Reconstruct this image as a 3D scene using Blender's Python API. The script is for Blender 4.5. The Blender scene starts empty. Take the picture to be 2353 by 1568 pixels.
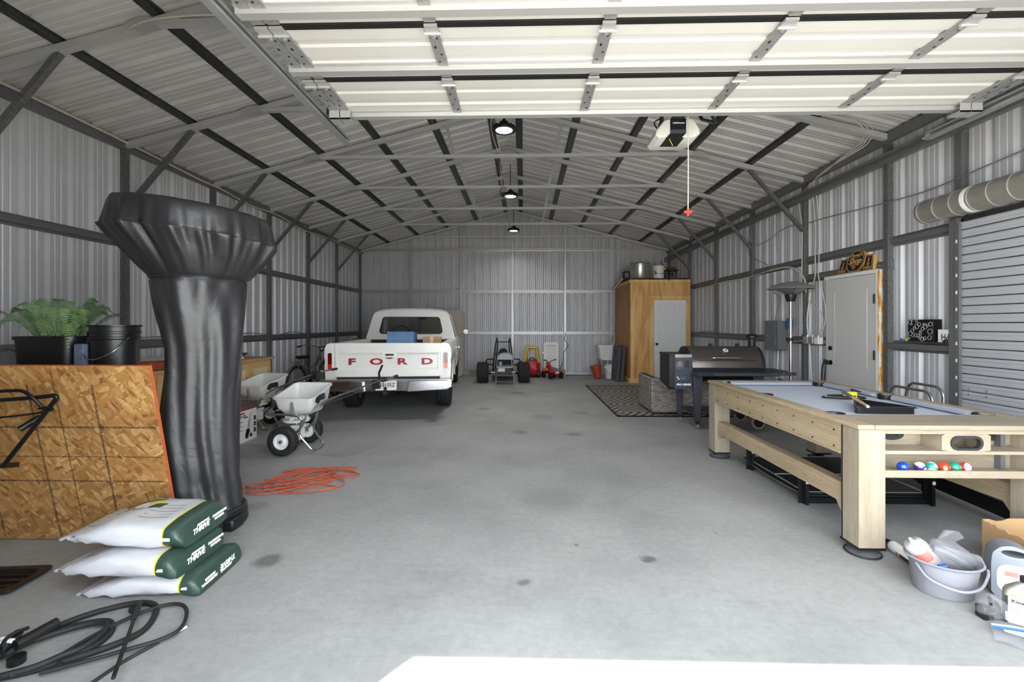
import bpy, bmesh, math, random
from mathutils import Vector, Matrix
R = math.radians
rnd = random.Random(7)
sc = bpy.context.scene
col = sc.collection

# ------------------------------------------------------------------ camera
cam_d = bpy.data.cameras.new('camera')
cam = bpy.data.objects.new('camera', cam_d)
col.objects.link(cam)
cam.location = (0, 0, 1.43)
cam.rotation_euler = (R(90), 0, R(1.45))
cam_d.sensor_width = 36
cam_d.lens = 36 * 1030 / 2353
cam_d.shift_y = -37 / 2353
cam_d.clip_start = 0.05
cam_d.clip_end = 200
sc.camera = cam

# ------------------------------------------------------------------ sky, sun, exposure
w = bpy.data.worlds.new('sky')
sc.world = w
w.use_nodes = True
bg = w.node_tree.nodes['Background']
bg.inputs['Color'].default_value = (0.86, 0.93, 1.0, 1)
bg.inputs['Strength'].default_value = 8.3
sun_d = bpy.data.lights.new('sun', 'SUN')
sun_d.energy = 24.0
sun_d.angle = R(0.6)
sun_d.color = (1, 0.96, 0.9)
sun = bpy.data.objects.new('sun', sun_d)
col.objects.link(sun)
sun.rotation_euler = Vector((1.0, 1.31, -3.02)).to_track_quat('-Z', 'Y').to_euler()
LAMP_W = 22.0
vs = sc.view_settings
vs.view_transform = 'Standard'
vs.look = 'None'
vs.exposure = 0.2
vs.gamma = 1.0
vs.use_curve_mapping = False
sc.cycles.max_bounces = 10
sc.cycles.diffuse_bounces = 6
sc.cycles.sample_clamp_indirect = 6.0

# ------------------------------------------------------------------ materials
def lin(c):
    out = []
    for v in c[:3]:
        v = v / 255.0
        out.append(v / 12.92 if v <= 0.04045 else ((v + 0.055) / 1.055) ** 2.4)
    return tuple(out) + (1.0,)

MATS = {}
def N(nt, t, **kw):
    n = nt.nodes.new(t)
    for k, v in kw.items():
        if k in ('i',):
            for a, b in v.items():
                n.inputs[a].default_value = b
        else:
            setattr(n, k, v)
    return n

def newmat(name):
    m = bpy.data.materials.new(name)
    m.use_nodes = True
    nt = m.node_tree
    b = nt.nodes['Principled BSDF']
    MATS[name] = m
    return m, nt, b

def ramp(nt, stops):
    r = nt.nodes.new('ShaderNodeValToRGB')
    el = r.color_ramp.elements
    while len(el) > 1:
        el.remove(el[0])
    el[0].position, el[0].color = stops[0]
    for p, c in stops[1:]:
        e = el.new(p)
        e.color = c
    return r

def mat(name, c, rough=0.5, metal=0.0, var=0.0, scale=6.0, bump=0.0, bscale=40.0, stretch=(1, 1, 1), emit=0.0, alpha=1.0, trans=0.0, coat=0.0, spec=0.5):
    m, nt, b = newmat(name)
    L = nt.links.new
    base = lin(c)
    b.inputs['Roughness'].default_value = rough
    b.inputs['Metallic'].default_value = metal
    b.inputs['Base Color'].default_value = base
    b.inputs['Specular IOR Level'].default_value = spec
    if coat:
        b.inputs['Coat Weight'].default_value = coat
    if emit:
        b.inputs['Emission Color'].default_value = base
        b.inputs['Emission Strength'].default_value = emit
    if alpha < 1:
        b.inputs['Alpha'].default_value = alpha
    if trans:
        b.inputs['Transmission Weight'].default_value = trans
    if var or bump:
        tc = N(nt, 'ShaderNodeTexCoord')
        mp = N(nt, 'ShaderNodeMapping', i={'Scale': stretch})
        L(tc.outputs['Object'], mp.inputs['Vector'])
    if var:
        n1 = N(nt, 'ShaderNodeTexNoise', i={'Scale': scale, 'Detail': 5.0, 'Roughness': 0.6})
        L(mp.outputs['Vector'], n1.inputs['Vector'])
        lo = tuple(max(0, v * (1 - var)) for v in base[:3]) + (1,)
        hi = tuple(min(1, v * (1 + var)) for v in base[:3]) + (1,)
        r = ramp(nt, [(0.3, lo), (0.7, hi)])
        L(n1.outputs['Fac'], r.inputs['Fac'])
        L(r.outputs['Color'], b.inputs['Base Color'])
    if bump:
        n2 = N(nt, 'ShaderNodeTexNoise', i={'Scale': bscale, 'Detail': 3.0})
        L(mp.outputs['Vector'], n2.inputs['Vector'])
        bp = N(nt, 'ShaderNodeBump', i={'Strength': bump, 'Distance': 0.01})
        L(n2.outputs['Fac'], bp.inputs['Height'])
        L(bp.outputs['Normal'], b.inputs['Normal'])
    return m

def galv(name, c, rough=0.42, metal=0.5, cell=130.0, var=0.1):
    m, nt, b = newmat(name)
    L = nt.links.new
    tc = N(nt, 'ShaderNodeTexCoord')
    v = N(nt, 'ShaderNodeTexVoronoi', i={'Scale': cell})
    L(tc.outputs['Object'], v.inputs['Vector'])
    n1 = N(nt, 'ShaderNodeTexNoise', i={'Scale': 2.0, 'Detail': 4.0})
    L(tc.outputs['Object'], n1.inputs['Vector'])
    mx = N(nt, 'ShaderNodeMix', data_type='FLOAT', i={0: 0.45})
    sep = N(nt, 'ShaderNodeSeparateColor')
    L(v.outputs['Color'], sep.inputs[0])
    L(sep.outputs[0], mx.inputs[2])
    L(n1.outputs['Fac'], mx.inputs[3])
    base = lin(c)
    lo = tuple(x * (1 - var) for x in base[:3]) + (1,)
    hi = tuple(min(1, x * (1 + var)) for x in base[:3]) + (1,)
    r = ramp(nt, [(0.2, lo), (0.8, hi)])
    L(mx.outputs[0], r.inputs['Fac'])
    L(r.outputs['Color'], b.inputs['Base Color'])
    b.inputs['Roughness'].default_value = rough
    b.inputs['Metallic'].default_value = metal
    return m

def wood(name, c1, c2, scale=3.0, axis=0, rough=0.5, dist=4.0, rings='BANDS', bump=0.05):
    """grain running along an axis of the object's own space"""
    m, nt, b = newmat(name)
    L = nt.links.new
    tc = N(nt, 'ShaderNodeTexCoord')
    st = [14.0, 14.0, 14.0]
    st[axis] = 1.0
    mp = N(nt, 'ShaderNodeMapping', i={'Scale': tuple(st)})
    L(tc.outputs['Object'], mp.inputs['Vector'])
    n1 = N(nt, 'ShaderNodeTexNoise', i={'Scale': scale, 'Detail': 8.0, 'Roughness': 0.65, 'Distortion': dist})
    L(mp.outputs['Vector'], n1.inputs['Vector'])
    n2 = N(nt, 'ShaderNodeTexNoise', i={'Scale': scale * 0.35, 'Detail': 3.0})
    L(mp.outputs['Vector'], n2.inputs['Vector'])
    mx = N(nt, 'ShaderNodeMix', data_type='FLOAT', i={0: 0.4})
    L(n1.outputs['Fac'], mx.inputs[2])
    L(n2.outputs['Fac'], mx.inputs[3])
    r = ramp(nt, [(0.32, lin(c1)), (0.62, lin(c2))])
    L(mx.outputs[0], r.inputs['Fac'])
    L(r.outputs['Color'], b.inputs['Base Color'])
    b.inputs['Roughness'].default_value = rough
    bp = N(nt, 'ShaderNodeBump', i={'Strength': bump, 'Distance': 0.005})
    L(n1.outputs['Fac'], bp.inputs['Height'])
    L(bp.outputs['Normal'], b.inputs['Normal'])
    return m

# ------------------------------------------------------------------ mesh builder
def catmull(pts, k=6, closed=False):
    P = [Vector(p) for p in pts]
    n = len(P)
    out = []
    rng = range(n) if closed else range(n - 1)
    for i in rng:
        p1, p2 = P[i], P[(i + 1) % n]
        p0 = P[i - 1] if (i > 0 or closed) else p1 * 2 - p2
        p3 = P[(i + 2) % n] if (i + 2 < n or closed) else p2 * 2 - p1
        for j in range(k):
            t = j / k
            out.append(0.5 * ((2 * p1) + (p2 - p0) * t + (2 * p0 - 5 * p1 + 4 * p2 - p3) * t * t + (3 * p1 - p0 - 3 * p2 + p3) * t ** 3))
    if not closed:
        out.append(P[-1])
    return out

def fillet(pts, r, k=5, closed=False):
    """round the corners of a polyline"""
    P = [Vector(p) for p in pts]
    n = len(P)
    out = []
    for i in range(n):
        if not closed and i in (0, n - 1):
            out.append(P[i]); continue
        a, p, c = P[i - 1], P[i], P[(i + 1) % n]
        d1 = (a - p); d2 = (c - p)
        rr = min(r, d1.length * 0.48, d2.length * 0.48)
        s, e = p + d1.normalized() * rr, p + d2.normalized() * rr
        for j in range(k + 1):
            t = j / k
            out.append(s * (1 - t) ** 2 + p * 2 * t * (1 - t) + e * t * t)
    return out

class MB:
    def __init__(s):
        s.v = []; s.f = []; s.mi = []; s.cur = 0
    def add(s, vs, fs):
        o = len(s.v)
        s.v += [tuple(v) for v in vs]
        for f in fs:
            s.f.append(tuple(i + o for i in f)); s.mi.append(s.cur)
        return s
    def box(s, x0, x1, y0, y1, z0, z1, M=None):
        vs = [Vector((x, y, z)) for z in (z0, z1) for y in (y0, y1) for x in (x0, x1)]
        if M is not None:
            vs = [M @ v for v in vs]
        return s.add(vs, [(0, 2, 3, 1), (4, 5, 7, 6), (0, 1, 5, 4), (2, 6, 7, 3), (0, 4, 6, 2), (1, 3, 7, 5)])
    def beam(s, p, q, w, h, up=(0, 0, 1)):
        p, q = Vector(p), Vector(q)
        d = (q - p).normalized()
        up = Vector(up)
        if abs(d.dot(up)) > 0.99:
            up = Vector((0, 1, 0))
        x = d.cross(up).normalized(); z = x.cross(d)
        vs = []
        for b in (p, q):
            for a, c in ((-1, -1), (1, -1), (1, 1), (-1, 1)):
                vs.append(b + x * (a * w / 2) + z * (c * h / 2))
        return s.add(vs, [(3, 2, 1, 0), (4, 5, 6, 7), (0, 1, 5, 4), (1, 2, 6, 5), (2, 3, 7, 6), (3, 0, 4, 7)])
    def loft(s, rings, caps=True, closed=True):
        """rings: equal-length lists of points"""
        o = len(s.v)
        n = len(rings[0])
        vs = [p for r in rings for p in r]
        fs = []
        for i in range(len(rings) - 1):
            for j in range(n if closed else n - 1):
                a = i * n + j; b = i * n + (j + 1) % n
                fs.append((a, b, b + n, a + n))
        if caps and closed:
            fs.append(tuple(range(n))[::-1])
            fs.append(tuple((len(rings) - 1) * n + j for j in range(n)))
        return s.add(vs, fs)
    def cyl(s, p, q, r, r2=None, n=14, caps=True):
        r2 = r if r2 is None else r2
        p, q = Vector(p), Vector(q)
        d = (q - p).normalized()
        u = d.orthogonal().normalized(); v = d.cross(u)
        rg = []
        for b, rr in ((p, r), (q, r2)):
            rg.append([b + (u * math.cos(2 * math.pi * k / n) + v * math.sin(2 * math.pi * k / n)) * rr for k in range(n)])
        return s.loft(rg, caps)
    def tube(s, pts, r, n=8, closed=False, k=0, caps=True):
        P = catmull(pts, k, closed) if k else [Vector(p) for p in pts]
        m = len(P)
        rg = []
        u = None
        for i in range(m):
            if closed:
                d = P[(i + 1) % m] - P[i - 1]
            else:
                d = P[min(i + 1, m - 1)] - P[max(i - 1, 0)]
            if d.length < 1e-9:
                d = Vector((0, 0, 1))
            d.normalize()
            if u is None:
                u = d.orthogonal().normalized()
            else:
                u = (u - d * u.dot(d))
                u = u.normalized() if u.length > 1e-6 else d.orthogonal().normalized()
            v = d.cross(u)
            rr = r(i / (m - 1)) if callable(r) else r
            rg.append([P[i] + (u * math.cos(2 * math.pi * j / n) + v * math.sin(2 * math.pi * j / n)) * rr for j in range(n)])
        if closed:
            rg.append(rg[0])
            return s.loft(rg, False)
        return s.loft(rg, caps)
    def lathe(s, prof, n=24, M=None, caps=False):
        """profile of (radius, z) about z"""
        rg = []
        for r, z in prof:
            ring = [Vector((r * math.cos(2 * math.pi * k / n), r * math.sin(2 * math.pi * k / n), z)) for k in range(n)]
            if M is not None:
                ring = [M @ p for p in ring]
            rg.append(ring)
        return s.loft(rg, caps)
    def prism(s, poly, a0, a1, axis='y'):
        def P(u, v, a):
            return {'y': (u, a, v), 'x': (a, u, v), 'z': (u, v, a)}[axis]
        return s.loft([[P(u, v, a0) for u, v in poly], [P(u, v, a1) for u, v in poly]])
    def plate(s, outer, inner, a0, a1, axis='y'):
        """plate with a hole: outer and inner loops of equal count"""
        def P(u, v, a):
            return {'y': (u, a, v), 'x': (a, u, v), 'z': (u, v, a)}[axis]
        rg = [[P(u, v, a) for u, v in lp] for lp, a in ((outer, a0), (outer, a1), (inner, a1), (inner, a0))]
        rg.append(rg[0])
        return s.loft(rg, False)
    def ball(s, c, r, n=16, m=10, sc3=(1, 1, 1)):
        c = Vector(c)
        rg = []
        for i in range(m + 1):
            th = math.pi * i / m
            rr = max(math.sin(th), 1e-4)
            rg.append([c + Vector((rr * math.cos(2 * math.pi * k / n) * sc3[0], rr * math.sin(2 * math.pi * k / n) * sc3[1], -math.cos(th) * sc3[2])) * r for k in range(n)])
        return s.loft(rg, False)
    def torus(s, c, R_, r, axis='y', n=28, m=10, sc=(1, 1)):
        c = Vector(c)
        rg = []
        for i in range(n):
            a = 2 * math.pi * i / n
            ring = []
            for j in range(m):
                b = 2 * math.pi * j / m
                rad = R_ + r * math.cos(b) * sc[0]
                off = r * math.sin(b) * sc[1]
                p = {'y': (rad * math.cos(a), off, rad * math.sin(a)), 'x': (off, rad * math.cos(a), rad * math.sin(a)), 'z': (rad * math.cos(a), rad * math.sin(a), off)}[axis]
                ring.append(c + Vector(p))
            rg.append(ring)
        rg.append(rg[0])
        return s.loft(rg, False)
    def xf(s, M):
        s.v = [tuple(M @ Vector(v)) for v in s.v]
        return s
    def mesh(s, name, mats, smooth=True, ang=38, fix=True):
        me = bpy.data.meshes.new(name)
        me.from_pydata(s.v, [], s.f)
        if not isinstance(mats, (list, tuple)):
            mats = [mats]
        for m in mats:
            me.materials.append(MATS[m] if isinstance(m, str) else m)
        me.polygons.foreach_set('material_index', s.mi)
        if fix:
            bm = bmesh.new(); bm.from_mesh(me)
            bmesh.ops.recalc_face_normals(bm, faces=bm.faces)
            bm.to_mesh(me); bm.free()
        if smooth:
            me.polygons.foreach_set('use_smooth', [True] * len(me.polygons))
            me.set_sharp_from_angle(angle=R(ang))
        me.update()
        return me
    def build(s, name, mats, parent=None, smooth=True, bevel=0.0, ang=38, loc=None, subd=0):
        o = bpy.data.objects.new(name, s.mesh(name, mats, smooth, ang))
        col.objects.link(o)
        if parent is not None:
            o.parent = parent
        if loc is not None:
            o.location = loc
        if bevel:
            md = o.modifiers.new('bevel', 'BEVEL')
            md.width = bevel; md.segments = 2; md.limit_method = 'ANGLE'; md.angle_limit = R(40)
            md.harden_normals = False
        if subd:
            md = o.modifiers.new('subd', 'SUBSURF'); md.levels = subd; md.render_levels = subd
        return o

def tag(o, label=None, cat=None, group=None, kind=None):
    if label: o['label'] = label
    if cat: o['category'] = cat
    if group: o['group'] = group
    if kind: o['kind'] = kind
    return o

def thing(name, label, cat, loc=(0, 0, 0), rz=0.0, group=None, kind=None):
    o = bpy.data.objects.new(name, None)
    col.objects.link(o)
    o.empty_display_size = 0.1
    o.location = loc
    o.rotation_euler = (0, 0, R(rz))
    return tag(o, label, cat, group, kind)

def copy_tree(o, parent=None):
    c = o.copy()
    col.objects.link(c)
    c.parent = parent
    for ch in list(o.children):
        copy_tree(ch, c)
    return c

def inst(o, loc, parent=None, rot=None):
    """a copy of one mesh object that shares its mesh"""
    c = o.copy()
    col.objects.link(c)
    c.location = loc
    if parent is not None:
        c.parent = parent
    if rot is not None:
        c.rotation_euler = rot
    return c

def text(s, name, mat_, parent, M, size=0.1, ext=0.001, align='CENTER', sx=1.0, shear=0.0, bold=0.0, sp=1.0):
    """flat lettering as a mesh part; M places its x-y plane"""
    cu = bpy.data.curves.new(name, 'FONT')
    cu.body = s; cu.size = size; cu.extrude = ext; cu.align_x = align; cu.align_y = 'CENTER'
    cu.shear = shear; cu.offset = bold; cu.space_character = sp
    cu.resolution_u = 3
    to = bpy.data.objects.new('tmp', cu)
    col.objects.link(to)
    dg = bpy.context.evaluated_depsgraph_get()
    me = bpy.data.meshes.new_from_object(to.evaluated_get(dg))
    bpy.data.objects.remove(to); bpy.data.curves.remove(cu)
    me.transform(M @ Matrix.Diagonal((sx, 1, 1, 1)))
    me.materials.clear()
    me.materials.append(MATS[mat_])
    me.name = name
    o = bpy.data.objects.new(name, me)
    col.objects.link(o)
    o.parent = parent
    return o

def frameM(o, x, y):
    """matrix with local x along x, local y along y, at o"""
    x = Vector(x).normalized(); y = Vector(y)
    y = (y - x * y.dot(x)).normalized(); z = x.cross(y)
    return Matrix(((x.x, y.x, z.x, o[0]), (x.y, y.y, z.y, o[1]), (x.z, y.z, z.z, o[2]), (0, 0, 0, 1)))

def rrect(cx, cy, w_, h_, r, k=5):
    """rounded rectangle loop"""
    out = []
    for (sx, sy, a0) in ((1, 1, 0), (-1, 1, 90), (-1, -1, 180), (1, -1, 270)):
        for j in range(k + 1):
            a = R(a0 + 90 * j / k)
            out.append((cx + sx * (w_ / 2 - r) + r * math.cos(a), cy + sy * (h_ / 2 - r) + r * math.sin(a)))
    return out

def circ(cx, cy, r, n=24, ry=None):
    ry = r if ry is None else ry
    return [(cx + r * math.cos(2 * math.pi * k / n), cy + ry * math.sin(2 * math.pi * k / n)) for k in range(n)]

# ------------------------------------------------------------------ base materials
galv('galvanized steel', (150, 150, 149), metal=0.4)
galv('tie galvanized', (186, 186, 184), rough=0.4, metal=0.2, cell=140, var=0.06)
galv('spangled steel', (106, 106, 106), rough=0.4, metal=0.35, cell=70, var=0.28)
galv('dark galvanized', (74, 74, 74), rough=0.4, metal=0.5, cell=60, var=0.35)
galv('bright galvanized', (178, 178, 176), rough=0.36, metal=0.4, cell=160, var=0.04)
mat('wall sheet', (188, 188, 191), 0.42, 0.1, 0.07, 1.3)
mat('roof sheet', (198, 196, 193), 0.42, 0.1, 0.1, 1.5)
mat('door white', (200, 198, 192), 0.4, 0, 0.02)
mat('white paint', (224, 224, 222), 0.4)
mat('black rubber', (26, 26, 27), 0.7, 0, 0.2, 30, 0.2, 60)
mat('black plastic', (22, 22, 24), 0.38, 0, 0.1, 10)
mat('black metal', (24, 24, 26), 0.4, 0.3)
mat('chrome', (205, 205, 208), 0.13, 1.0)
mat('steel tube', (165, 165, 165), 0.25, 0.9)
mat('white plastic', (222, 222, 218), 0.42, 0, 0.05, 6)
mat('cable cream', (196, 190, 176), 0.5)
mat('cable grey', (120, 120, 120), 0.5)
mat('cable black', (24, 24, 24), 0.5)

def concrete():
    m, nt, b = newmat('concrete')
    L = nt.links.new
    tc = N(nt, 'ShaderNodeTexCoord')
    big = N(nt, 'ShaderNodeTexNoise', i={'Scale': 0.9, 'Detail': 8.0, 'Roughness': 0.62})
    fine = N(nt, 'ShaderNodeTexNoise', i={'Scale': 22.0, 'Detail': 8.0, 'Roughness': 0.75})
    mp = N(nt, 'ShaderNodeMapping', i={'Rotation': (0, 0, 0.5), 'Scale': (1.4, 9.0, 1.0)})
    trow = N(nt, 'ShaderNodeTexNoise', i={'Scale': 2.6, 'Detail': 6.0, 'Roughness': 0.7, 'Distortion': 1.0})
    L(tc.outputs['Object'], mp.inputs['Vector'])
    L(mp.outputs['Vector'], trow.inputs['Vector'])
    for n in (big, fine):
        L(tc.outputs['Object'], n.inputs['Vector'])
    r1 = ramp(nt, [(0.3, lin((130, 130, 129))), (0.5, lin((147, 147, 145))), (0.72, lin((160, 159, 156)))])
    L(big.outputs['Fac'], r1.inputs['Fac'])
    r2 = ramp(nt, [(0.32, (0.82, 0.82, 0.82, 1)), (0.62, (1.06, 1.06, 1.06, 1))])
    L(fine.outputs['Fac'], r2.inputs['Fac'])
    r3 = ramp(nt, [(0.34, (0.80, 0.80, 0.80, 1)), (0.46, (1, 1, 1, 1))])
    L(trow.outputs['Fac'], r3.inputs['Fac'])
    def mul(a, c, f=1.0):
        mx = N(nt, 'ShaderNodeMix', data_type='RGBA', blend_type='MULTIPLY', i={0: f})
        L(a, mx.inputs[6]); L(c, mx.inputs[7])
        return mx.outputs[2]
    out = mul(mul(r1.outputs['Color'], r2.outputs['Color'], 0.8), r3.outputs['Color'], 0.4)
    # scattered drips
    vo = N(nt, 'ShaderNodeTexVoronoi', i={'Scale': 2.1, 'Randomness': 1.0})
    dist = N(nt, 'ShaderNodeTexNoise', i={'Scale': 12.0})
    L(tc.outputs['Object'], dist.inputs['Vector'])
    mxv = N(nt, 'ShaderNodeMix', data_type='VECTOR', i={0: 0.06})
    L(tc.outputs['Object'], mxv.inputs[4]); L(dist.outputs['Color'], mxv.inputs[5])
    L(mxv.outputs[1], vo.inputs['Vector'])
    r4 = ramp(nt, [(0.03, (0.45, 0.45, 0.45, 1)), (0.055, (1, 1, 1, 1))])
    L(vo.outputs['Distance'], r4.inputs['Fac'])
    out = mul(out, r4.outputs['Color'], 0.8)
    # single oil stains
    for (x, y, rad, k) in [(-0.02, 5.65, 0.14, 0.62), (0.65, 5.55, 0.13, 0.62), (-1.42, 2.55, 0.10, 0.5), (0.75, 2.62, 0.05, 0.45), (0.03, 2.37, 0.045, 0.5), (-0.1, 8.9, 0.2, 0.6), (-1.25, 6.3, 0.13, 0.5), (0.9, 6.9, 0.16, 0.7), (0.3, 6.6, 0.22, 0.75), (-1.95, 3.3, 0.12, 0.75), (-0.6, 7.2, 0.13, 0.6), (0.25, 3.5, 0.3, 0.8)]:
        vm = N(nt, 'ShaderNodeVectorMath', operation='DISTANCE')
        vm.inputs[1].default_value = (x, y, 0.06 * 0.5)
        L(mxv.outputs[1], vm.inputs[0])
        r = ramp(nt, [(rad * 0.45, (k, k, k, 1)), (rad, (1, 1, 1, 1))])
        L(vm.outputs['Value'], r.inputs['Fac'])
        out = mul(out, r.outputs['Color'])
    L(out, b.inputs['Base Color'])
    b.inputs['Roughness'].default_value = 0.62
    bp = N(nt, 'ShaderNodeBump', i={'Strength': 0.15, 'Distance': 0.01})
    L(fine.outputs['Fac'], bp.inputs['Height'])
    L(bp.outputs['Normal'], b.inputs['Normal'])
concrete()
mat('drive', (176, 172, 164), 0.8, 0, 0.1, 3)

# ------------------------------------------------------------------ shell
XL, XR, YB, YF = -4.76, 4.18, 13.03, 0.70
XC = (XL + XR) / 2
EAVE, SL = 3.62, 0.253
PEAK = EAVE + SL * (XR - XL) / 2
def roof_z(x):
    return EAVE + SL * ((x - XL) if x < XC else (XR - x))

f = MB(); f.box(XL - 0.1, XR + 0.1, YF - 0.2, YB + 0.1, -0.15, 0.0)
floor = tag(f.build('floor', 'concrete', smooth=False), 'grey stained concrete slab floor', kind='structure')
f = MB(); f.box(-30, 30, -40, YF - 0.2, -0.2, -0.02)
tag(f.build('ground', 'drive', smooth=False), 'pale driveway outside the open door', kind='structure')

PW = 0.9144
def profile():
    pts = [(0, 0)]
    p = PW / 4
    for k in range(4):
        c = p * (k + 0.5)
        for a, d in ((-0.1, 0.0),):
            pass
        for u, d in ((-0.092, 0), (-0.083, 0.006), (-0.074, 0), (-0.04, 0), (-0.016, 0.032), (0.016, 0.032), (0.04, 0), (0.074, 0), (0.083, 0.006), (0.092, 0)):
            pts.append((c + u, d))
    pts.append((PW, 0))
    return pts
PROF = profile()

def wall_panel_mesh(name, z0, ztop):
    """sheet standing in x-z, ribs pushed out to +y; ztop(u)"""
    b = MB()
    n = len(PROF)
    vs = [(u, d, z0) for u, d in PROF] + [(u, d, ztop(u)) for u, d in PROF]
    b.add(vs, [(i, i + 1, n + i + 1, n + i) for i in range(n - 1)])
    return b

def hat(b, p, q, wdt, dep, out):
    """hat channel from p to q; 'out' points from the sheet into the room"""
    p, q, out = Vector(p), Vector(q), Vector(out).normalized()
    d = (q - p).normalized(); s = d.cross(out)
    prof = [(-wdt * 0.95, 0.0), (-wdt * 0.95, 0.004), (-wdt * 0.55, 0.006), (-wdt * 0.42, dep), (wdt * 0.42, dep), (wdt * 0.55, 0.006), (wdt * 0.95, 0.004), (wdt * 0.95, 0.0)]
    b.loft([[e + s * a + out * c for a, c in prof] for e in (p, q)])

# left wall
b = MB(); b.box(XL - 0.08, XL - 0.045, YF, YB, 0, EAVE + 0.075)  # thin backing slab, added unseen behind the ribbed sheets to block light
wall_left = tag(b.build('wall_left', 'wall sheet', smooth=False), 'ribbed grey metal side wall behind the workbench', kind='structure')
n_side = 14
m0 = wall_panel_mesh('panel', 0.0, lambda u: EAVE).build('panel', 'wall sheet', wall_left, smooth=False)
m0.rotation_euler = (0, 0, R(90)); m0.location = (XL, YF - 0.35, 0)
for k in range(1, n_side):
    inst(m0, (XL, YF - 0.35 + PW * k, 0), wall_left)
# right wall
b = MB(); b.box(XR + 0.045, XR + 0.08, YF, YB, 0, EAVE + 0.075)  # added backing slab outside the sheets, out of view, keeps light out
wall_right = tag(b.build('wall_right', 'wall sheet', smooth=False), 'ribbed grey metal side wall with the roll-up door', kind='structure')
for k in range(n_side):
    c = inst(m0, (XR, YF - 0.35 + PW * (k + 1), 0), wall_right, (0, 0, R(-90)))
# back wall
b = MB(); b.prism([(XL - 0.08, 0), (XR + 0.08, 0), (XR + 0.08, EAVE), (XC, PEAK), (XL - 0.08, EAVE)], YB + 0.045, YB + 0.08)  # gable-shaped backing added behind the sheets against light leaks, never seen
wall_back = tag(b.build('wall_back', 'wall sheet', smooth=False), 'ribbed grey metal gable wall at the far end', kind='structure')
x = XL
while x < XR - 0.02:
    pm = wall_panel_mesh('panel', 0.0, lambda u, x=x: roof_z(x + u))
    if x + PW > XR:
        pm.v = [(min(v[0], XR - x), v[1], v[2] if v[0] <= XR - x else (EAVE if v[2] > 0 else 0)) for v in pm.v]
    pm.build('panel', 'wall sheet', wall_back, smooth=False, loc=(x, YB, 0))
    x += PW
# front wall around the opening
DX0, DX1, DZ = -1.47, 3.36, 3.02
b = MB()
b.box(XL - 0.08, DX0, YF - 0.1, YF, 0, EAVE); b.box(DX1, XR + 0.08, YF - 0.1, YF, 0, EAVE)
b.box(DX0, DX1, YF - 0.1, YF, DZ, EAVE)
b.prism([(XL - 0.08, EAVE), (XR + 0.08, EAVE), (XC, PEAK)], YF - 0.1, YF)
tag(b.build('wall_front', 'wall sheet', smooth=False), 'grey metal front wall around the wide door opening', kind='structure')

# roof: 'ceiling' with one sheet per panel and its purlins
b = MB()
o_ = 0.06
b.prism([(XL - 0.3, EAVE + o_ - 0.3 * SL), (XC, PEAK + o_), (XR + 0.3, EAVE + o_ - 0.3 * SL), (XR + 0.3, EAVE + o_ + 0.03 - 0.3 * SL), (XC, PEAK + o_ + 0.03), (XL - 0.3, EAVE + o_ + 0.03 - 0.3 * SL)], YF - 0.4, YB + 0.3)  # unseen sloped slabs added above the roof sheets to stop light leaking in
ceiling = tag(b.build('ceiling', 'roof sheet', smooth=False), 'pitched roof of ribbed grey metal sheets', kind='structure')
for side in (-1, 1):
    xe = XL if side < 0 else XR
    b = MB(); n = len(PROF)
    up = Vector((side * -SL * -1, 0, 1)) if False else Vector((-side * -SL, 0, 1))
    vs = []
    for (xx, zz) in ((xe, EAVE + 0.005), (XC, PEAK + 0.005)):
        for u, d in PROF:
            vs.append((xx, u, zz + d))
    b.add(vs, [(i, i + 1, n + i + 1, n + i) for i in range(n - 1)])
    p0 = b.build('panel', 'roof sheet', ceiling, smooth=False, loc=(0, YF - 0.35, 0))
    for k in range(1, n_side):
        inst(p0, (0, YF - 0.35 + PW * k, 0), ceiling)
PURL = [0.22, 1.075, 1.93, 2.785, 3.64]
for side in (-1, 1):
    for dx in PURL:
        xx = XC + side * dx
        nrm = Vector((side * -SL, 0, -1)).normalized()
        b = MB()
        hat(b, (0, YF, 0), (0, YB, 0), 0.062, 0.036, nrm)
        # screw dimples along the flange
        for k in range(54):
            yy = YF + 0.12 + k * 0.2286
            if yy < YB and yy > 3.0:
                b.box(-0.052, -0.044, yy, yy + 0.008, -0.008, -0.004)
        b.build('purlin', 'dark galvanized', ceiling, smooth=False, loc=(xx, 0, roof_z(xx) + 0.003))
# side girts
def girt(parent, p, q, out, m='galvanized steel', h=0.062, dep=0.045, name='girt'):
    b = MB()
    p, q, out = Vector(p), Vector(q), Vector(out)
    hat(b, p, q, h, dep, out)
    return b.build(name, m, parent, smooth=False)
galv('mid galvanized', (112, 112, 112), rough=0.42, metal=0.35)
for z in (1.19, 2.41):
    girt(wall_left, (XL, YF, z), (XL, YB, z), (1, 0, 0), 'mid galvanized')
girt(wall_right, (XR, 4.42, 2.37), (XR, YB, 2.37), (-1, 0, 0), 'mid galvanized')
girt(wall_right, (XR, 4.42, 1.20), (XR, 5.16, 1.20), (-1, 0, 0), 'mid galvanized', dep=0.07)
girt(wall_right, (XR, 6.24, 1.20), (XR, YB, 1.20), (-1, 0, 0), 'mid galvanized')
girt(wall_right, (XR, 5.16, 2.11), (XR, 6.68, 2.11), (-1, 0, 0), 'mid galvanized')
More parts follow.
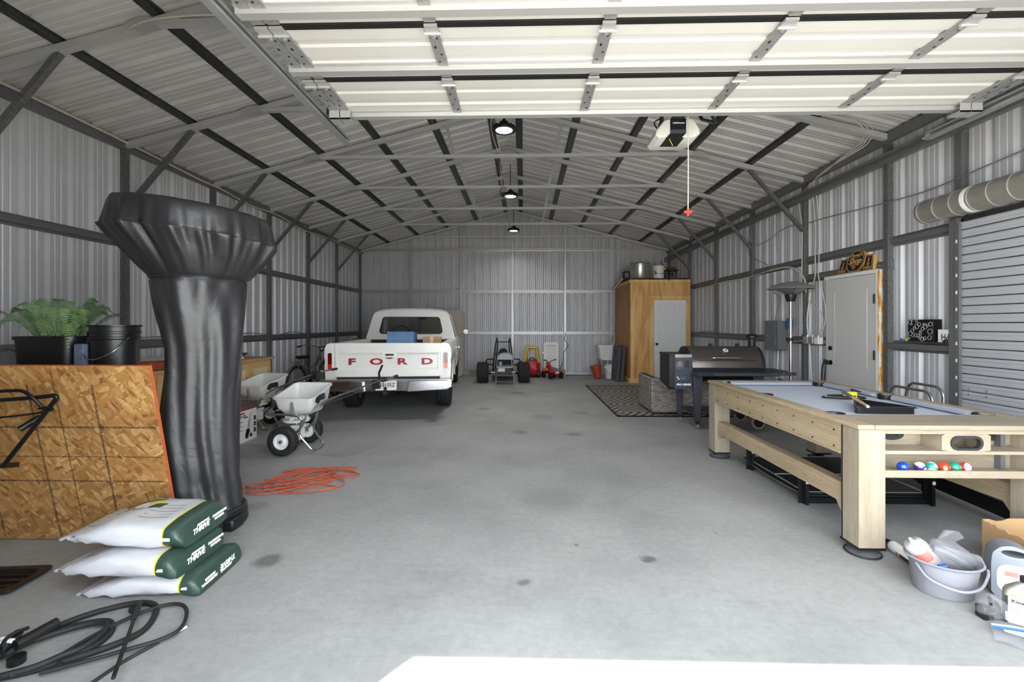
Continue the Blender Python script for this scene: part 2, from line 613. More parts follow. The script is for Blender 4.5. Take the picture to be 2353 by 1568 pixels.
# eave rails and the deep header beam on the right
b = MB(); b.box(XL + 0.0, XL + 0.07, YF, YB, EAVE - 0.12, EAVE - 0.02)
b.build('eave_rail', 'mid galvanized', wall_left, smooth=False)
b = MB(); b.box(XR - 0.07, XR, YF, YB, EAVE - 0.12, EAVE - 0.02)
b.build('eave_rail', 'mid galvanized', wall_right, smooth=False)
b = MB(); b.box(XR - 0.12, XR - 0.055, YF, YB, 3.245, 3.29); b.box(XR - 0.1, XR - 0.075, YF, YB, 3.29, 3.33); b.box(XR - 0.12, XR - 0.055, YF, YB, 3.33, 3.365)
b.build('header_beam', 'mid galvanized', wall_right, smooth=False)
for (nm, xx, pr_) in (('base_rail', XL + 0.03, wall_left), ('base_rail', XR - 0.03, wall_right)):
    b = MB(); b.box(xx - 0.03, xx + 0.03, YF, YB, 0.0, 0.06)
    b.build(nm, 'bright galvanized', pr_, smooth=False)
# back wall posts, girts
b = MB(); b.box(XL, XR, YB - 0.1, YB - 0.04, 0.0, 0.06); b.build('base_rail', 'bright galvanized', wall_back, smooth=False)
for xx in (-3.31, -1.80, -0.31, 1.20, 2.70):
    b = MB(); b.box(xx - 0.032, xx + 0.032, YB - 0.11, YB - 0.045, 0.06, roof_z(xx) - 0.1)
    b.build('post', 'bright galvanized', wall_back, smooth=False)
for z in (1.19, 2.41, 3.63):
    girt(wall_back, (XL, YB, z), (XR, YB, z), (0, -1, 0), 'bright galvanized', 0.055)

# ------------------------------------------------------------------ steel frames
FY = [2.19, 3.69, 5.20, 6.71, 8.22, 9.73, 11.24, 12.86]
FLAB = {2.19: 'galvanized steel roof truss nearest the camera above the overhead door', 3.69: 'galvanized steel roof truss whose brace crosses the upper left corner', 5.20: 'galvanized steel roof truss just past the end of the overhead door',
        6.71: 'galvanized steel roof truss with the first full cross tie in view', 8.22: 'galvanized steel roof truss with the second full cross tie in view', 9.73: 'galvanized steel roof truss with the third full cross tie in view',
        11.24: 'galvanized steel roof truss last before the gable wall, fourth cross tie', 12.86: 'galvanized steel roof truss standing against the far gable wall'}
TS = 0.062
zr = lambda x: roof_z(x) - 0.045 - TS / 2
def roof_truss(y, end=False):
    t = thing('roof_truss', FLAB[y], 'roof truss', (XC, y, 0), 0, 'galvanized steel roof trusses')
    hw = (XR - XL) / 2 - 0.035
    lz = lambda dx: EAVE + SL * (((XR - XL) / 2) - abs(dx)) - 0.045 - TS / 2
    gm = 'tie galvanized'
    for s_ in (-1, 1):
        b = MB(); b.box(s_ * hw - TS / 2, s_ * hw + TS / 2, -TS / 2, TS / 2, 0.03, lz(hw)); b.box(s_ * hw - 0.06, s_ * hw + 0.06, -0.05, 0.05, 0.0, 0.03)
        b.build('column', 'spangled steel', t, smooth=False)
        b = MB(); b.beam((s_ * hw, 0, lz(hw)), (s_ * 0.16, 0, lz(0.16)), TS, TS)
        if s_ > 0:
            pass
        b.build('rafter', gm, t, smooth=False)
        # pressed elbow clip at the tie end
        xt = 2.87
        b = MB()
        b.loft([[(s_ * (xt - 0.10) , yy, zz) for yy, zz in ((-0.03, 3.93), (0.03, 3.93), (0.03, 3.99), (-0.03, 3.99))],
                [(s_ * (xt - 0.02), yy, zz) for yy, zz in ((-0.035, 3.92), (0.035, 3.92), (0.035, 4.0), (-0.035, 4.0))],
                [(s_ * (xt + 0.06), yy, zz) for yy, zz in ((-0.045, 3.90), (0.045, 3.90), (0.045, 3.985), (-0.045, 3.985))],
                [(s_ * (xt + 0.14), yy, zz) for yy, zz in ((-0.045, 3.885), (0.045, 3.885), (0.045, 3.95), (-0.045, 3.95))]])
        b.build('tie_clip', 'bright galvanized', t, smooth=False)
        b = MB(); b.beam((s_ * 0.75, 0, 3.96), (s_ * 0.87, 0, lz(0.87)), 0.04, 0.045)
        b.build('web_strut', 'bright galvanized', t, smooth=False)
        if not end and not (s_ > 0 and y < 6):
            b = MB(); b.beam((s_ * (hw - 0.01), 0, 2.80), (s_ * 3.62, 0, lz(3.62) - 0.03), 0.05, 0.045)
            b.build('knee_brace', 'spangled steel', t, smooth=False)
    b = MB()
    pk = fillet([(-0.2, 0, lz(0.2)), (0, 0, lz(0.0) + 0.02), (0.2, 0, lz(0.2))], 0.14, 6)
    b.tube(pk, TS * 0.62, 4)
    b.build('ridge_elbow', 'bright galvanized', t, smooth=False)
    b = MB(); b.box(-2.87, 2.87, -0.025, 0.025, 3.935, 3.985)
    b.build('cross_tie', gm, t, smooth=False)
    return t
for y in FY:
    roof_truss(y, y > 12)

# ------------------------------------------------------------------ overhead sectional door, open under the roof
d1 = thing('door_1', 'open white overhead sectional garage door hanging under the roof', None, (0, 0, 0), kind='structure')
SECY = [3.49, 2.955, 2.42, 1.885, 1.35, 0.86]
ZD = 3.08
mat('seal', (18, 18, 19), 0.6)
for k in range(5):
    y1, y0 = SECY[k], SECY[k + 1] + 0.022
    b = MB()
    # ribbed inner skin facing down
    prof = [(0, 0), (0.06, 0), (0.075, -0.008), (0.15, -0.008), (0.165, 0.004), (0.20, 0.004), (0.212, -0.004), (0.30, -0.004), (0.315, 0.006), (0.35, 0.006), (0.365, -0.006), (0.46, -0.006), (0.47, 0)]
    Ls = y1 - y0
    prof = [(y1 - u / 0.47 * Ls, ZD + z) for u, z in prof]
    ring = prof + [(y0, ZD + 0.045), (y1, ZD + 0.045)]
    b.loft([[(xx, yy, zz) for yy, zz in ring] for xx in (DX0 - 0.01, DX1 + 0.01)])
    s_ = b.build('section', 'door white', d1, smooth=False)
    # black seal at the near joint
    b = MB(); b.box(DX0, DX1, y0 - 0.024, y0 + 0.014, ZD - 0.013, ZD + 0.04); b.build('joint_seal', 'seal', s_, smooth=False)
    # strut at the far edge: an inverted hat
    b = MB()
    ys = y1 - 0.115 if k else y1 - 0.03
    hgt = 0.036 if k else 0.035
    pr_ = [(ys - 0.055, 0.0), (ys - 0.055, -0.006), (ys - 0.03, -0.008), (ys - 0.027, -hgt), (ys + 0.027, -hgt), (ys + 0.03, -0.008), (ys + 0.055, -0.006), (ys + 0.055, 0.0)]
    b.loft([[(xx, yy, ZD - 0.006 + zz) for yy, zz in pr_] for xx in (DX0 - 0.02, DX1 + 0.02)])
    b.build('strut', 'bright galvanized', s_, smooth=False)
    # stiles and hinges
    for j in range(6):
        xs = DX0 + (DX1 - DX0) * j / 5
        wds = [0.0] if 0 < j < 5 else ([0.035, 0.115] if j == 0 else [-0.035, -0.115])
        for q in wds:
            b = MB(); b.box(xs + q - 0.032, xs + q + 0.032, y0 + 0.01, y1 - 0.02, ZD - 0.02, ZD - 0.004)
            for h in range(5):
                yy = y0 + 0.09 + h * 0.075
                b.cur = 1
                b.box(xs + q + 0.012 * (-1) ** h - 0.006, xs + q + 0.012 * (-1) ** h + 0.006, yy, yy + 0.012 + 0.01 * (h % 3 == 1), ZD - 0.0212, ZD - 0.019)
                b.cur = 0
            b.build('stile', ['galvanized steel', 'seal'], s_, smooth=False)
            if k < 4:
                b = MB()
                b.box(xs + q - 0.036, xs + q + 0.036, y0 - 0.03, y0 + 0.035, ZD - 0.032, ZD - 0.018)
                b.cyl((xs + q - 0.046, y0 + 0.03, ZD - 0.036), (xs + q + 0.046, y0 + 0.03, ZD - 0.036), 0.009, n=8)
                b.prism([(xs + q - 0.03, y0 + 0.035), (xs + q + 0.03, y0 + 0.035), (xs + q + 0.008, y0 + 0.085), (xs + q - 0.008, y0 + 0.085)], ZD - 0.026, ZD - 0.02, 'z')
                b.cyl((xs + q, y0 + 0.07, ZD - 0.034), (xs + q, y0 + 0.07, ZD - 0.026), 0.008, n=6)
                b.build('hinge', 'bright galvanized', s_, smooth=False)
    if k == 0:
        for xs in (DX0 + 0.075, DX1 - 0.075):
            for q in (-0.042, 0.042):
                b = MB(); b.box(xs + q - 0.038, xs + q + 0.038, y1 - 0.12, y1 - 0.02, ZD - 0.085, ZD - 0.075); b.box(xs + q - 0.038, xs + q + 0.038, y1 - 0.12, y1 - 0.115, ZD - 0.085, ZD - 0.01)
                b.build('top_bracket', 'bright galvanized', s_, smooth=False)
# tracks
for s_, lab in ((-1, 'galvanized door track on the left of the open overhead door'), (1, 'galvanized door track on the right of the open overhead door')):
    xs = DX0 - 0.07 if s_ < 0 else DX1 + 0.07
    t = thing('door_track', lab, 'door track', (xs, 0.95, 3.0), 0, 'tracks of the overhead door')
    b = MB()
    prof = [(-0.025, -0.03), (0.025, -0.03), (0.025, -0.012), (0.02, -0.012), (0.02, -0.026), (-0.02, -0.026), (-0.02, 0.026), (0.02, 0.026), (0.02, 0.012), (0.025, 0.012), (0.025, 0.03), (-0.025, 0.03)]
    b.loft([[(-s_ * a, yy, 0.03 + c) for a, c in prof] for yy in (0.0, 2.94)])
    b.build('rail', 'galvanized steel', t, smooth=False)
    b = MB(); b.beam((0.035 * s_, 0.0, 0.07), (0.035 * s_, 2.94, 0.07), 0.004, 0.05); b.beam((0.05 * s_, 0.0, 0.045), (0.05 * s_, 2.94, 0.045), 0.035, 0.004)
    b.build('angle', 'mid galvanized', t, smooth=False)
    b = MB(); b.cyl((0, 2.95, 0.03), (0, 2.99, 0.03), 0.008, n=8); b.box(-0.015, 0.015, 2.93, 2.95, 0.0, 0.06)
    b.build('end_stop', 'bright galvanized', t, smooth=False)
    for yy in (1.13, 2.63):
        b = MB(); b.beam((0.03 * s_, yy, 0.06), (0.03 * s_, yy, roof_z(xs) - 3.16), 0.035, 0.004); b.build('hanger', 'mid galvanized', t, smooth=False)

# ------------------------------------------------------------------ door opener
mat('opener white', (222, 221, 214), 0.4)
mat('opener black', (30, 30, 32), 0.35)
mat('opener grey', (70, 72, 76), 0.35)
mat('print white', (230, 230, 228), 0.5)
mat('print yellow', (226, 205, 60), 0.5)
mat('pull red', (214, 60, 44), 0.45)
mat('rope', (226, 208, 198), 0.7)
op = thing('garage_door_opener', 'white and black garage door opener hanging past the door edge', 'opener', (1.40, 4.2, 3.05))
OW, OH = 0.46, 0.26
def opring(y, g=1.0, dz=0.0):
    p = [(-0.19, 0.0), (0.15, 0.0), (0.225, 0.05), (0.225, 0.11), (0.17, 0.23), (0.14, 0.25), (-0.11, 0.25), (-0.15, 0.235), (-0.225, 0.10), (-0.23, 0.04)]
    return [(u * g, y, v * g + dz + (1 - g) * 0.1) for u, v in p]
b = MB(); b.loft([opring(-0.13, 0.93), opring(-0.115, 1.0), opring(0.2, 1.0), opring(0.22, 0.9)])
hs = b.build('housing', 'opener white', op, bevel=0.006); hs.scale = (0.88, 0.9, 0.68); hs.location = (0, 0, 0.075)
b = MB(); b.prism([(-0.085, 0.045), (0.075, 0.045), (0.075, 0.245), (-0.085, 0.245)], -0.137, -0.125); b.prism([(-0.125, -0.004), (0.035, -0.004), (0.075, 0.05), (-0.085, 0.05)], -0.1365, -0.1)
b.box(-0.12, 0.06, -0.12, 0.1, -0.006, 0.0)
b.build('face_plate', 'opener black', hs, smooth=False)
b = MB(); b.prism([(-0.085, 0.048), (0.075, 0.048), (0.075, 0.098), (-0.085, 0.098)], -0.139, -0.136)
b.build('face_band', 'opener grey', hs, smooth=False)
text('LiftMaster', 'lettering', 'print white', hs, frameM((-0.0, -0.14, 0.185), (1, 0, 0), (0, 0, 1)), 0.03, bold=0.0008)
b = MB(); b.tube([(-0.09, -0.141, 0.05), (-0.08, -0.141, 0.03), (-0.07, -0.141, 0.01), (-0.06, -0.141, -0.01)], 0.003, 6, k=3); b.build('antenna_wire', 'print yellow', op)
b = MB(); b.box(-0.03, 0.03, -3.2, 0.16, 0.262, 0.30); b.build('rail', 'mid galvanized', op, smooth=False)
for q in (-0.1, 0.1):
    b = MB(); b.beam((q, 0.05, 0.25), (q, 0.05, 0.80), 0.035, 0.02); b.build('hanger', 'mid galvanized', op, smooth=False)
b = MB(); b.tube([(0.02, -0.74, 0.03), (0.10, -0.66, -0.04), (0.115, -0.36, 0.12), (0.11, -0.3, 0.2)], 0.014, 6); b.build('door_arm', 'black metal', op, smooth=False)
b = MB(); b.tube([(-0.12, -0.0, 0.3), (-0.19, -0.03, 0.25), (-0.17, -0.06, 0.18), (-0.14, -0.05, 0.26)], 0.006, 6, k=4); b.build('power_wire', 'cable black', op)
b = MB(); b.tube([(0.055, -0.2, 0.27), (0.057, -0.2, -0.2), (0.055, -0.2, -0.62)], 0.005, 6); rp = b.build('pull_rope', 'rope', op)
b = MB(); b.cyl((0.02, -0.2, -0.62), (0.09, -0.2, -0.62), 0.013, n=10); b.cyl((0.055, -0.2, -0.6), (0.055, -0.2, -0.66), 0.012, n=8); b.build('pull_handle', 'pull red', rp)

# ------------------------------------------------------------------ high bay lamps on the ridge
mat('lamp glow', (255, 252, 244), 0.4, emit=1.1)
LL = ['round black high bay lamp nearest the overhead door', 'round black high bay lamp in the middle of the ridge', 'round black high bay lamp nearest the gable wall']
for k, (yy, zz) in enumerate(((6.05, 4.07), (9.0, 4.02), (12.05, 3.97))):
    xx = XC + 0.03
    t = thing('high_bay_lamp', LL[k], 'lamp', (xx, yy, zz), 0, 'high bay lamps under the ridge'); t.scale = (1.18, 1.18, 1.0)
    b = MB(); b.lathe([(0.0, 0.10), (0.05, 0.10), (0.06, 0.06), (0.085, 0.055), (0.09, 0.035), (0.135, 0.02), (0.14, 0.0), (0.135, -0.012), (0.10, -0.014), (0.10, -0.002), (0.0, -0.002)], 28)
    for q in range(16):
        a = 2 * math.pi * q / 16
        b.beam((0.05 * math.cos(a), 0.05 * math.sin(a), 0.045), (0.125 * math.cos(a), 0.125 * math.sin(a), 0.03), 0.004, 0.03)
    b.build('housing', 'black metal', t)
    b = MB(); b.lathe([(0.0, -0.012), (0.098, -0.012), (0.098, -0.004), (0.0, -0.004)], 28); b.build('lens', 'lamp glow', t)
    b = MB(); b.cyl((0, 0, 0.10), (0, 0, 0.16), 0.018); b.tube([(0, 0, 0.15), (0, 0, PEAK - zz - 0.1)], 0.006, 6); b.build('hook', 'black metal', t)
    ld = bpy.data.lights.new('high_bay_light', 'AREA'); ld.shape = 'DISK'; ld.size = 0.19; ld.energy = LAMP_W * (1.0, 1.0, 0.35)[k]; ld.spread = R(125); ld.color = (1, 0.985, 0.96)
    lo = bpy.data.objects.new('high_bay_light', ld); col.objects.link(lo); lo.parent = t; lo.location = (0, 0, -0.02)

# ------------------------------------------------------------------ side entry door
def stained_edge():
    m, nt, b = newmat('foam edge')
    L = nt.links.new
    tc = N(nt, 'ShaderNodeTexCoord')
    mp = N(nt, 'ShaderNodeMapping', i={'Scale': (30.0, 30.0, 5.0)})
    L(tc.outputs['Object'], mp.inputs['Vector'])
    n1 = N(nt, 'ShaderNodeTexNoise', i={'Scale': 1.0, 'Detail': 6.0, 'Roughness': 0.7})
    L(mp.outputs['Vector'], n1.inputs['Vector'])
    r = ramp(nt, [(0.46, lin((226, 224, 216))), (0.52, lin((232, 176, 84))), (0.62, lin((196, 120, 40)))])
    L(n1.outputs['Fac'], r.inputs['Fac'])
    L(r.outputs['Color'], b.inputs['Base Color'])
    b.inputs['Roughness'].default_value = 0.8
stained_edge()
mat('door grey white', (205, 203, 199), 0.45)
mat('dark bronze', (40, 38, 38), 0.4, 0.4)
d2 = thing('door_2', 'white two-panel entry door in the side wall', None, (XR - 0.03, 5.70, 0.0), kind='structure')
DYA, DYB = -0.37, 0.46   # hinge side is nearer the camera
b = MB(); b.box(-0.045, 0.0, DYA, DYB, 0.04, 2.03)
leaf = b.build('leaf', 'door grey white', d2, smooth=False)
for (z0, z1) in ((0.16, 0.72), (0.90, 1.88)):
    for (ya, yb, za, zb) in ((DYA + 0.13, DYA + 0.145, z0, z1), (DYB - 0.145, DYB - 0.13, z0, z1), (DYA + 0.13, DYB - 0.13, z0, z0 + 0.015), (DYA + 0.13, DYB - 0.13, z1 - 0.015, z1)):
        b = MB(); b.box(-0.049, -0.044, ya, yb, za, zb); b.build('panel_moulding', 'door grey white', leaf, smooth=False, bevel=0.002)
    b = MB(); b.box(-0.0465, -0.0440, DYA + 0.145, DYB - 0.145, z0 + 0.015, z1 - 0.015); b.build('panel', 'door grey white', leaf, smooth=False)
b = MB()
b.box(-0.03, 0.02, DYB, DYB + 0.05, 0.0, 2.08); b.box(-0.055, 0.02, DYA - 0.03, DYB + 0.05, 2.035, 2.08)
b.build('frame', 'white paint', d2, smooth=False)
b = MB(); b.box(-0.05, 0.02, DYA - 0.055, DYA - 0.004, 0.0, 2.07); b.build('jamb', 'foam edge', d2, smooth=False)
b = MB(); b.box(-0.052, -0.0, DYA - 0.03, DYA - 0.004, 0.0, 2.07); b.build('jamb_face', 'white paint', d2, smooth=False)
for z in (0.45, 1.02, 1.68):
    b = MB(); b.cyl((-0.055, DYA + 0.01, z), (-0.055, DYA + 0.01, z + 0.11), 0.009, n=8); b.box(-0.05, -0.046, DYA + 0.005, DYA + 0.035, z, z + 0.11)
    b.build('hinge', 'dark bronze', d2)
def knob(parent, y, z, x=-0.047, m='black metal'):
    b = MB(); Mx = Matrix.Translation((x, y, z)) @ Matrix.Rotation(R(-90), 4, 'Y')
    b.lathe([(0.0, 0.0), (0.032, 0.0), (0.032, 0.008), (0.012, 0.012), (0.012, 0.03), (0.026, 0.038), (0.03, 0.05), (0.024, 0.062), (0.0, 0.066)], 16, Mx)
    return b.build('knob', m, parent)
knob(leaf, DYB - 0.07, 0.93)
b = MB(); Mx = Matrix.Translation((-0.047, DYB - 0.07, 1.12)) @ Matrix.Rotation(R(-90), 4, 'Y'); b.lathe([(0, 0), (0.03, 0), (0.03, 0.012), (0.02, 0.022), (0, 0.024)], 16, Mx); b.build('deadbolt', 'black metal', leaf)
mat('lanyard', (40, 40, 42), 0.7, 0, 0.6, 60)
ly = thing('lanyard', 'black patterned lanyard hanging from the entry door knob', 'lanyard', (XR - 0.13, 6.10, 0.93))
b = MB(); b.tube([(-0.02, 0.0, 0.03), (-0.03, 0.03, -0.06), (-0.02, 0.06, -0.2), (-0.015, 0.07, -0.34), (-0.02, 0.10, -0.4)], 0.011, 6, k=5); b.tube([(-0.02, 0.0, 0.03), (-0.03, -0.03, -0.06), (-0.02, 0.0, -0.2), (-0.015, 0.01, -0.33)], 0.009, 6, k=5)
b.tube([(-0.0, 0.035, 0.02), (-0.03, 0.0, 0.036), (-0.0, -0.035, 0.02)], 0.01, 6, k=4)
b.build('strap', 'lanyard', ly)
b = MB(); b.ball((-0.02, 0.10, -0.42), 0.03, sc3=(0.6, 1.5, 0.8)); b.build('fob', 'black plastic', ly)

# ------------------------------------------------------------------ roll-up door
mat('curtain', (176, 178, 182), 0.4, 0.1, 0.03)
d3 = thing('door_3', 'closed grey slatted roll-up door in the side wall', None, (XR - 0.05, 0, 0), kind='structure')
RY0, RY1 = 1.7, 4.33
def slat():
    b = MB()
    prof = [(0.008, 0.003), (-0.008, 0.004), (-0.014, 0.016), (-0.011, 0.034), (-0.010, 0.038), (-0.013, 0.043), (-0.017, 0.058), (-0.014, 0.070), (-0.006, 0.075), (0.008, 0.0755)]
    b.loft([[(u, yy, z) for u, z in prof] for yy in (RY0, RY1)], caps=False, closed=False)
    return b
s0 = slat().build('slat', 'curtain', d3, loc=(0, 0, 0.02), ang=50)
for k in range(1, 30):
    inst(s0, (0, 0, 0.02 + 0.0795 * k), d3)
b = MB(); b.box(0.009, 0.03, RY0, RY1, 0.0, 2.45); b.build('backing', 'dark galvanized', d3, smooth=False)
b = MB(); b.box(-0.05, 0.03, RY1, RY1 + 0.075, 0.0, 2.44); b.box(-0.055, -0.03, RY1 - 0.03, RY1 + 0.01, 0.0, 2.38); b.build('guide', 'mid galvanized', d3, smooth=False)
for k in range(14):
    b = MB(); b.box(-0.06, -0.05, RY1 - 0.012, RY1 - 0.002, 0.12 + k * 0.16, 0.15 + k * 0.16); b.build('clip', 'white paint', d3, smooth=False)
for (yy, zz) in ((4.24, 0.84), (4.08, 0.84), (4.24, 0.79), (4.08, 0.79)):
    b = MB(); b.ball((-0.02, yy, zz), 0.009, 8, 6); b.build('bolt', 'chrome', d3)
# the drum above it
RD = 0.115
b = MB()
prof = [(RD, RY0 - 0.1)]
yy = RY0 - 0.1
Mx = Matrix.Translation((-0.17, 0, 2.54)) @ Matrix.Rotation(R(-90), 4, 'X')
ends = 4.52
b.lathe([(0.0, RY0 - 0.1), (RD, RY0 - 0.1), (RD, ends), (RD * 0.93, ends + 0.012), (0.0, ends + 0.012)], 32, Mx)
galv('drum steel', (172, 168, 158), 0.36, 0.45, 30, 0.06)
dr = b.build('drum', 'drum steel', d3)
for k in range(14):
    b = MB(); yy = ends - 0.03 - k * 0.165
    b.torus((-0.17, yy, 2.54), RD, 0.004, 'y', 32, 6); b.build('drum_ring', 'bright galvanized', dr)
mat('tape white', (238, 238, 236), 0.35)
b = MB(); b.torus((-0.17, ends - 0.03 - 3 * 0.165 + 0.045, 2.54), RD + 0.001, 0.022, 'y', 32, 6, (0.12, 1.0)); b.build('drum_tape', 'tape white', dr)
b = MB(); b.beam((-0.17, ends + 0.02, 2.54), (-0.17, ends + 0.07, 2.54), 0.02, 0.02); b.box(-0.02, 0.03, ends - 0.13, ends - 0.10, 2.30, 2.50); b.build('drum_bracket', 'mid galvanized', d3, smooth=False)
# post above the roll-up door
b = MB(); b.box(XR - 0.055, XR - 0.0, 4.33, 4.40, 2.4, 3.25); b.build('post', 'mid galvanized', wall_right, smooth=False)

# ------------------------------------------------------------------ cables
def cable(pts, r, m, label, name='cable', k=6, group='cables along the walls'):
    p0 = Vector(pts[0])
    b = MB(); b.tube([Vector(p) - p0 for p in pts], r, 6, k=k)
    par = {'w': wall_right, 'l': wall_left, 'c': ceiling}[('c' if p0.z > 3.8 and abs(p0.x - XC) < 2.0 or abs(p0.x + 3.35) < 0.01 else 'l' if p0.x < -4 else 'w')]
    o = b.build(name, m, par, loc=p0)
    o['label'] = label
    return o
xw = XR - 0.07
cable([(xw, 1.6, 2.98), (xw, 3.0, 2.90), (xw, 3.786, 2.867), (xw, 4.35, 2.819), (xw, 4.72, 2.797), (xw, 5.22, 2.82), (xw, 6.18, 2.886), (xw, 6.7, 2.91), (xw, 7.0, 2.95), (xw, 7.3, 2.93), (xw, 7.7, 2.84), (xw, 8.15, 2.86), (xw, 8.2, 3.1)], 0.007, 'cable grey', 'thin grey cable sagging across the right wall above the roll-up door')
for q, (yb, lab) in enumerate(((6.72, 'leftmost cream cable dropping from the roof to the wall boxes'), (6.42, 'cream cable dropping to the wall boxes beside the entry door'), (6.34, 'cream cable bowing out before the wall boxes by the entry door'))):
    cable([(2.5, 5.14, 3.97 - q * 0.012), (3.1, 5.12, 3.85 - q * 0.015), (3.6, 5.12 - q * 0.02, 3.77 - q * 0.02), (3.92 - q * 0.04, 5.16, 3.68 - q * 0.02), (4.02 - q * 0.05, 5.32, 3.56 - q * 0.01), (3.98 - q * 0.03, 5.6, 3.50), (4.0, 6.0, 3.49 - q * 0.01), (4.06, 6.35, 3.45), (xw, yb + 0.06, 3.3), (xw, yb, 2.9), (xw, yb, 2.35), (xw - 0.005, yb, 2.1), (xw, yb + (0.0, 0.14, -0.1)[q], 1.8), (xw, yb + (0, -0.15, -0.14)[q], 1.55), (xw, yb + (0, -0.1, -0.05)[q], 1.29)], 0.007, 'cable cream', lab)
cable([(xw, 6.62, 1.9), (xw, 6.68, 2.12), (xw, 6.95, 2.30), (xw, 7.4, 2.34), (xw, 8.4, 2.3), (xw, 9.4, 2.31), (xw, 10.9, 2.26)], 0.013, 'cable cream', 'thick cream cable running along the upper girt to the plywood closet')
cable([(xw, 8.23, 3.4), (xw, 8.2, 3.1), (xw, 8.26, 2.7), (xw, 7.6, 2.4), (xw, 7.5, 2.0), (xw, 7.3, 1.85), (xw, 7.42, 1.52)], 0.006, 'cable grey', 'grey cable dropping behind the steel patio heater to the breaker box')
cable([(xw, 7.1, 1.26), (xw, 6.9, 1.18), (xw, 6.75, 1.2), (xw - 0.01, 6.6, 1.18), (xw - 0.02, 6.5, 1.22)], 0.007, 'cable cream', 'cream cables looping from the breaker box to the wall boxes')
cable([(xw, 10.9, 1.24), (xw, 9.9, 1.29), (xw, 9.3, 1.22), (xw, 8.5, 1.15), (xw, 7.6, 1.2)], 0.008, 'cable grey', 'grey cable clipped along the lower girt behind the pellet grill')
cable([(xw, 7.34, 1.02), (xw, 7.36, 0.7), (xw, 7.42, 0.1)], 0.014, 'white plastic', 'white conduit running down from the breaker box to the floor', 'conduit', k=4)
cable([(xw, 6.52, 1.9), (xw, 6.6, 1.5), (xw, 6.55, 1.15), (xw, 6.5, 0.7), (xw, 6.48, 0.3)], 0.008, 'white plastic', 'thin white conduit running down past the wall boxes', 'conduit', k=4)
xl = XL + 0.09
cable([(xl, 2.2, 3.60), (xl, 3.9, 3.60), (xl, 5.25, 3.575), (xl, 6.3, 3.53), (xl, 6.8, 3.53), (xl, 7.6, 3.48), (xl, 8.4, 3.52), (xl, 9.5, 3.45), (xl, 10.5, 3.5), (xl, 12.8, 3.5)], 0.013, 'cable cream', 'cream cable running along the left eave')
cable([(XL + 0.06, 4.8, 1.26), (XL + 0.06, 6.0, 1.28), (XL + 0.06, 7.0, 1.24), (XL + 0.06, 7.6, 1.29), (XL + 0.06, 8.4, 1.24), (XL + 0.06, 9.0, 1.29), (XL + 0.06, 9.6, 1.24)], 0.007, 'cable grey', 'grey cable lying along the lower girt of the left wall')
cable([(-3.35, 3.66, 3.87), (-3.0, 3.5, 3.86), (-2.6, 3.55, 3.93), (-2.35, 3.66, 3.99)], 0.006, 'cable cream', 'thin cream wire drooping below the near rafter')
zc = 3.95
cable([(XC - 0.13, 5.5, 4.1), (XC - 0.12, 6.0, 4.2), (XC - 0.05, 6.75, 3.98), (XC - 0.09, 7.4, 4.04), (XC - 0.07, 8.2, 3.9), (XC + 0.0, 8.9, 4.08)], 0.006, 'cable cream', 'white lamp wire draped from tie to tie along the ridge', group='lamp wires')
cable([(XC - 0.1, 5.5, 4.1), (XC - 0.15, 6.2, 4.12), (XC - 0.08, 6.7, 3.99), (XC - 0.05, 7.3, 4.0), (XC - 0.12, 8.0, 4.0), (XC - 0.07, 8.2, 3.9)], 0.006, 'cable cream', 'second white lamp wire draped along the near ridge', group='lamp wires')
cable([(XC - 0.07, 8.2, 3.9), (XC - 0.05, 9.7, 3.95), (XC - 0.12, 10.6, 4.02), (XC - 0.04, 11.2, 3.92), (XC + 0.0, 12.0, 4.0)], 0.006, 'cable grey', 'grey lamp wire running to the far ridge lamp', group='lamp wires')
b = MB(); b.box(-0.05, 0.05, -0.025, 0.025, -0.04, 0.04); b.box(-0.035, 0.035, -0.03, -0.025, -0.025, 0.025)
tag(b.build('junction_box', 'cable grey', loc=(XC - 0.07, 8.18, 3.9), bevel=0.004), 'small grey junction box on the second cross tie', 'junction box')
# wall boxes
for q, (yy, lab) in enumerate(((6.58, 'galvanized outlet box on the girt, first from the breaker box'), (6.46, 'galvanized outlet box on the girt, second from the breaker box'), (6.34, 'white outlet box on the girt nearest the entry door'))):
    t = thing('outlet_box', lab, 'outlet box', (XR - 0.06, yy, 1.16), 0, 'outlet boxes beside the entry door')
    b = MB(); b.box(-0.05, 0.02, -0.045, 0.045, 0.0, 0.1); b.build('box', ['bright galvanized', 'bright galvanized', 'white plastic'][q], t, bevel=0.005)
    b = MB(); b.box(-0.055, -0.049, -0.04, 0.04, 0.008, 0.092); b.build('cover', ['bright galvanized', 'bright galvanized', 'white plastic'][q], t, smooth=False)
    for dz in (0.03, 0.066):
        b = MB(); b.box(-0.058, -0.054, -0.016, 0.016, dz - 0.012, dz + 0.012); b.build('socket', 'cable grey' if q < 2 else 'print white', t, smooth=False)
    b = MB(); b.cyl((-0.02, 0.0, 0.1), (-0.02, 0.0, 0.125), 0.014, n=10); b.build('connector', 'chrome', t)
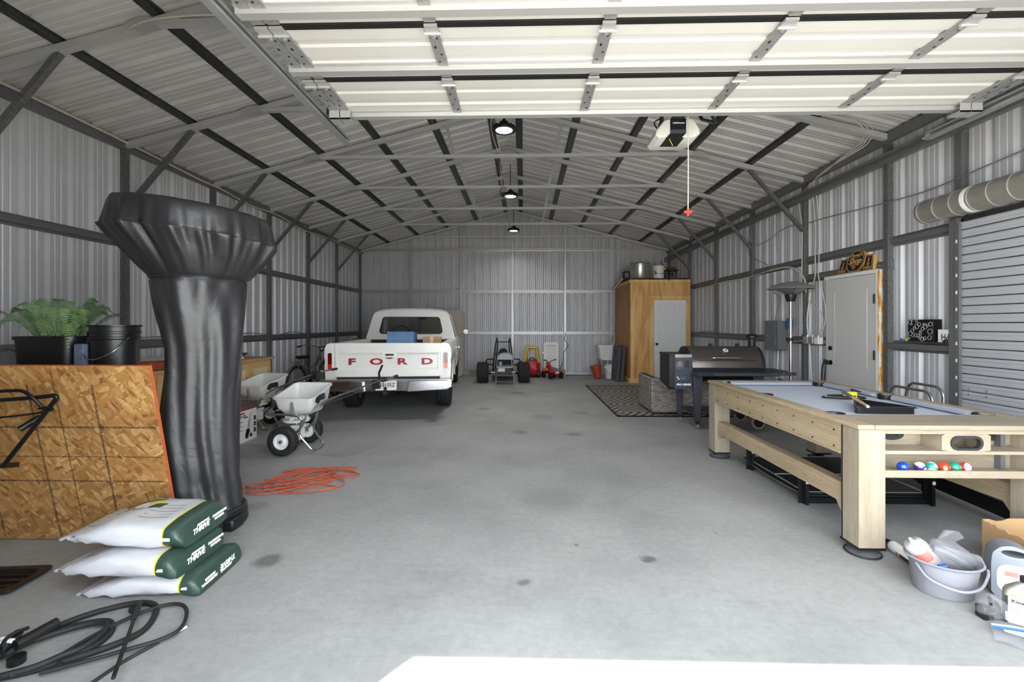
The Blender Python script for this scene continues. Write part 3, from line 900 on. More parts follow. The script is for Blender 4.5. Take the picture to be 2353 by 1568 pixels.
# breaker box
mat('panel grey', (112, 114, 117), 0.45, 0.1)
bp_ = thing('breaker_box', 'grey breaker box on the right wall behind the patio heater', 'breaker box', (XR - 0.05, 7.36, 1.03))
b = MB(); b.box(-0.11, 0.03, -0.19, 0.19, 0.0, 0.46); b.build('box', 'panel grey', bp_, bevel=0.004)
b = MB(); b.box(-0.125, -0.11, -0.2, 0.2, -0.01, 0.47); b.build('cover', 'panel grey', bp_, bevel=0.004)
b = MB(); b.box(-0.131, -0.124, -0.13, 0.13, 0.06, 0.40); dr_ = b.build('door', 'panel grey', bp_, bevel=0.003)
b = MB(); b.box(-0.134, -0.13, 0.09, 0.105, 0.21, 0.25); b.build('latch', 'chrome', dr_, smooth=False)
for zz in (0.1, 0.34):
    b = MB(); b.box(-0.134, -0.13, -0.135, -0.125, zz, zz + 0.03); b.build('hinge', 'chrome', dr_, smooth=False)
mat('blue plastic', (30, 90, 190), 0.4)
b = MB(); b.box(-0.03, 0.02, -0.04, 0.04, 0, 0.15); b.prism([(-0.03, 0.15), (0.02, 0.15), (0.02, 0.165), (-0.02, 0.165)], -0.04, 0.04, 'y')
o = b.build('blue_box', 'blue plastic', loc=(XR - 0.07, 7.02, 1.37), bevel=0.006); tag(o, 'small blue plastic box on the wall beside the breaker box', 'box')

# ------------------------------------------------------------------ pickup truck
def truck_paint():
    m, nt, b = newmat('truck paint')
    L = nt.links.new
    tc = N(nt, 'ShaderNodeTexCoord')
    n1 = N(nt, 'ShaderNodeTexNoise', i={'Scale': 9.0, 'Detail': 8.0, 'Roughness': 0.7})
    L(tc.outputs['Object'], n1.inputs['Vector'])
    r = ramp(nt, [(0.27, lin((120, 84, 58))), (0.30, lin((196, 192, 182))), (0.36, lin((222, 220, 214))), (0.7, lin((228, 227, 222)))])
    L(n1.outputs['Fac'], r.inputs['Fac'])
    L(r.outputs['Color'], b.inputs['Base Color'])
    b.inputs['Roughness'].default_value = 0.32
    b.inputs['Coat Weight'].default_value = 0.3
truck_paint()
mat('letter red', (150, 14, 34), 0.4)
mat('lens dark red', (92, 10, 22), 0.2, coat=0.6)
mat('lens red', (226, 32, 26), 0.2, coat=0.6)
mat('dark interior', (38, 38, 38), 0.7)
mat('rust', (104, 62, 40), 0.8, 0, 0.4, 30)
mat('plate white', (226, 226, 222), 0.4)
mat('print black', (24, 24, 26), 0.5)
mat('print red', (176, 34, 40), 0.5)
mat('print blue', (44, 60, 130), 0.5)
mat('hub', (150, 150, 150), 0.35, 0.6)
m, nt, pb = newmat('tinted glass')
pb.inputs['Base Color'].default_value = lin((60, 62, 62)); pb.inputs['Roughness'].default_value = 0.05; pb.inputs['Alpha'].default_value = 0.2

tk = thing('pickup_truck', 'old white pickup truck parked tail first with red tailgate letters', 'truck', (-2.18, 7.85, 0), 6.3)
WR = 0.355
def clipz(poly, zb):
    return [(x, max(z, zb)) for x, z in poly]
def bed_side(s):
    b = MB()
    poly = [(0.78, 0.50), (0.78, 1.12), (0.80, 1.15), (0.88, 1.152), (0.925, 1.13), (0.948, 1.08), (0.957, 0.98), (0.957, 0.93), (0.945, 0.90), (0.952, 0.80), (0.945, 0.66), (0.925, 0.55), (0.88, 0.50)]
    rg = []
    for y in [-1.03, -0.9, -0.6, -0.46, -0.43, -0.36, -0.25, -0.12, 0, 0.12, 0.25, 0.36, 0.43, 0.46, 0.7, 1.0, 1.35]:
        zb = 0.50
        if abs(y) <= 0.43:
            zb = 0.38 + math.sqrt(max(0, 0.435 ** 2 - y * y))
        pp = [(x, max(z, zb)) for x, z in poly]
        rg.append([(s * x, y, z) for x, z in pp])
    b.loft(rg)
    return b.build('bed_side', 'truck paint', tk)
for s in (-1, 1):
    bs = bed_side(s)
    b = MB(); b.torus((s * 0.94, 0, 0.38), 0.435, 0.018, 'x', 32, 6, (1, 1)); b.v = [(x, y, max(z, 0.5)) for x, y, z in b.v]
    b.build('arch_lip', 'truck paint', bs)
    # tail lamp
    lp = [(0.868 * s + u, 0.88 + v) for u, v in rrect(0, 0, 0.082, 0.275, 0.03)]
    li = [(0.868 * s + u, 0.88 + v) for u, v in rrect(0, 0, 0.062, 0.25, 0.025)]
    b = MB(); b.plate(lp, li, -1.055, -1.02); tl = b.build('tail_lamp', 'white paint', tk)
    up = [(u, max(v, 0.835)) for u, v in li]; dn = [(u, min(v, 0.835)) for u, v in li]
    b = MB(); b.prism(up, -1.05, -1.02); b.build('upper_lens', 'lens dark red', tl)
    b = MB(); b.prism(dn, -1.052, -1.02); b.build('lower_lens', 'lens red', tl)
# tailgate
b = MB()
pf = [(-1.05, 1.152), (-1.055, 1.14), (-1.055, 1.005), (-1.038, 0.975), (-1.038, 0.775), (-1.055, 0.745), (-1.055, 0.645), (-1.045, 0.635), (-1.0, 0.635), (-1.0, 1.152)]
b.loft([[(xx, y, z) for y, z in pf] for xx in (-0.793, 0.793)])
tg = b.build('tailgate', 'truck paint', tk, ang=20)
for s in (-1, 1):
    b = MB(); b.box(s * 0.77 - 0.02, s * 0.77 + 0.02, -1.058, -1.045, 0.72, 1.0); b.build('hinge_plate', 'truck paint', tg, smooth=False, bevel=0.004)
for ch, xx in zip('FORD', (-0.546, -0.181, 0.203, 0.584)):
    text(ch, 'letter', 'letter red', tg, frameM((xx, -1.041, 0.865), (1, 0, 0), (0, 0, 1)), 0.132, 0.004, sx=1.85, bold=0.005)
b = MB(); b.plate(rrect(0.02, 0.968, 0.22, 0.07, 0.008), rrect(0.02, 0.972, 0.13, 0.03, 0.006), -1.062, -1.05); hd = b.build('latch_handle', 'white paint', tg)
b = MB(); b.box(-0.045, 0.085, -1.058, -1.04, 0.958, 0.986); b.build('latch_cup', 'chrome', hd, smooth=False)
b = MB(); b.prism([(-0.05, 0.935), (0.09, 0.935), (0.05, 0.915), (0.02, 0.908), (-0.03, 0.918)], -1.0565, -1.036); b.build('rust_spot', 'rust', tg, smooth=False)
# bumper
for s in (-1, 1):
    b = MB()
    pl = [(0.98, 0.605), (0.98, 0.50), (0.90, 0.46), (0.31, 0.43), (0.33, 0.605)]
    b.prism([(s * x, z) for x, z in pl], -1.27, -1.08); b.build('bumper_wing', 'chrome', tk, bevel=0.012)
b = MB(); b.prism([(-0.34, 0.595), (0.34, 0.595), (0.32, 0.44), (-0.32, 0.44)], -1.22, -1.1); b.build('bumper_centre', 'chrome', tk, bevel=0.008)
b = MB(); b.box(-0.98, 0.98, -1.26, -1.08, 0.603, 0.612); b.build('bumper_step', 'steel tube', tk, smooth=False)
b = MB(); b.plate(rrect(0, 0.535, 0.306, 0.155, 0.01), rrect(0, 0.535, 0.29, 0.14, 0.01), -1.236, -1.226); b.box(-0.15, 0.15, -1.234, -1.226, 0.46, 0.61)
lp = b.build('license_plate', 'plate white', tk)
text('TEXAS', 'state_name', 'print red', lp, frameM((0, -1.237, 0.592), (1, 0, 0), (0, 0, 1)), 0.034, 0.0006, sx=1.3)
text('B18105Z', 'plate_number', 'print black', lp, frameM((0, -1.237, 0.533), (1, 0, 0), (0, 0, 1)), 0.082, 0.0006, sx=0.86, bold=0.0012)
b = MB(); b.box(-0.03, 0.03, -1.32, -1.1, 0.40, 0.44); b.cyl((0, -1.29, 0.44), (0, -1.29, 0.47), 0.012); b.ball((0, -1.29, 0.49), 0.026, 12, 8); b.build('tow_hitch', 'black metal', tk)
# bed floor, head board, wheel wells
b = MB(); b.box(-0.79, 0.79, -1.0, 1.36, 0.60, 0.64); b.build('bed_floor', 'dark interior', tk, smooth=False)
b = MB(); b.box(-0.79, 0.79, 1.30, 1.36, 0.62, 1.13); b.build('bed_headboard', 'dark interior', tk, smooth=False)
# body of cab, doors, hood
b = MB()
poly = [(-0.88, 0.50), (-0.945, 0.60), (-0.955, 0.80), (-0.955, 0.96), (-0.93, 1.10), (-0.88, 1.155), (0.88, 1.155), (0.93, 1.10), (0.955, 0.96), (0.955, 0.80), (0.945, 0.60), (0.88, 0.50)]
rg = []
for y in [1.40, 2.0, 2.7, 2.83, 2.86, 2.95, 3.1, 3.28, 3.45, 3.6, 3.7, 3.73, 3.9, 4.05, 4.12]:
    zb = 0.50
    if abs(y - 3.28) <= 0.42:
        zb = 0.38 + math.sqrt(max(0, 0.43 ** 2 - (y - 3.28) ** 2))
    sh = 0.0 if y < 4.0 else (y - 4.0) * 0.5
    rg.append([(x * (1 - sh * 0.2), y, min(max(z, zb), 1.155 - sh)) for x, z in poly])
b.loft(rg); b.build('cab_body', 'truck paint', tk)
b = MB(); b.loft([[(x, y, z) for x, z in ((-0.72, 1.15), (-0.62, 1.20), (0, 1.225), (0.62, 1.20), (0.72, 1.15))] for y in (2.98, 3.9)] + [[(x * 0.96, 4.1, z - 0.09) for x, z in ((-0.72, 1.15), (-0.62, 1.18), (0, 1.19), (0.62, 1.18), (0.72, 1.15))]]); b.build('hood', 'truck paint', tk)
for s in (-1, 1):
    b = MB(); b.tube([(s * 0.952, 1.48, 1.12), (s * 0.962, 1.48, 0.62), (s * 0.955, 1.52, 0.56), (s * 0.955, 2.55, 0.56), (s * 0.962, 2.68, 0.7), (s * 0.95, 2.72, 1.12)], 0.004, 4); b.build('door_seam', 'dark interior', tk)
    b = MB(); b.cyl((s * 0.955, 1.6, 0.96), (s * 0.985, 1.6, 0.96), 0.012, n=8); b.box(s * 0.985 - 0.008, s * 0.985 + 0.008, 1.56, 1.70, 0.945, 0.975); b.build('door_handle', 'chrome', tk)
def byangle(poly, c, n):
    out = []
    m_ = len(poly)
    for k in range(n):
        a = 2 * math.pi * (k + 0.5) / n
        dx, dz = math.cos(a), math.sin(a)
        best = None
        for i in range(m_):
            x1, z1 = poly[i]; x2, z2 = poly[(i + 1) % m_]
            ex, ez = x2 - x1, z2 - z1
            den = dx * ez - dz * ex
            if abs(den) < 1e-12: continue
            t = ((x1 - c[0]) * ez - (z1 - c[1]) * ex) / den
            u = ((x1 - c[0]) * dz - (z1 - c[1]) * dx) / den
            if t > 0 and -1e-9 <= u <= 1 + 1e-9 and (best is None or t > best): best = t
        out.append((c[0] + dx * best, c[1] + dz * best))
    return out
ohalf = [(0.93, 1.08), (0.90, 1.2), (0.845, 1.42), (0.795, 1.60), (0.775, 1.66), (0.72, 1.715), (0.62, 1.745), (0.4, 1.768), (0.0, 1.776)]
outer = ohalf + [(-x, z) for x, z in ohalf[-2::-1]]
win = []
for (cx, cz, a0) in ((0.53, 1.53, 0), (-0.53, 1.53, 90), (-0.58, 1.31, 180), (0.58, 1.31, 270)):
    for j in range(6):
        a = R(a0 + 18 * j); win.append((cx + 0.07 * math.cos(a), cz + 0.07 * math.sin(a)))
win2 = [(x * 0.975, 1.42 + (z - 1.42) * 0.94) for x, z in win]
cw = (0, 1.42)
lean = lambda b: setattr(b, 'v', [(x, y + (z - 1.08) * 0.16, z) for x, y, z in b.v])
b = MB(); b.plate(byangle(outer, cw, 220), byangle(win, cw, 220), 1.42, 1.48); lean(b); b.build('cab_rear', 'truck paint', tk, ang=30)
b = MB(); b.plate(byangle(win, cw, 220), byangle(win2, cw, 220), 1.412, 1.45); lean(b); ws = b.build('window_seal', 'black rubber', tk)
b = MB(); b.prism(byangle(win2, cw, 220), 1.428, 1.434); lean(b); b.build('rear_window', 'tinted glass', tk)
# roof
top = [p for p in outer if p[1] >= 1.59]
rg = []
for y, dz, g in ((1.46, 0.0, 1.0), (1.52, 0.006, 1.0), (1.75, 0.012, 1.0), (2.1, 0.005, 0.995), (2.4, -0.02, 0.98), (2.52, -0.05, 0.96)):
    oy = 0.09 if y > 1.5 else 0.09
    rg.append([(x * g, y + oy, z + dz) for x, z in top] + [(x * g * 0.95, y + oy, z + dz - 0.035) for x, z in top[::-1]])
b = MB(); b.loft(rg); b.build('cab_roof', 'truck paint', tk, ang=30)
b = MB(); b.tube([(0.80, 1.53, 1.625), (0.74, 1.5, 1.70), (0.4, 1.515, 1.748), (0, 1.515, 1.757), (-0.4, 1.515, 1.748), (-0.74, 1.5, 1.70), (-0.80, 1.53, 1.625)], 0.004, 4, k=4); b.build('roof_seam', 'rust', tk)
for s in (-1, 1):
    b = MB(); b.beam((s * 0.74, 2.6, 1.66), (s * 0.86, 3.0, 1.15), 0.05, 0.06); b.build('windshield_pillar', 'truck paint', tk, smooth=False)
    b = MB(); b.add([(s * 0.90, 1.55, 1.17), (s * 0.885, 2.9, 1.17), (s * 0.77, 2.6, 1.62), (s * 0.795, 1.62, 1.62)], [(0, 1, 2, 3)]); b.add([(s * 0.894, 1.55, 1.17), (s * 0.879, 2.9, 1.17), (s * 0.764, 2.6, 1.62), (s * 0.789, 1.62, 1.62)], [(3, 2, 1, 0)]); b.build('side_window', 'tinted glass', tk, smooth=False)
    b = MB(); b.tube([(s * 0.93, 2.75, 1.14), (s * 1.02, 2.72, 1.2), (s * 1.10, 2.70, 1.26)], 0.008, 6); b.cyl((s * 1.11, 2.70, 1.27), (s * 1.11, 2.715, 1.27), 0.055, n=20); b.build('side_mirror', 'hub', tk)
b = MB(); b.beam((0, 2.62, 1.66), (0, 2.99, 1.17), 1.46, 0.006, up=(0, 0.8, 0.6)); b.build('windshield', 'tinted glass', tk, smooth=False)
b = MB(); b.box(-0.86, 0.86, 1.5, 2.9, 1.152, 1.162); b.build('cab_interior', 'dark interior', tk, smooth=False)
b = MB(); b.box(-0.7, 0.7, 1.62, 1.78, 1.15, 1.235); b.build('seat_back', 'dark interior', tk, bevel=0.03)
b = MB(); b.torus((0, 0, 0), 0.19, 0.012, 'z', 32, 8); b.xf(Matrix.Translation((-0.36, 2.35, 1.24)) @ Matrix.Rotation(R(62), 4, 'X')); b.beam((-0.36, 2.36, 1.24), (-0.36, 2.6, 1.12), 0.03, 0.03); b.build('steering_wheel', 'black plastic', tk)
b = MB(); b.box(0.02, 0.20, 2.5, 2.52, 1.55, 1.605); b.build('rear_view_mirror', 'black plastic', tk, bevel=0.01)
b = MB(); b.beam((-0.1, 2.87, 1.18), (0.25, 2.9, 1.21), 0.01, 0.01); b.build('wiper', 'black plastic', tk)
# wheels
def tyre_mesh(r, wd, rim):
    b = MB(); h = wd / 2
    M_ = Matrix.Rotation(R(90), 4, 'Y')
    b.lathe([(rim, -h * 0.85), (rim + 0.02, -h), (r * 0.86, -h * 1.02), (r * 0.96, -h * 0.9), (r, -h * 0.72), (r, -h * 0.38), (r - 0.008, -h * 0.36), (r - 0.008, -h * 0.28), (r, -h * 0.26), (r, h * 0.26), (r - 0.008, h * 0.28), (r - 0.008, h * 0.36), (r, h * 0.38), (r, h * 0.72), (r * 0.96, h * 0.9), (r * 0.86, h * 1.02), (rim + 0.02, h), (rim, h * 0.85), (rim, -h * 0.85)], 36, M_)
    return b
def rim_mesh(rim, wd, dish=0.4):
    b = MB(); h = wd / 2
    M_ = Matrix.Rotation(R(90), 4, 'Y')
    b.lathe([(rim, -h), (rim - 0.012, -h * 0.95), (rim * 0.7, -h * dish), (rim * 0.45, -h * (dish + 0.2)), (rim * 0.4, -h * 0.9), (0, -h * 0.95), ], 28, M_)
    b.lathe([(0, h * 0.95), (rim * 0.4, h * 0.9), (rim * 0.45, h * (dish + 0.2)), (rim * 0.7, h * dish), (rim - 0.012, h * 0.95), (rim, h), (rim, -h)], 28, M_)
    return b
for (x, y, wd) in ((-0.78, 0, 0.25), (0.78, 0, 0.25), (-0.79, 3.28, 0.22), (0.79, 3.28, 0.22)):
    t = tyre_mesh(WR, wd, 0.2).build('tyre', 'black rubber', tk, loc=(x, y, WR))
    rim_mesh(0.2, wd * 0.8).build('wheel_rim', 'hub', t)
b = MB(); b.cyl((-0.7, 0, WR), (0.7, 0, WR), 0.04); b.ball((0, 0, WR), 0.13, 14, 10); b.build('rear_axle', 'black metal', tk)
b = MB(); b.box(-0.45, -0.37, -1.1, 3.9, 0.45, 0.58); b.box(0.37, 0.45, -1.1, 3.9, 0.45, 0.58); b.box(-0.45, 0.45, -0.6, -0.5, 0.45, 0.58); b.box(-0.45, 0.45, 1.0, 1.1, 0.45, 0.58); b.build('chassis', 'black metal', tk, smooth=False)

# things in the bed
mat('blue vinyl', (88, 122, 160), 0.5, 0, 0.1, 6)
mat('blue side', (58, 68, 104), 0.6)
o = thing('blue_cushion', 'blue padded seat cushion standing in the truck bed', 'cushion', (-1.98, 7.25, 0.64), 6)
b = MB(); pf = [(-0.12, 0.0), (0.16, 0.0), (0.12, 0.55), (0.10, 0.64), (0.06, 0.68), (0.0, 0.68), (-0.04, 0.64), (-0.06, 0.55)]
b.loft([[(x, y, z) for y, z in pf] for x in (-0.23, 0.2)]); b.build('pad', 'blue vinyl', o)
b = MB(); b.loft([[(x, y, z * 0.99) for y, z in pf] for x in (0.2, 0.235)]); b.build('side_panel', 'blue side', o)
mat('cardboard', (172, 138, 98), 0.85, 0, 0.06, 4)
mat('cardboard dark', (120, 98, 74), 0.85)
mat('tape tan', (206, 176, 138), 0.4)
def carton(name, label, loc, rz, sx, sy, sz, m='cardboard'):
    t = thing(name, label, 'box', loc, rz)
    b = MB(); b.box(-sx / 2, sx / 2, -sy / 2, sy / 2, 0, sz); b.build('carton', m, t, bevel=0.004)
    b = MB(); b.box(-0.025, 0.025, -sy / 2 - 0.001, sy / 2 + 0.001, sz * 0.75, sz + 0.001); b.build('tape', 'tape tan', t, smooth=False)
    return t
carton('cardboard_box', 'small cardboard box riding in the truck bed', (-1.53, 7.5, 0.64), 8, 0.30, 0.28, 0.59)
mat('beige vinyl', (176, 168, 152), 0.6, 0, 0.06, 3)
pn = thing('mattress', 'tall beige padded mattress standing behind the truck', 'mattress', (-2.25, 12.45, 0.0), 0)
b = MB(); b.prism(rrect(0, 0.93, 1.2, 1.86, 0.16), -0.1, 0.1); b.build('pad', 'beige vinyl', pn, bevel=0.02)
b = MB(); lp = [Vector((x, -0.105, z)) for x, z in rrect(0, 0.93, 1.18, 1.84, 0.15)]; b.tube(lp, 0.012, 6, closed=True); b.build('piping', 'beige vinyl', pn)

# ------------------------------------------------------------------ broadcast spreaders
mat('hopper', (214, 214, 210), 0.4, 0, 0.06, 8)
mat('spreader rim', (222, 222, 220), 0.4)
def make_spreader(label):
    t = thing('broadcast_spreader', label, 'spreader', (0, 0, 0), 0, 'broadcast spreaders by the truck')
    hx, hy, cx, cy, zr_, zb_ = 0.235, 0.25, 0.06, 0.04, 0.67, 0.41
    def rr(g, z, dx=0):
        tl_ = 0.24 * (z - zb_) / (zr_ - zb_)
        return [(cx + dx + x, cy + y, z + y * tl_) for x, y in rrect(0, 0, 2 * hx * g, 2 * hy * g, 0.05 * g)]
    b = MB()
    b.loft([rr(0.35, zb_ + 0.0), rr(0.62, zb_ + 0.01), rr(0.86, zb_ + 0.11), rr(0.955, zr_ - 0.02), rr(1.02, zr_ - 0.015), rr(1.02, zr_), rr(0.94, zr_), rr(0.84, zb_ + 0.12), rr(0.58, zb_ + 0.03)], True)
    h = b.build('hopper', 'hopper', t, ang=50)
    b = MB(); b.box(cx + hx * 0.90, cx + hx + 0.012, cy - 0.12, cy + 0.02, zr_ - 0.10, zr_ - 0.035); b.beam((cx + hx, cy - 0.1, zr_ - 0.05), (cx + hx - 0.02, cy - 0.13, zr_ - 0.12), 0.02, 0.06); b.build('gate_bracket', 'black plastic', h, smooth=False)
    b = MB(); b.box(cx - 0.02, cx + 0.005, cy - hy * 0.97, cy - hy * 0.84, zb_ + 0.02, zr_ - 0.1); b.build('strap', 'cable grey', h, smooth=False)
    b = MB(); b.lathe([(0.0, 0.325), (0.14, 0.32), (0.15, 0.345), (0.14, 0.35), (0.06, 0.34), (0.0, 0.34)], 24)
    for q in range(4):
        a = q * math.pi / 2; b.beam((0.03 * math.cos(a), 0.03 * math.sin(a), 0.365), (0.14 * math.cos(a), 0.14 * math.sin(a), 0.365), 0.008, 0.04)
    b.build('impeller', 'white plastic', t)
    b = MB(); b.cyl((0, 0, 0.15), (0, 0, 0.45), 0.012); b.box(-0.07, 0.07, -0.06, 0.06, 0.11, 0.24); b.box(-0.04, 0.08, -0.07, 0.07, 0.24, 0.28); b.build('gear_box', 'white plastic', t, bevel=0.01)
    b = MB(); b.cyl((0, -0.34, 0.158), (0, 0.34, 0.158), 0.012); b.build('axle', 'steel tube', t)
    for s in (-1, 1):
        ty = tyre_mesh(0.158, 0.105, 0.085).build('tyre', 'black rubber', t, loc=(0, s * 0.28, 0.158)); ty.rotation_euler = (0, 0, R(90))
        rm = rim_mesh(0.085, 0.09, 0.55).build('wheel_rim', 'spreader rim', ty)
        b = MB(); b.cyl((-0.052, 0, 0), (0.052, 0, 0), 0.02); b.build('hub_cap', 'cable grey', ty)
        # side frame: around the hopper, down to the foot
        b = MB(); b.tube(fillet([(-0.26, s * 0.02, 0.43), (-0.26, s * 0.2, 0.43), (0.05, s * 0.2, 0.43), (0.17, s * 0.18, 0.39), (0.11, s * 0.16, 0.20), (0.26, s * 0.13, 0.012), (0.28, 0.0, 0.012)], 0.05), 0.0125, 8); b.build('frame_tube', 'steel tube', t)
        b = MB(); b.tube(fillet([(0.0, s * 0.12, 0.16), (0.14, s * 0.14, 0.28), (0.20, s * 0.12, 0.46), (0.36, s * 0.06, 0.56), (0.62, s * 0.03, 0.66), (1.0, s * 0.02, 0.80), (1.08, s * 0.02, 0.815)], 0.06), 0.0115, 8); b.build('handle_tube', 'steel tube', t)
        b = MB(); b.tube([(1.06, s * 0.02, 0.812), (1.10, s * 0.09, 0.82), (1.10, s * 0.24, 0.82)], 0.012, 8, k=3); b.build('handle_arm', 'steel tube', t)
        b = MB(); b.cyl((1.10, s * 0.13, 0.82), (1.10, s * 0.25, 0.82), 0.017); b.build('grip', 'black rubber', t)
    b = MB(); b.beam((0.3, 0, 0.5), (1.0, 0.0, 0.76), 0.008, 0.008); b.build('control_rod', 'steel tube', t)
    b = MB(); b.tube([(0.98, 0.0, 0.80), (0.97, 0.0, 0.88), (1.01, 0.0, 0.97)], 0.014, 6); b.build('lever', 'black plastic', t)
    b = MB(); b.box(0.9, 0.98, -0.03, 0.03, 0.70, 0.80); b.build('lever_quadrant', 'black plastic', t, smooth=False)
    return t
sp = make_spreader('white hopper broadcast spreader standing in front of the truck bumper')
sp.location = (-2.62, 5.12, 0); sp.rotation_euler = (0, 0, R(-2))
s2 = copy_tree(sp)
s2['label'] = 'white hopper broadcast spreader standing behind the printed box'
s2.location = (-3.72, 6.15, 0); s2.rotation_euler = (0, 0, R(-12))

# ------------------------------------------------------------------ printed carton
mat('box white', (204, 203, 200), 0.5)
mat('box dark', (66, 62, 60), 0.5)
cb = thing('cultivator_box', 'white printed carton with a cultivator picture beside the covered heater', 'box', (-3.57, 5.385, 0), 0)
b = MB(); b.box(-0.18, 0.18, -0.235, 0.235, 0, 0.47); bx = b.build('carton', 'box white', cb, bevel=0.003)
b = MB(); b.box(0.18, 0.1815, -0.236, 0.236, 0.385, 0.471); b.box(-0.181, 0.1815, -0.236, 0.236, 0.4705, 0.4725); b.build('top_band', 'box dark', bx, smooth=False)
P = lambda y, z: frameM((0.1825, y, z), (0, 1, 0), (0, 0, 1))
text('PREDATOR', 'band_lettering', 'print red', bx, P(0.02, 0.415), 0.058, 0.0005, sx=1.1, bold=0.001)
text('CULTIVATOR', 'title', 'print black', bx, P(-0.105, 0.315), 0.046, 0.0005, sx=0.85, bold=0.001)
b = MB(); b.box(0.18, 0.182, -0.205, -0.02, 0.345, 0.365); b.build('red_line', 'print red', bx, smooth=False)
b = MB(); b.box(0.18, 0.182, -0.03, 0.05, 0.29, 0.305); b.build('red_tag', 'print red', bx, smooth=False)
for k in range(3):
    b = MB(); b.box(0.18, 0.182, -0.2, -0.17, 0.24 - k * 0.05, 0.27 - k * 0.05); b.build('feature_icon', 'print black', bx, smooth=False)
    b = MB(); b.box(0.18, 0.182, -0.155, -0.05, 0.248 - k * 0.05, 0.258 - k * 0.05); b.build('feature_line', 'cable grey', bx, smooth=False)
    b = MB(); b.box(0.18, 0.182, 0.165, 0.215, 0.235 - k * 0.075, 0.29 - k * 0.075); b.build('photo_patch', 'box dark', bx, smooth=False)
b = MB()
for p, q, w_ in (((0.04, 0.12), (0.07, 0.25), 0.012), ((0.07, 0.25), (0.10, 0.34), 0.009), ((0.10, 0.34), (0.16, 0.365), 0.01), ((0.08, 0.12), (0.10, 0.26), 0.008), ((0.10, 0.30), (0.14, 0.31), 0.01)):
    b.beam((0.1815, p[0], p[1]), (0.1815, q[0], q[1]), 0.002, w_, up=(0, -1, 0.3)) if False else b.add([(0.182, p[0] - w_ / 2, p[1]), (0.182, p[0] + w_ / 2, p[1]), (0.182, q[0] + w_ / 2, q[1]), (0.182, q[0] - w_ / 2, q[1])], [(0, 1, 2, 3)])
b.prism([(0.0, 0.09), (0.06, 0.08), (0.09, 0.11), (0.07, 0.15), (0.02, 0.15)], 0.18, 0.182, 'x'); b.prism(circ(0.03, 0.07, 0.035, 14), 0.18, 0.182, 'x'); b.prism(circ(0.11, 0.065, 0.025, 14), 0.18, 0.182, 'x')
b.build('picture', 'print black', bx, smooth=False)
b = MB(); b.plate(circ(-0.17, 0.055, 0.034, 20), circ(-0.17, 0.055, 0.027, 20), 0.18, 0.182, 'x'); b.prism(circ(-0.17, 0.055, 0.016, 12), 0.18, 0.182, 'x'); b.build('badge', 'print black', bx, smooth=False)

# ------------------------------------------------------------------ workbench cabinets along the left wall
wood('pine', (196, 156, 100), (224, 190, 136), 2.0, 1, 0.55)
wood('pine panel', (222, 198, 152), (232, 212, 172), 1.2, 2, 0.55)
wood('pine top', (176, 134, 82), (206, 164, 108), 2.0, 1, 0.5)
for k, (y0, y1, lab) in enumerate(((3.72, 4.86, 'pine base cabinet hidden behind the tipped table'), (4.88, 6.02, 'pine base cabinet behind the covered heater'), (6.04, 7.18, 'pine base cabinet at the far end of the workbench'))):
    t = thing('base_cabinet', lab, 'cabinet', (-4.40, (y0 + y1) / 2, 0), 0, 'base cabinets on the left wall')
    h = (y1 - y0) / 2
    b = MB(); b.box(-0.27, 0.29, -h, h, 0.08, 0.88); b.box(-0.26, 0.22, -h, h, 0, 0.08); b.build('body', 'pine', t, smooth=False)
    for s in (-1, 1):
        ya, yb = (-h + 0.03, -0.015) if s < 0 else (0.015, h - 0.03)
        b = MB(); b.plate([(ya, 0.12), (yb, 0.12), (yb, 0.85), (ya, 0.85)], [(ya + 0.075, 0.20), (yb - 0.075, 0.20), (yb - 0.075, 0.77), (ya + 0.075, 0.77)], 0.29, 0.312, 'x'); dd = b.build('door', 'pine', t, smooth=False)
        b = MB(); b.box(0.288, 0.298, ya + 0.07, yb - 0.07, 0.19, 0.78); b.build('door_panel', 'pine panel', dd, smooth=False)
wt = MB(); wt.box(-0.285, 0.34, -1.76, 1.76, 0.0, 0.035)
tag(wt.build('worktop', 'pine top', loc=(-4.39, 5.45, 0.882), bevel=0.004), 'long wooden worktop over the pine base cabinets', 'worktop')

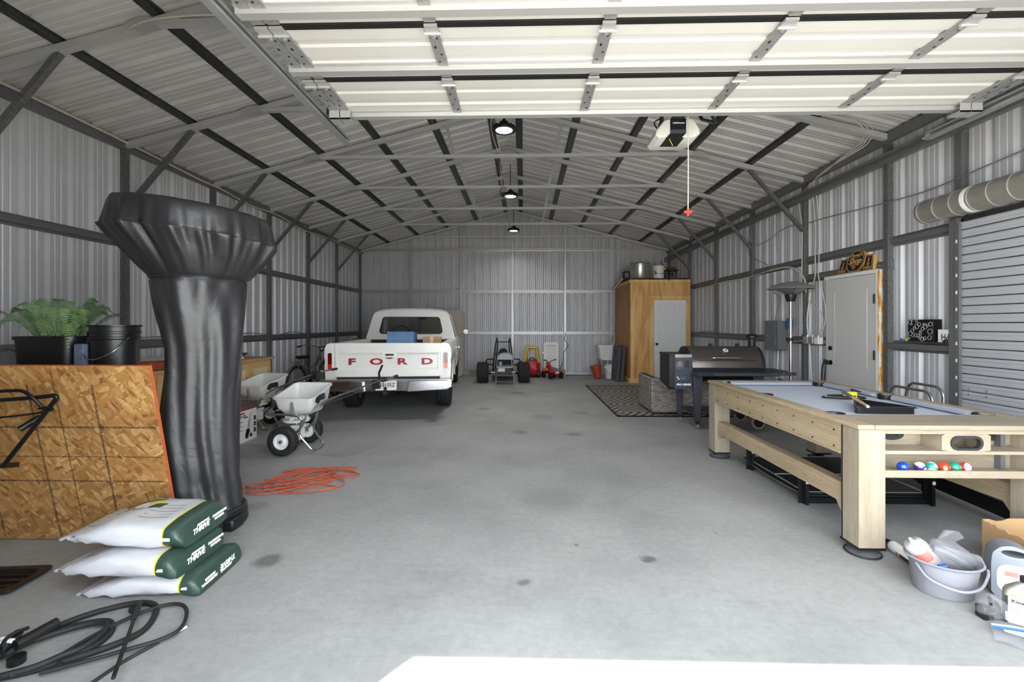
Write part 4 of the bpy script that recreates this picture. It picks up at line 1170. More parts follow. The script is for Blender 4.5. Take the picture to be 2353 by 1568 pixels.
# ------------------------------------------------------------------ plywood closet
def plywood(name, c0, c1, c2, ax=2, sc_=1.0):
    m, nt, b = newmat(name)
    L = nt.links.new
    tc = N(nt, 'ShaderNodeTexCoord')
    st = [5.0, 5.0, 5.0]; st[ax] = 0.8
    mp = N(nt, 'ShaderNodeMapping', i={'Scale': tuple(st)})
    L(tc.outputs['Object'], mp.inputs['Vector'])
    n0 = N(nt, 'ShaderNodeTexNoise', i={'Scale': 0.8 * sc_, 'Detail': 2.0})
    L(mp.outputs['Vector'], n0.inputs['Vector'])
    mu = N(nt, 'ShaderNodeMath', operation='MULTIPLY', i={1: 26.0})
    L(n0.outputs['Fac'], mu.inputs[0])
    si = N(nt, 'ShaderNodeMath', operation='SINE')
    L(mu.outputs[0], si.inputs[0])
    ma = N(nt, 'ShaderNodeMath', operation='MULTIPLY_ADD', i={1: 0.5, 2: 0.5})
    L(si.outputs[0], ma.inputs[0])
    n1 = N(nt, 'ShaderNodeTexNoise', i={'Scale': 9.0 * sc_, 'Detail': 5.0})
    L(mp.outputs['Vector'], n1.inputs['Vector'])
    mx = N(nt, 'ShaderNodeMix', data_type='FLOAT', i={0: 0.5})
    L(ma.outputs[0], mx.inputs[2]); L(n1.outputs['Fac'], mx.inputs[3])
    r = ramp(nt, [(0.1, lin(c0)), (0.5, lin(c1)), (0.9, lin(c2))])
    L(mx.outputs[0], r.inputs['Fac'])
    # knots
    mp2 = N(nt, 'ShaderNodeMapping', i={'Scale': tuple(2.6 if k != ax else 1.1 for k in range(3))})
    L(tc.outputs['Object'], mp2.inputs['Vector'])
    vo = N(nt, 'ShaderNodeTexVoronoi', i={'Scale': 1.0})
    L(mp2.outputs['Vector'], vo.inputs['Vector'])
    rk = ramp(nt, [(0.05, (0.25, 0.16, 0.10, 1)), (0.09, (1, 1, 1, 1))])
    L(vo.outputs['Distance'], rk.inputs['Fac'])
    mm = N(nt, 'ShaderNodeMix', data_type='RGBA', blend_type='MULTIPLY', i={0: 1.0})
    L(r.outputs['Color'], mm.inputs[6]); L(rk.outputs['Color'], mm.inputs[7])
    L(mm.outputs[2], b.inputs['Base Color'])
    b.inputs['Roughness'].default_value = 0.6
plywood('plywood', (196, 142, 78), (216, 164, 98), (230, 186, 122))
plywood('siding', (160, 116, 66), (182, 134, 80), (198, 150, 94))
plywood('trim pine', (210, 160, 92), (228, 184, 116), (238, 200, 138))
CX0, CX1, CY0, CY1, CH = 2.63, 4.09, 11.10, 12.88, 2.575
cl = thing('closet', 'plywood closet built into the far right corner', 'closet', (CX0, CY0, 0))
W_ = CX1 - CX0; D_ = CY1 - CY0
b = MB(); b.box(0.03, W_, 0.03, D_, 0, CH - 0.03); b.build('core', 'plywood', cl, smooth=False)
dxa, dxb, dzt = 0.575, 1.36, 2.04
b = MB(); b.box(0.0, dxa, 0.0, 0.03, 0, CH); b.box(dxb, W_, 0.0, 0.03, 0, CH); b.box(dxa, dxb, 0.0, 0.03, dzt, CH); b.build('front_sheet', 'plywood', cl, smooth=False)
nb = 8
for k in range(nb):
    b = MB(); y0 = 0.0 + D_ * k / nb; b.box(0.0, 0.03, y0 + 0.006, y0 + D_ / nb - 0.006, 0.08, CH - 0.1); b.build('siding_board', 'siding', cl, smooth=False)
b = MB(); b.box(-0.02, W_ + 0.01, -0.02, D_, CH - 0.03, CH); b.build('roof', 'plywood', cl, smooth=False)
for nm, a in (('corner_trim', (0.0, 0.09, -0.02, 0.0, 0.1, CH - 0.1)), ('top_trim', (0.0, W_, -0.02, 0.0, CH - 0.1, CH)), ('side_top_trim', (-0.02, 0.0, -0.02, D_, CH - 0.1, CH)), ('base_trim', (0.0, dxa - 0.1, -0.02, 0.0, 0, 0.11)), ('side_base_trim', (-0.02, 0.0, -0.02, D_, 0.0, 0.11)),
              ('door_trim', (dxa - 0.1, dxa, -0.018, 0.0, 0, dzt + 0.02)), ('door_trim', (dxb, W_, -0.018, 0.0, 0, dzt + 0.02)), ('door_head_trim', (dxa - 0.12, W_, -0.02, 0.0, dzt + 0.02, dzt + 0.11))):
    b = MB(); b.box(*a); b.build(nm, 'trim pine', cl, smooth=False, bevel=0.003)
mat('closet door', (228, 227, 224), 0.45)
b = MB(); b.box(dxa + 0.005, dxb - 0.005, -0.012, 0.02, 0.01, dzt); cd = b.build('door', 'closet door', cl, smooth=False)
dw = (dxb - dxa)
for (z0, z1) in ((0.22, 0.82), (0.98, 1.60), (1.72, 1.93)):
    for s in (0, 1):
        xa = dxa + 0.10 + s * (dw / 2 - 0.02); xb = xa + dw / 2 - 0.18
        b = MB(); b.plate([(xa, z0), (xb, z0), (xb, z1), (xa, z1)], [(xa + 0.025, z0 + 0.025), (xb - 0.025, z0 + 0.025), (xb - 0.025, z1 - 0.025), (xa + 0.025, z1 - 0.025)], -0.026, -0.01); b.box(xa + 0.035, xb - 0.035, -0.022, -0.01, z0 + 0.035, z1 - 0.035); b.build('raised_panel', 'closet door', cd, bevel=0.004)
b = MB(); Mx = Matrix.Translation((dxa + 0.065, -0.012, 0.96)) @ Matrix.Rotation(R(90), 4, 'X'); b.lathe([(0, 0), (0.032, 0), (0.032, 0.008), (0.012, 0.012), (0.012, 0.03), (0.028, 0.04), (0.03, 0.052), (0.02, 0.064), (0, 0.066)], 16, Mx); b.build('knob', 'black metal', cd)

# on the closet roof
zt = CH
mat('pot steel', (184, 180, 174), 0.3, 0.75, 0.05, 3)
t = thing('stock_pot', 'large stainless stock pot standing on the plywood closet', 'pot', (2.97, 11.5, zt))
b = MB(); b.lathe([(0.0, 0.0), (0.22, 0.0), (0.235, 0.02), (0.235, 0.40), (0.243, 0.41), (0.23, 0.41), (0.225, 0.03), (0, 0.02)], 36); b.build('body', 'pot steel', t)
for s in (-1, 1):
    b = MB(); b.tube([(s * 0.235, -0.05, 0.33), (s * 0.275, -0.04, 0.335), (s * 0.275, 0.04, 0.335), (s * 0.235, 0.05, 0.33)], 0.008, 6, k=3); b.build('handle', 'pot steel', t)
b = MB(); b.lathe([(0.0, 0.45), (0.03, 0.44), (0.04, 0.425), (0.24, 0.415), (0.245, 0.405), (0.0, 0.41)], 32); b.build('lid', 'black metal', t)
def pail(name, label, loc, m, h=0.37, r0=0.13, r1=0.15, prints=True, rz=0, bail='steel tube'):
    t = thing(name, label, 'bucket', loc, rz)
    b = MB(); b.lathe([(0, 0), (r0, 0), (r0 + 0.003, 0.01), (r1 - 0.012, h * 0.72), (r1 - 0.002, h * 0.74), (r1 - 0.002, h * 0.77), (r1 - 0.01, h * 0.78), (r1 - 0.01, h * 0.83), (r1, h * 0.84), (r1, h * 0.87), (r1 - 0.008, h * 0.88), (r1 - 0.008, h * 0.96), (r1 + 0.004, h * 0.97), (r1 + 0.004, h), (r1 - 0.012, h), (r0 - 0.006, 0.01), (0, 0.008)], 32)
    b.build('shell', m, t)
    b = MB(); b.tube([(-r1 * 0.98, -0.03, h * 0.8), (-r1 * 0.7, -r1 * 0.9, h * 0.5), (0, -r1 * 1.15, h * 0.36), (r1 * 0.7, -r1 * 0.9, h * 0.5), (r1 * 0.98, -0.03, h * 0.8)], 0.004, 6, k=6); b.build('bail', bail, t)
    for s in (-1, 1):
        b = MB(); b.cyl((s * (r1 - 0.012), -0.03, h * 0.8), (s * (r1 + 0.012), -0.03, h * 0.8), 0.022, n=12); b.build('ear', m, t)
    return t
pl = pail('white_pail', 'white plastic pail standing on the plywood closet', (3.42, 11.42, zt), 'white plastic', 0.34, 0.125, 0.145, bail='cable black')
b = MB(); b.box(0.02, 0.09, -0.148, -0.13, 0.13, 0.14); b.box(-0.12, -0.09, -0.11, -0.09, 0.12, 0.2); b.build('print', 'print red', pl, smooth=False)
t = thing('gas_burner', 'black outdoor gas burner standing on the plywood closet', 'burner', (3.76, 11.55, zt))
b = MB(); b.torus((0, 0, 0.24), 0.18, 0.012, 'z', 28, 8); b.torus((0, 0, 0.06), 0.14, 0.008, 'z', 28, 6)
b.build('ring', 'black metal', t)
for q in range(4):
    a = q * math.pi / 2 + 0.4; b = MB(); b.tube([(0.17 * math.cos(a), 0.17 * math.sin(a), 0.24), (0.2 * math.cos(a), 0.2 * math.sin(a), 0.0)], 0.011, 6); b.build('leg', 'black metal', t)
b = MB(); b.lathe([(0, 0.12), (0.05, 0.12), (0.06, 0.18), (0, 0.19)], 16); b.build('head', 'black metal', t)
mat('brass', (178, 128, 64), 0.35, 0.7)
t = thing('brass_pan', 'small brass pan resting on the black gas burner', 'pan', (3.76, 11.55, zt + 0.255))
b = MB(); b.lathe([(0, 0), (0.1, 0), (0.15, 0.06), (0.155, 0.065), (0.1, 0.01), (0, 0.01)], 24); b.build('bowl', 'brass', t)
b = MB(); b.tube([(-0.12, 0, 0.05), (-0.2, 0.0, 0.14), (-0.26, 0.0, 0.24)], 0.008, 6); b.build('handle', 'black metal', t)
t = thing('appliance_box', 'small dark appliance box behind the stock pot', 'box', (2.72, 11.95, zt))
b = MB(); b.box(-0.07, 0.08, -0.1, 0.1, 0, 0.27); b.build('case', 'dark interior', t, bevel=0.008)
b = MB(); b.prism(rrect(-0.0, 0.16, 0.1, 0.12, 0.01), -0.105, -0.1); b.build('grille', 'panel grey', t)
t = thing('rag', 'crumpled pale rag at the edge of the closet roof', 'rag', (3.72, 11.24, zt))
b = MB()
rg = []
for i in range(5):
    rg.append([((-0.13 + 0.26 * i / 4) , 0.05 * math.cos(2 * math.pi * k / 8) * (1 if 0 < i < 4 else 0.4), 0.015 + 0.015 * math.sin(2 * math.pi * k / 8) * rnd.uniform(0.6, 1.4)) for k in range(8)])
b.loft(rg); b.build('cloth', 'cable cream', t)

# white pipe from the sink to the closet roof
b = MB(); b.tube(fillet([(0, 0, 0), (0, 0, 1.55), (0.06, -0.2, 1.60), (0.10, -0.95, 1.76)], 0.06), 0.02, 8)
tag(b.build('water_pipe', 'white plastic', loc=(2.47, 12.66, 0.86)), 'white water pipe rising from the sink to the closet roof', 'pipe')

# ------------------------------------------------------------------ utility sink
t = thing('utility_sink', 'white plastic utility sink on legs against the far wall', 'sink', (2.30, 12.32, 0))
def rl(wx, wy, z, r=0.04): return [(x, y, z) for x, y in rrect(0, 0, wx, wy, r)]
b = MB(); b.loft([rl(0.44, 0.38, 0.48), rl(0.54, 0.48, 0.84), rl(0.60, 0.54, 0.845), rl(0.60, 0.54, 0.87), rl(0.52, 0.44, 0.87), rl(0.42, 0.36, 0.52)]); b.build('tub', 'white plastic', t, ang=50)
for sx in (-1, 1):
    for sy in (-1, 1):
        b = MB(); b.loft([[(sx * 0.2 + a, sy * 0.16 + c, 0.5) for a, c in ((-0.035, -0.035), (0.035, -0.035), (0.035, 0.035), (-0.035, 0.035))], [(sx * 0.2 + a, sy * 0.18 + c, 0.0) for a, c in ((-0.02, -0.02), (0.02, -0.02), (0.02, 0.02), (-0.02, 0.02))]]); b.build('leg', 'cable grey', t, smooth=False)
b = MB(); b.cyl((0.16, 0.22, 0.87), (0.16, 0.22, 0.93), 0.02); b.tube([(0.16, 0.22, 0.92), (0.16, 0.22, 1.06), (0.16, 0.14, 1.1), (0.16, 0.08, 1.05)], 0.011, 8, k=4); b.build('faucet', 'chrome', t)
b = MB(); b.cyl((0.0, 0.0, 0.5), (0.0, 0.0, 0.3), 0.022); b.tube([(0, 0, 0.3), (0, 0.08, 0.26), (0, 0.3, 0.26)], 0.02, 8); b.build('drain', 'white plastic', t)
pail('white_pail', 'white plastic pail under the utility sink', (2.33, 12.06, 0), 'white plastic', 0.36)
mat('terracotta red', (176, 66, 44), 0.6, 0, 0.1, 6)
t = thing('red_pot', 'terracotta red plastic pot tipped against the pail under the sink', 'pot', (2.0, 12.0, 0.03))
b = MB(); b.lathe([(0, 0), (0.10, 0), (0.145, 0.29), (0.155, 0.29), (0.155, 0.33), (0.14, 0.33), (0.095, 0.01), (0, 0.01)], 24); b.xf(Matrix.Rotation(R(-14), 4, 'Y')); b.build('shell', 'terracotta red', t)

# ------------------------------------------------------------------ bean bag boards leaning on the closet
mat('board grey', (74, 74, 82), 0.6, 0, 0.15, 8)
for k, lab in enumerate(('dark grey bean bag game board leaning in front, with round hole', 'dark grey bean bag game board leaning behind its twin against the closet')):
    t = thing('bean_bag_board', lab, 'game board', (2.32 + 0.095 * k, 11.62 - 0.05 * k, 0), 0, 'bean bag boards leaning on the closet')
    M_ = Matrix.Rotation(R(4.5), 4, 'Y') @ Matrix.Rotation(R(4), 4, 'Z')
    ou = [(-0.25, 0.0), (0.25, 0.0), (0.25, 0.9), (-0.25, 0.9)]
    ou = byangle(ou, (0, 0.72), 32)
    b = MB(); b.plate(ou, circ(0, 0.72, 0.075, 32), 0.0, 0.016, 'x')
    # circ starts at angle 0, ring at half step: close enough for a 32-gon
    b.xf(M_); b.build('deck', 'board grey', t, smooth=False)
    for a in ((-0.25, -0.23, 0, 0.9), (0.23, 0.25, 0, 0.9), (-0.25, 0.25, 0, 0.02), (-0.25, 0.25, 0.88, 0.9)):
        b = MB(); b.box(0.016, 0.075, a[0], a[1], a[2], a[3]); b.xf(M_); b.build('frame_board', 'board grey', t, smooth=False)

# ------------------------------------------------------------------ go-kart
mat('knobby tyre', (30, 30, 32), 0.8, 0, 0.3, 40, 0.5, 80)
gk = thing('go_kart', 'black tube-frame go-kart with fat tyres by the far wall', 'go-kart', (-0.5, 11.15, 0), 3)
for s in (-1, 1):
    ty = tyre_mesh(0.25, 0.28, 0.12).build('tyre', 'knobby tyre', gk, loc=(s * 0.51, 0.0, 0.25)); rim_mesh(0.12, 0.2).build('wheel_rim', 'hub', ty)
    for ring in range(5):
        bb = MB()
        for q in range(18):
            a = 2 * math.pi * (q + 0.5 * (ring % 2)) / 18
            M_ = Matrix.Rotation(a, 4, 'X'); bb.box(-0.1 + ring * 0.05 - 0.018, -0.1 + ring * 0.05 + 0.018, -0.018, 0.018, 0.243, 0.258, M_)
        o = bb.build('tread', 'knobby tyre', ty, smooth=False); o['kind'] = 'stuff'
    ty = tyre_mesh(0.2, 0.15, 0.1).build('tyre', 'knobby tyre', gk, loc=(s * 0.48, 1.35, 0.2)); rim_mesh(0.1, 0.12).build('wheel_rim', 'hub', ty)
    b = MB(); b.tube(fillet([(s * 0.16, 0.02, 1.11), (s * 0.185, 0.0, 0.98), (s * 0.24, -0.05, 0.5), (s * 0.26, 0.0, 0.22), (s * 0.26, 1.4, 0.22)], 0.05), 0.016, 8); b.build('cage_tube', 'black metal', gk)
    b = MB(); b.tube(fillet([(s * 0.15, 0.12, 1.06), (s * 0.14, 0.1, 0.95), (s * 0.20, 0.35, 0.3)], 0.05), 0.014, 8); b.build('cage_tube', 'black metal', gk)
    b = MB(); b.tube(fillet([(s * 0.25, 0.1, 0.57), (s * 0.40, 0.1, 0.57), (s * 0.44, 0.15, 0.5), (s * 0.36, 0.2, 0.42), (s * 0.26, 0.25, 0.42)], 0.04), 0.015, 8); b.build('nerf_bar', 'black metal', gk)
    b = MB(); b.tube([(s * 0.3, 0.02, 0.25), (s * 0.4, 0.02, 0.25)], 0.05, 10); b.build('axle_hub', 'black metal', gk)
b = MB(); b.cyl((-0.5, 0, 0.25), (0.5, 0, 0.25), 0.02); b.build('axle', 'steel tube', gk)
for (z, h) in ((1.01, 0.18), (0.70, 0.215)):
    b = MB(); b.cyl((-h, -0.02, z), (h, -0.02, z), 0.013); b.build('cross_bar', 'black metal', gk)
b = MB(); b.prism([(-0.1, 0.55), (0.1, 0.55), (0.12, 0.72), (0.09, 0.80), (0.04, 0.835), (-0.04, 0.835), (-0.09, 0.80), (-0.12, 0.72)], 0.18, 0.24); b.box(-0.17, 0.17, 0.2, 0.27, 0.3, 0.6); b.box(-0.17, 0.17, 0.25, 0.65, 0.27, 0.34); b.build('seat', 'black rubber', gk, bevel=0.02)
b = MB(); b.torus((0, 0, 0), 0.13, 0.012, 'y', 24, 8); b.xf(Matrix.Translation((0, 0.95, 0.56)) @ Matrix.Rotation(R(-30), 4, 'X')); b.beam((0, 0.95, 0.56), (0, 1.3, 0.3), 0.02, 0.02); b.build('steering_wheel', 'black plastic', gk)
b = MB(); b.box(-0.14, 0.04, -0.14, 0.06, 0.28, 0.42); b.cyl((-0.06, -0.16, 0.37), (-0.06, -0.1, 0.37), 0.07, n=18); b.lathe([(0, 0.42), (0.06, 0.42), (0.06, 0.52), (0, 0.53)], 16, Matrix.Translation((-0.07, -0.05, 0))); b.build('engine', 'hub', gk)
b = MB(); b.box(-0.2, 0.22, -0.1, 0.1, 0.2, 0.28); b.box(0.05, 0.18, -0.12, 0.06, 0.28, 0.46); b.build('engine_mount', 'black metal', gk, smooth=False)
b = MB(); b.box(-0.26, 0.26, 0.3, 1.4, 0.18, 0.2); b.build('floor_pan', 'black metal', gk, smooth=False)

# ------------------------------------------------------------------ folding chair
mat('chair grey', (138, 142, 142), 0.4, 0.2)
fc = thing('folding_chair', 'grey metal folding chair open in front of the go-kart', 'chair', (-0.43, 10.55, 0), 0)
for s in (-1, 1):
    b = MB(); b.tube(fillet([(s * 0.215, -0.2, 0.0), (s * 0.20, 0.05, 0.45), (s * 0.195, 0.16, 0.66), (s * 0.12, 0.19, 0.745), (0, 0.195, 0.76)], 0.07), 0.011, 8); b.build('front_leg', 'chair grey', fc)
    b = MB(); b.tube(fillet([(s * 0.23, 0.24, 0.0), (s * 0.205, 0.03, 0.40), (s * 0.20, -0.1, 0.44)], 0.05), 0.010, 8); b.build('rear_leg', 'chair grey', fc)
b = MB(); arc = [(-0.185, 0.60)] + [(0.185 * math.cos(math.pi - math.pi * k / 10), 0.66 + 0.085 * math.sin(math.pi * k / 10)) for k in range(11)] + [(0.185, 0.60)]
b.loft([[(x, 0.155 + 0.03 * (z - 0.6) / 0.15 + d, z) for x, z in arc] for d in (0.0, 0.008)]); b.build('backrest', 'chair grey', fc)
b = MB(); b.loft([rl(0.38, 0.36, 0.425, 0.05), rl(0.40, 0.38, 0.435, 0.05), rl(0.40, 0.38, 0.45, 0.05), rl(0.37, 0.35, 0.455, 0.05)]); b.build('seat', 'chair grey', fc)
for (y, z, h) in ((-0.19, 0.03, 0.21), (0.22, 0.06, 0.225), (0.12, 0.22, 0.21)):
    b = MB(); b.cyl((-h, y, z), (h, y, z), 0.008, n=8); b.build('stretcher', 'chair grey', fc)

# ------------------------------------------------------------------ toys
mat('toy red', (178, 30, 44), 0.4, 0, 0.05, 5)
mat('toy yellow', (222, 186, 40), 0.4, 0, 0.05, 5)
mat('toy orange', (214, 120, 44), 0.45)
tc_ = thing('toy_coupe', 'red and yellow plastic ride-in toy car by the far wall', 'toy car', (0.25, 12.45, 0), -4)
def ell(wx, wy, z, n=24, e=0.6):
    out = []
    for k in range(n):
        a = 2 * math.pi * k / n
        cx_, sy_ = math.cos(a), math.sin(a)
        out.append((wx * math.copysign(abs(cx_) ** e, cx_), wy * math.copysign(abs(sy_) ** e, sy_), z))
    return out
b = MB(); b.loft([ell(0.17, 0.24, 0.06), ell(0.215, 0.33, 0.12), ell(0.22, 0.36, 0.22), ell(0.225, 0.36, 0.33), ell(0.21, 0.33, 0.42), ell(0.17, 0.24, 0.45)]); b.build('body', 'toy red', tc_, ang=60)
b = MB(); b.loft([ell(0.13, 0.19, 0.77), ell(0.15, 0.22, 0.80), ell(0.13, 0.19, 0.83), ell(0.06, 0.1, 0.84)]); b.build('roof', 'toy yellow', tc_, ang=60)
for sx in (-1, 1):
    for sy in (-1, 1):
        b = MB(); b.tube([(sx * 0.185, sy * 0.26, 0.42), (sx * 0.165, sy * 0.23, 0.6), (sx * 0.13, sy * 0.19, 0.76), (sx * 0.09, sy * 0.14, 0.81)], 0.026, 8, k=4); b.build('roof_post', 'toy yellow', tc_)
        ty = tyre_mesh(0.085, 0.06, 0.04).build('wheel', 'black plastic', tc_, loc=(sx * 0.185, sy * 0.22, 0.085))
b = MB(); b.torus((0, 0, 0), 0.075, 0.012, 'y', 20, 8); b.xf(Matrix.Translation((0, -0.14, 0.46)) @ Matrix.Rotation(R(-30), 4, 'X')); b.build('steering_wheel', 'black plastic', tc_)
b = MB(); b.prism(circ(-0.1, 0.25, 0.035, 14), -0.375, -0.35); b.prism(circ(0.1, 0.25, 0.035, 14), -0.375, -0.35); b.build('headlight', 'toy red', tc_)
tr = thing('toy_quad', 'small red ride-on toy quad beside the toy car', 'toy', (0.78, 12.12, 0), 25)
b = MB(); b.loft([[(x * g, y, z) for x, z in ((-0.07, 0.1), (0.07, 0.1), (0.09, 0.17), (0.05, 0.24 + dz), (-0.05, 0.24 + dz), (-0.09, 0.17))] for y, g, dz in ((-0.26, 0.9, -0.06), (-0.1, 1.1, -0.03), (0.08, 0.8, 0.0), (0.2, 0.9, 0.12), (0.28, 0.6, 0.1))]); b.build('body', 'toy red', tr)
b = MB(); b.loft([[(x * g, y, 0.19 + z) for x, z in ((-0.08, 0), (0.08, 0), (0.07, 0.07), (0, 0.1), (-0.07, 0.07))] for y, g in ((-0.22, 0.7), (-0.12, 1), (0.0, 0.7))]); b.build('seat', 'panel grey', tr)
for s in (-1, 1):
    b = MB(); b.loft([[(s * (0.13 + x), y, z) for x, z in ((-0.05, 0.17), (0.05, 0.17), (0.04, 0.2), (-0.05, 0.21))] for y in (-0.28, -0.1)]); b.build('fender', 'toy red', tr)
    b = MB(); b.loft([[(s * (0.12 + x), y, z) for x, z in ((-0.05, 0.2), (0.05, 0.19), (0.04, 0.25), (-0.05, 0.25))] for y in (0.1, 0.26)]); b.build('fender', 'toy orange', tr)
    for y in (-0.19, 0.19):
        tyre_mesh(0.09, 0.075, 0.04).build('wheel', 'black rubber', tr, loc=(s * 0.16, y, 0.09))
    b = MB(); b.tube([(0, 0.18, 0.36), (s * 0.06, 0.17, 0.44), (s * 0.13, 0.14, 0.47)], 0.01, 6); b.cyl((s * 0.11, 0.145, 0.465), (s * 0.19, 0.12, 0.48), 0.015, n=8); b.build('handlebar', 'black plastic', tr)
b = MB(); b.tube([(0, 0.24, 0.24), (0, 0.18, 0.38)], 0.022, 8); b.box(-0.05, 0.05, 0.2, 0.26, 0.3, 0.4); b.build('steering_column', 'toy orange', tr)
b = MB(); b.box(-0.05, 0.05, -0.285, -0.262, 0.15, 0.19); b.build('decal', 'print white', tr, smooth=False)

sh = thing('louvre_panel', 'white plastic louvred panel leaning on the far wall', 'panel', (0.79, 12.80, 0), 0)
M_ = Matrix.Rotation(R(-3), 4, 'X')
b = MB(); b.plate(rrect(0, 0.47, 0.42, 0.94, 0.07), rrect(0, 0.45, 0.29, 0.80, 0.03), -0.03, 0.03); b.xf(M_); b.build('frame', 'white plastic', sh)
for k in range(15):
    b = MB(); b.box(-0.15, 0.15, -0.012, 0.018, 0.06 + k * 0.052, 0.105 + k * 0.052); b.xf(M_); b.build('louvre', 'white plastic', sh, smooth=False)
b = MB(); b.box(-0.26, -0.2, -0.02, 0.02, 0.60, 0.66); b.xf(M_); b.build('latch', 'white plastic', sh, bevel=0.01)
mat('beige wood', (150, 142, 122), 0.7, 0, 0.12, 5)
b = MB(); b.box(-0.45, 0.45, -0.06, 0.06, 0, 0.14); tag(b.build('beam_offcut', 'beige wood', loc=(-1.1, 12.82, 0), bevel=0.006), 'beige timber lying along the far wall behind the go-kart', 'timber')
b = MB(); b.box(-0.12, 0.12, -0.1, 0.1, 0, 0.16); b.box(-0.1, 0.02, -0.11, -0.1, 0.02, 0.14); tag(b.build('beige_box', 'beige wood', loc=(1.06, 12.66, 0), bevel=0.008), 'low beige box beside the white louvred panel', 'box')
t = thing('extension_cord', 'black extension cord hanging down the far wall post to the floor', 'cord', (1.2, 12.86, 0))
b = MB(); b.tube([(0.02, 0.02, 1.2), (-0.02, 0.0, 1.0), (0.08, -0.02, 0.85), (-0.05, 0.0, 0.6), (-0.08, -0.02, 0.3), (-0.3, -0.1, 0.05), (-0.4, -0.3, 0.01), (-0.2, -0.45, 0.01), (-0.05, -0.25, 0.01), (0.3, -0.1, 0.01), (0.75, -0.15, 0.01)], 0.008, 6, k=8); b.build('wire', 'cable black', t)
b = MB(); b.box(-0.25, -0.15, -0.48, -0.42, 0.0, 0.03); b.build('plug', 'black plastic', t, bevel=0.008)

# ------------------------------------------------------------------ bicycle and stroller by the left wall
mat('bike grey', (122, 124, 124), 0.4, 0.4)
mat('reflector', (236, 84, 40), 0.3)
bk = thing('bicycle', 'grey step-through bicycle leaning near the left wall', 'bicycle', (-4.28, 8.35, 0), -4)
WB = 1.06; r_ = 0.33
for y in (0.0, WB):
    b = MB(); b.torus((0, y, r_), r_ - 0.02, 0.02, 'x', 40, 8); wl = b.build('tyre', 'black rubber', bk)
    b = MB(); b.torus((0, y, r_), r_ - 0.045, 0.01, 'x', 40, 6); b.cyl((-0.03, y, r_), (0.03, y, r_), 0.025); b.build('rim', 'steel tube', wl)
    b = MB()
    for q in range(18):
        a = 2 * math.pi * q / 18; b.tube([(0.02 * (-1) ** q, y, r_), (0, y + 0.285 * math.cos(a), r_ + 0.285 * math.sin(a))], 0.0015, 3)
    o = b.build('spokes', 'steel tube', wl); o['kind'] = 'stuff'
    a0, a1 = (20, 200) if y == 0 else (10, 150)
    b = MB(); arc = [(y + (r_ + 0.035) * math.cos(R(a0 + (a1 - a0) * k / 16)), r_ + (r_ + 0.035) * math.sin(R(a0 + (a1 - a0) * k / 16))) for k in range(17)]
    b.loft([[(x, yy, zz + dz) for x, dz in ((-0.03, -0.015), (0, 0.004), (0.03, -0.015), (0, -0.002))] for yy, zz in arc]); b.build('mudguard', 'bike grey', bk)
for pts, rr_ in (([(0, 0.42, 0.29), (0, 0.28, 0.76)], 0.017), ([(0, 0.42, 0.29), (0, 0.62, 0.42), (0, 0.82, 0.78), (0, 0.84, 0.84)], 0.022), ([(0, 0.35, 0.55), (0, 0.6, 0.6), (0, 0.83, 0.8)], 0.017), ([(0, 0.0, r_), (0, 0.3, 0.68)], 0.01), ([(0, 0.0, r_), (0, 0.42, 0.29)], 0.012), ([(0, WB, r_), (0, 0.98, 0.5), (0, 0.84, 0.84)], 0.014)):
    b = MB(); b.tube(pts, rr_, 8, k=4); b.build('frame_tube', 'bike grey', bk)
b = MB(); b.tube([(-0.28, 0.6, 1.0), (-0.25, 0.75, 1.02), (-0.05, 0.83, 0.98), (0.05, 0.83, 0.98), (0.25, 0.75, 1.02), (0.28, 0.6, 1.0)], 0.011, 8, k=4); b.tube([(0, 0.84, 0.84), (0, 0.83, 0.98)], 0.014, 8); b.build('handlebar', 'steel tube', bk)
for s in (-1, 1):
    b = MB(); b.cyl((s * 0.275, 0.62, 1.0), (s * 0.285, 0.50, 0.99), 0.017); b.build('grip', 'black rubber', bk)
    b = MB(); b.tube([(s * 0.05, -0.02, 0.72), (s * 0.05, -0.1, 0.72), (s * 0.05, 0.3, 0.73)], 0.006, 6); b.tube([(s * 0.05, -0.02, 0.72), (s * 0.03, 0.0, r_)], 0.006, 6); b.build('rack_tube', 'bike grey', bk)
b = MB(); b.ball((0, 0.9, 0.92), 0.05, 12, 8); b.build('headlamp', 'chrome', bk)
b = MB(); b.loft([[(x * g, y, 0.80 + z) for x, z in ((-1, 0), (0, -0.03), (1, 0), (0.7, 0.035), (-0.7, 0.035))] for y, g in ((0.1, 0.09), (0.2, 0.1), (0.3, 0.05), (0.4, 0.03))]); b.build('saddle', 'black rubber', bk)
b = MB(); b.tube([(0, 0.28, 0.76), (0, 0.27, 0.8)], 0.012, 6); b.build('seat_post', 'steel tube', bk)
b = MB(); b.box(-0.025, 0.025, -0.395, -0.375, 0.45, 0.50); b.build('reflector', 'reflector', bk, bevel=0.008)
b = MB(); b.cyl((0.03, 0.42, 0.29), (0.04, 0.42, 0.29), 0.08, n=20); b.box(0.05, 0.07, 0.40, 0.44, 0.12, 0.29); b.box(0.04, 0.14, 0.39, 0.45, 0.10, 0.12); b.build('crank', 'black metal', bk, smooth=False)
st = thing('stroller', 'folded black stroller standing between bicycle and truck', 'stroller', (-3.72, 9.22, 0), 15)
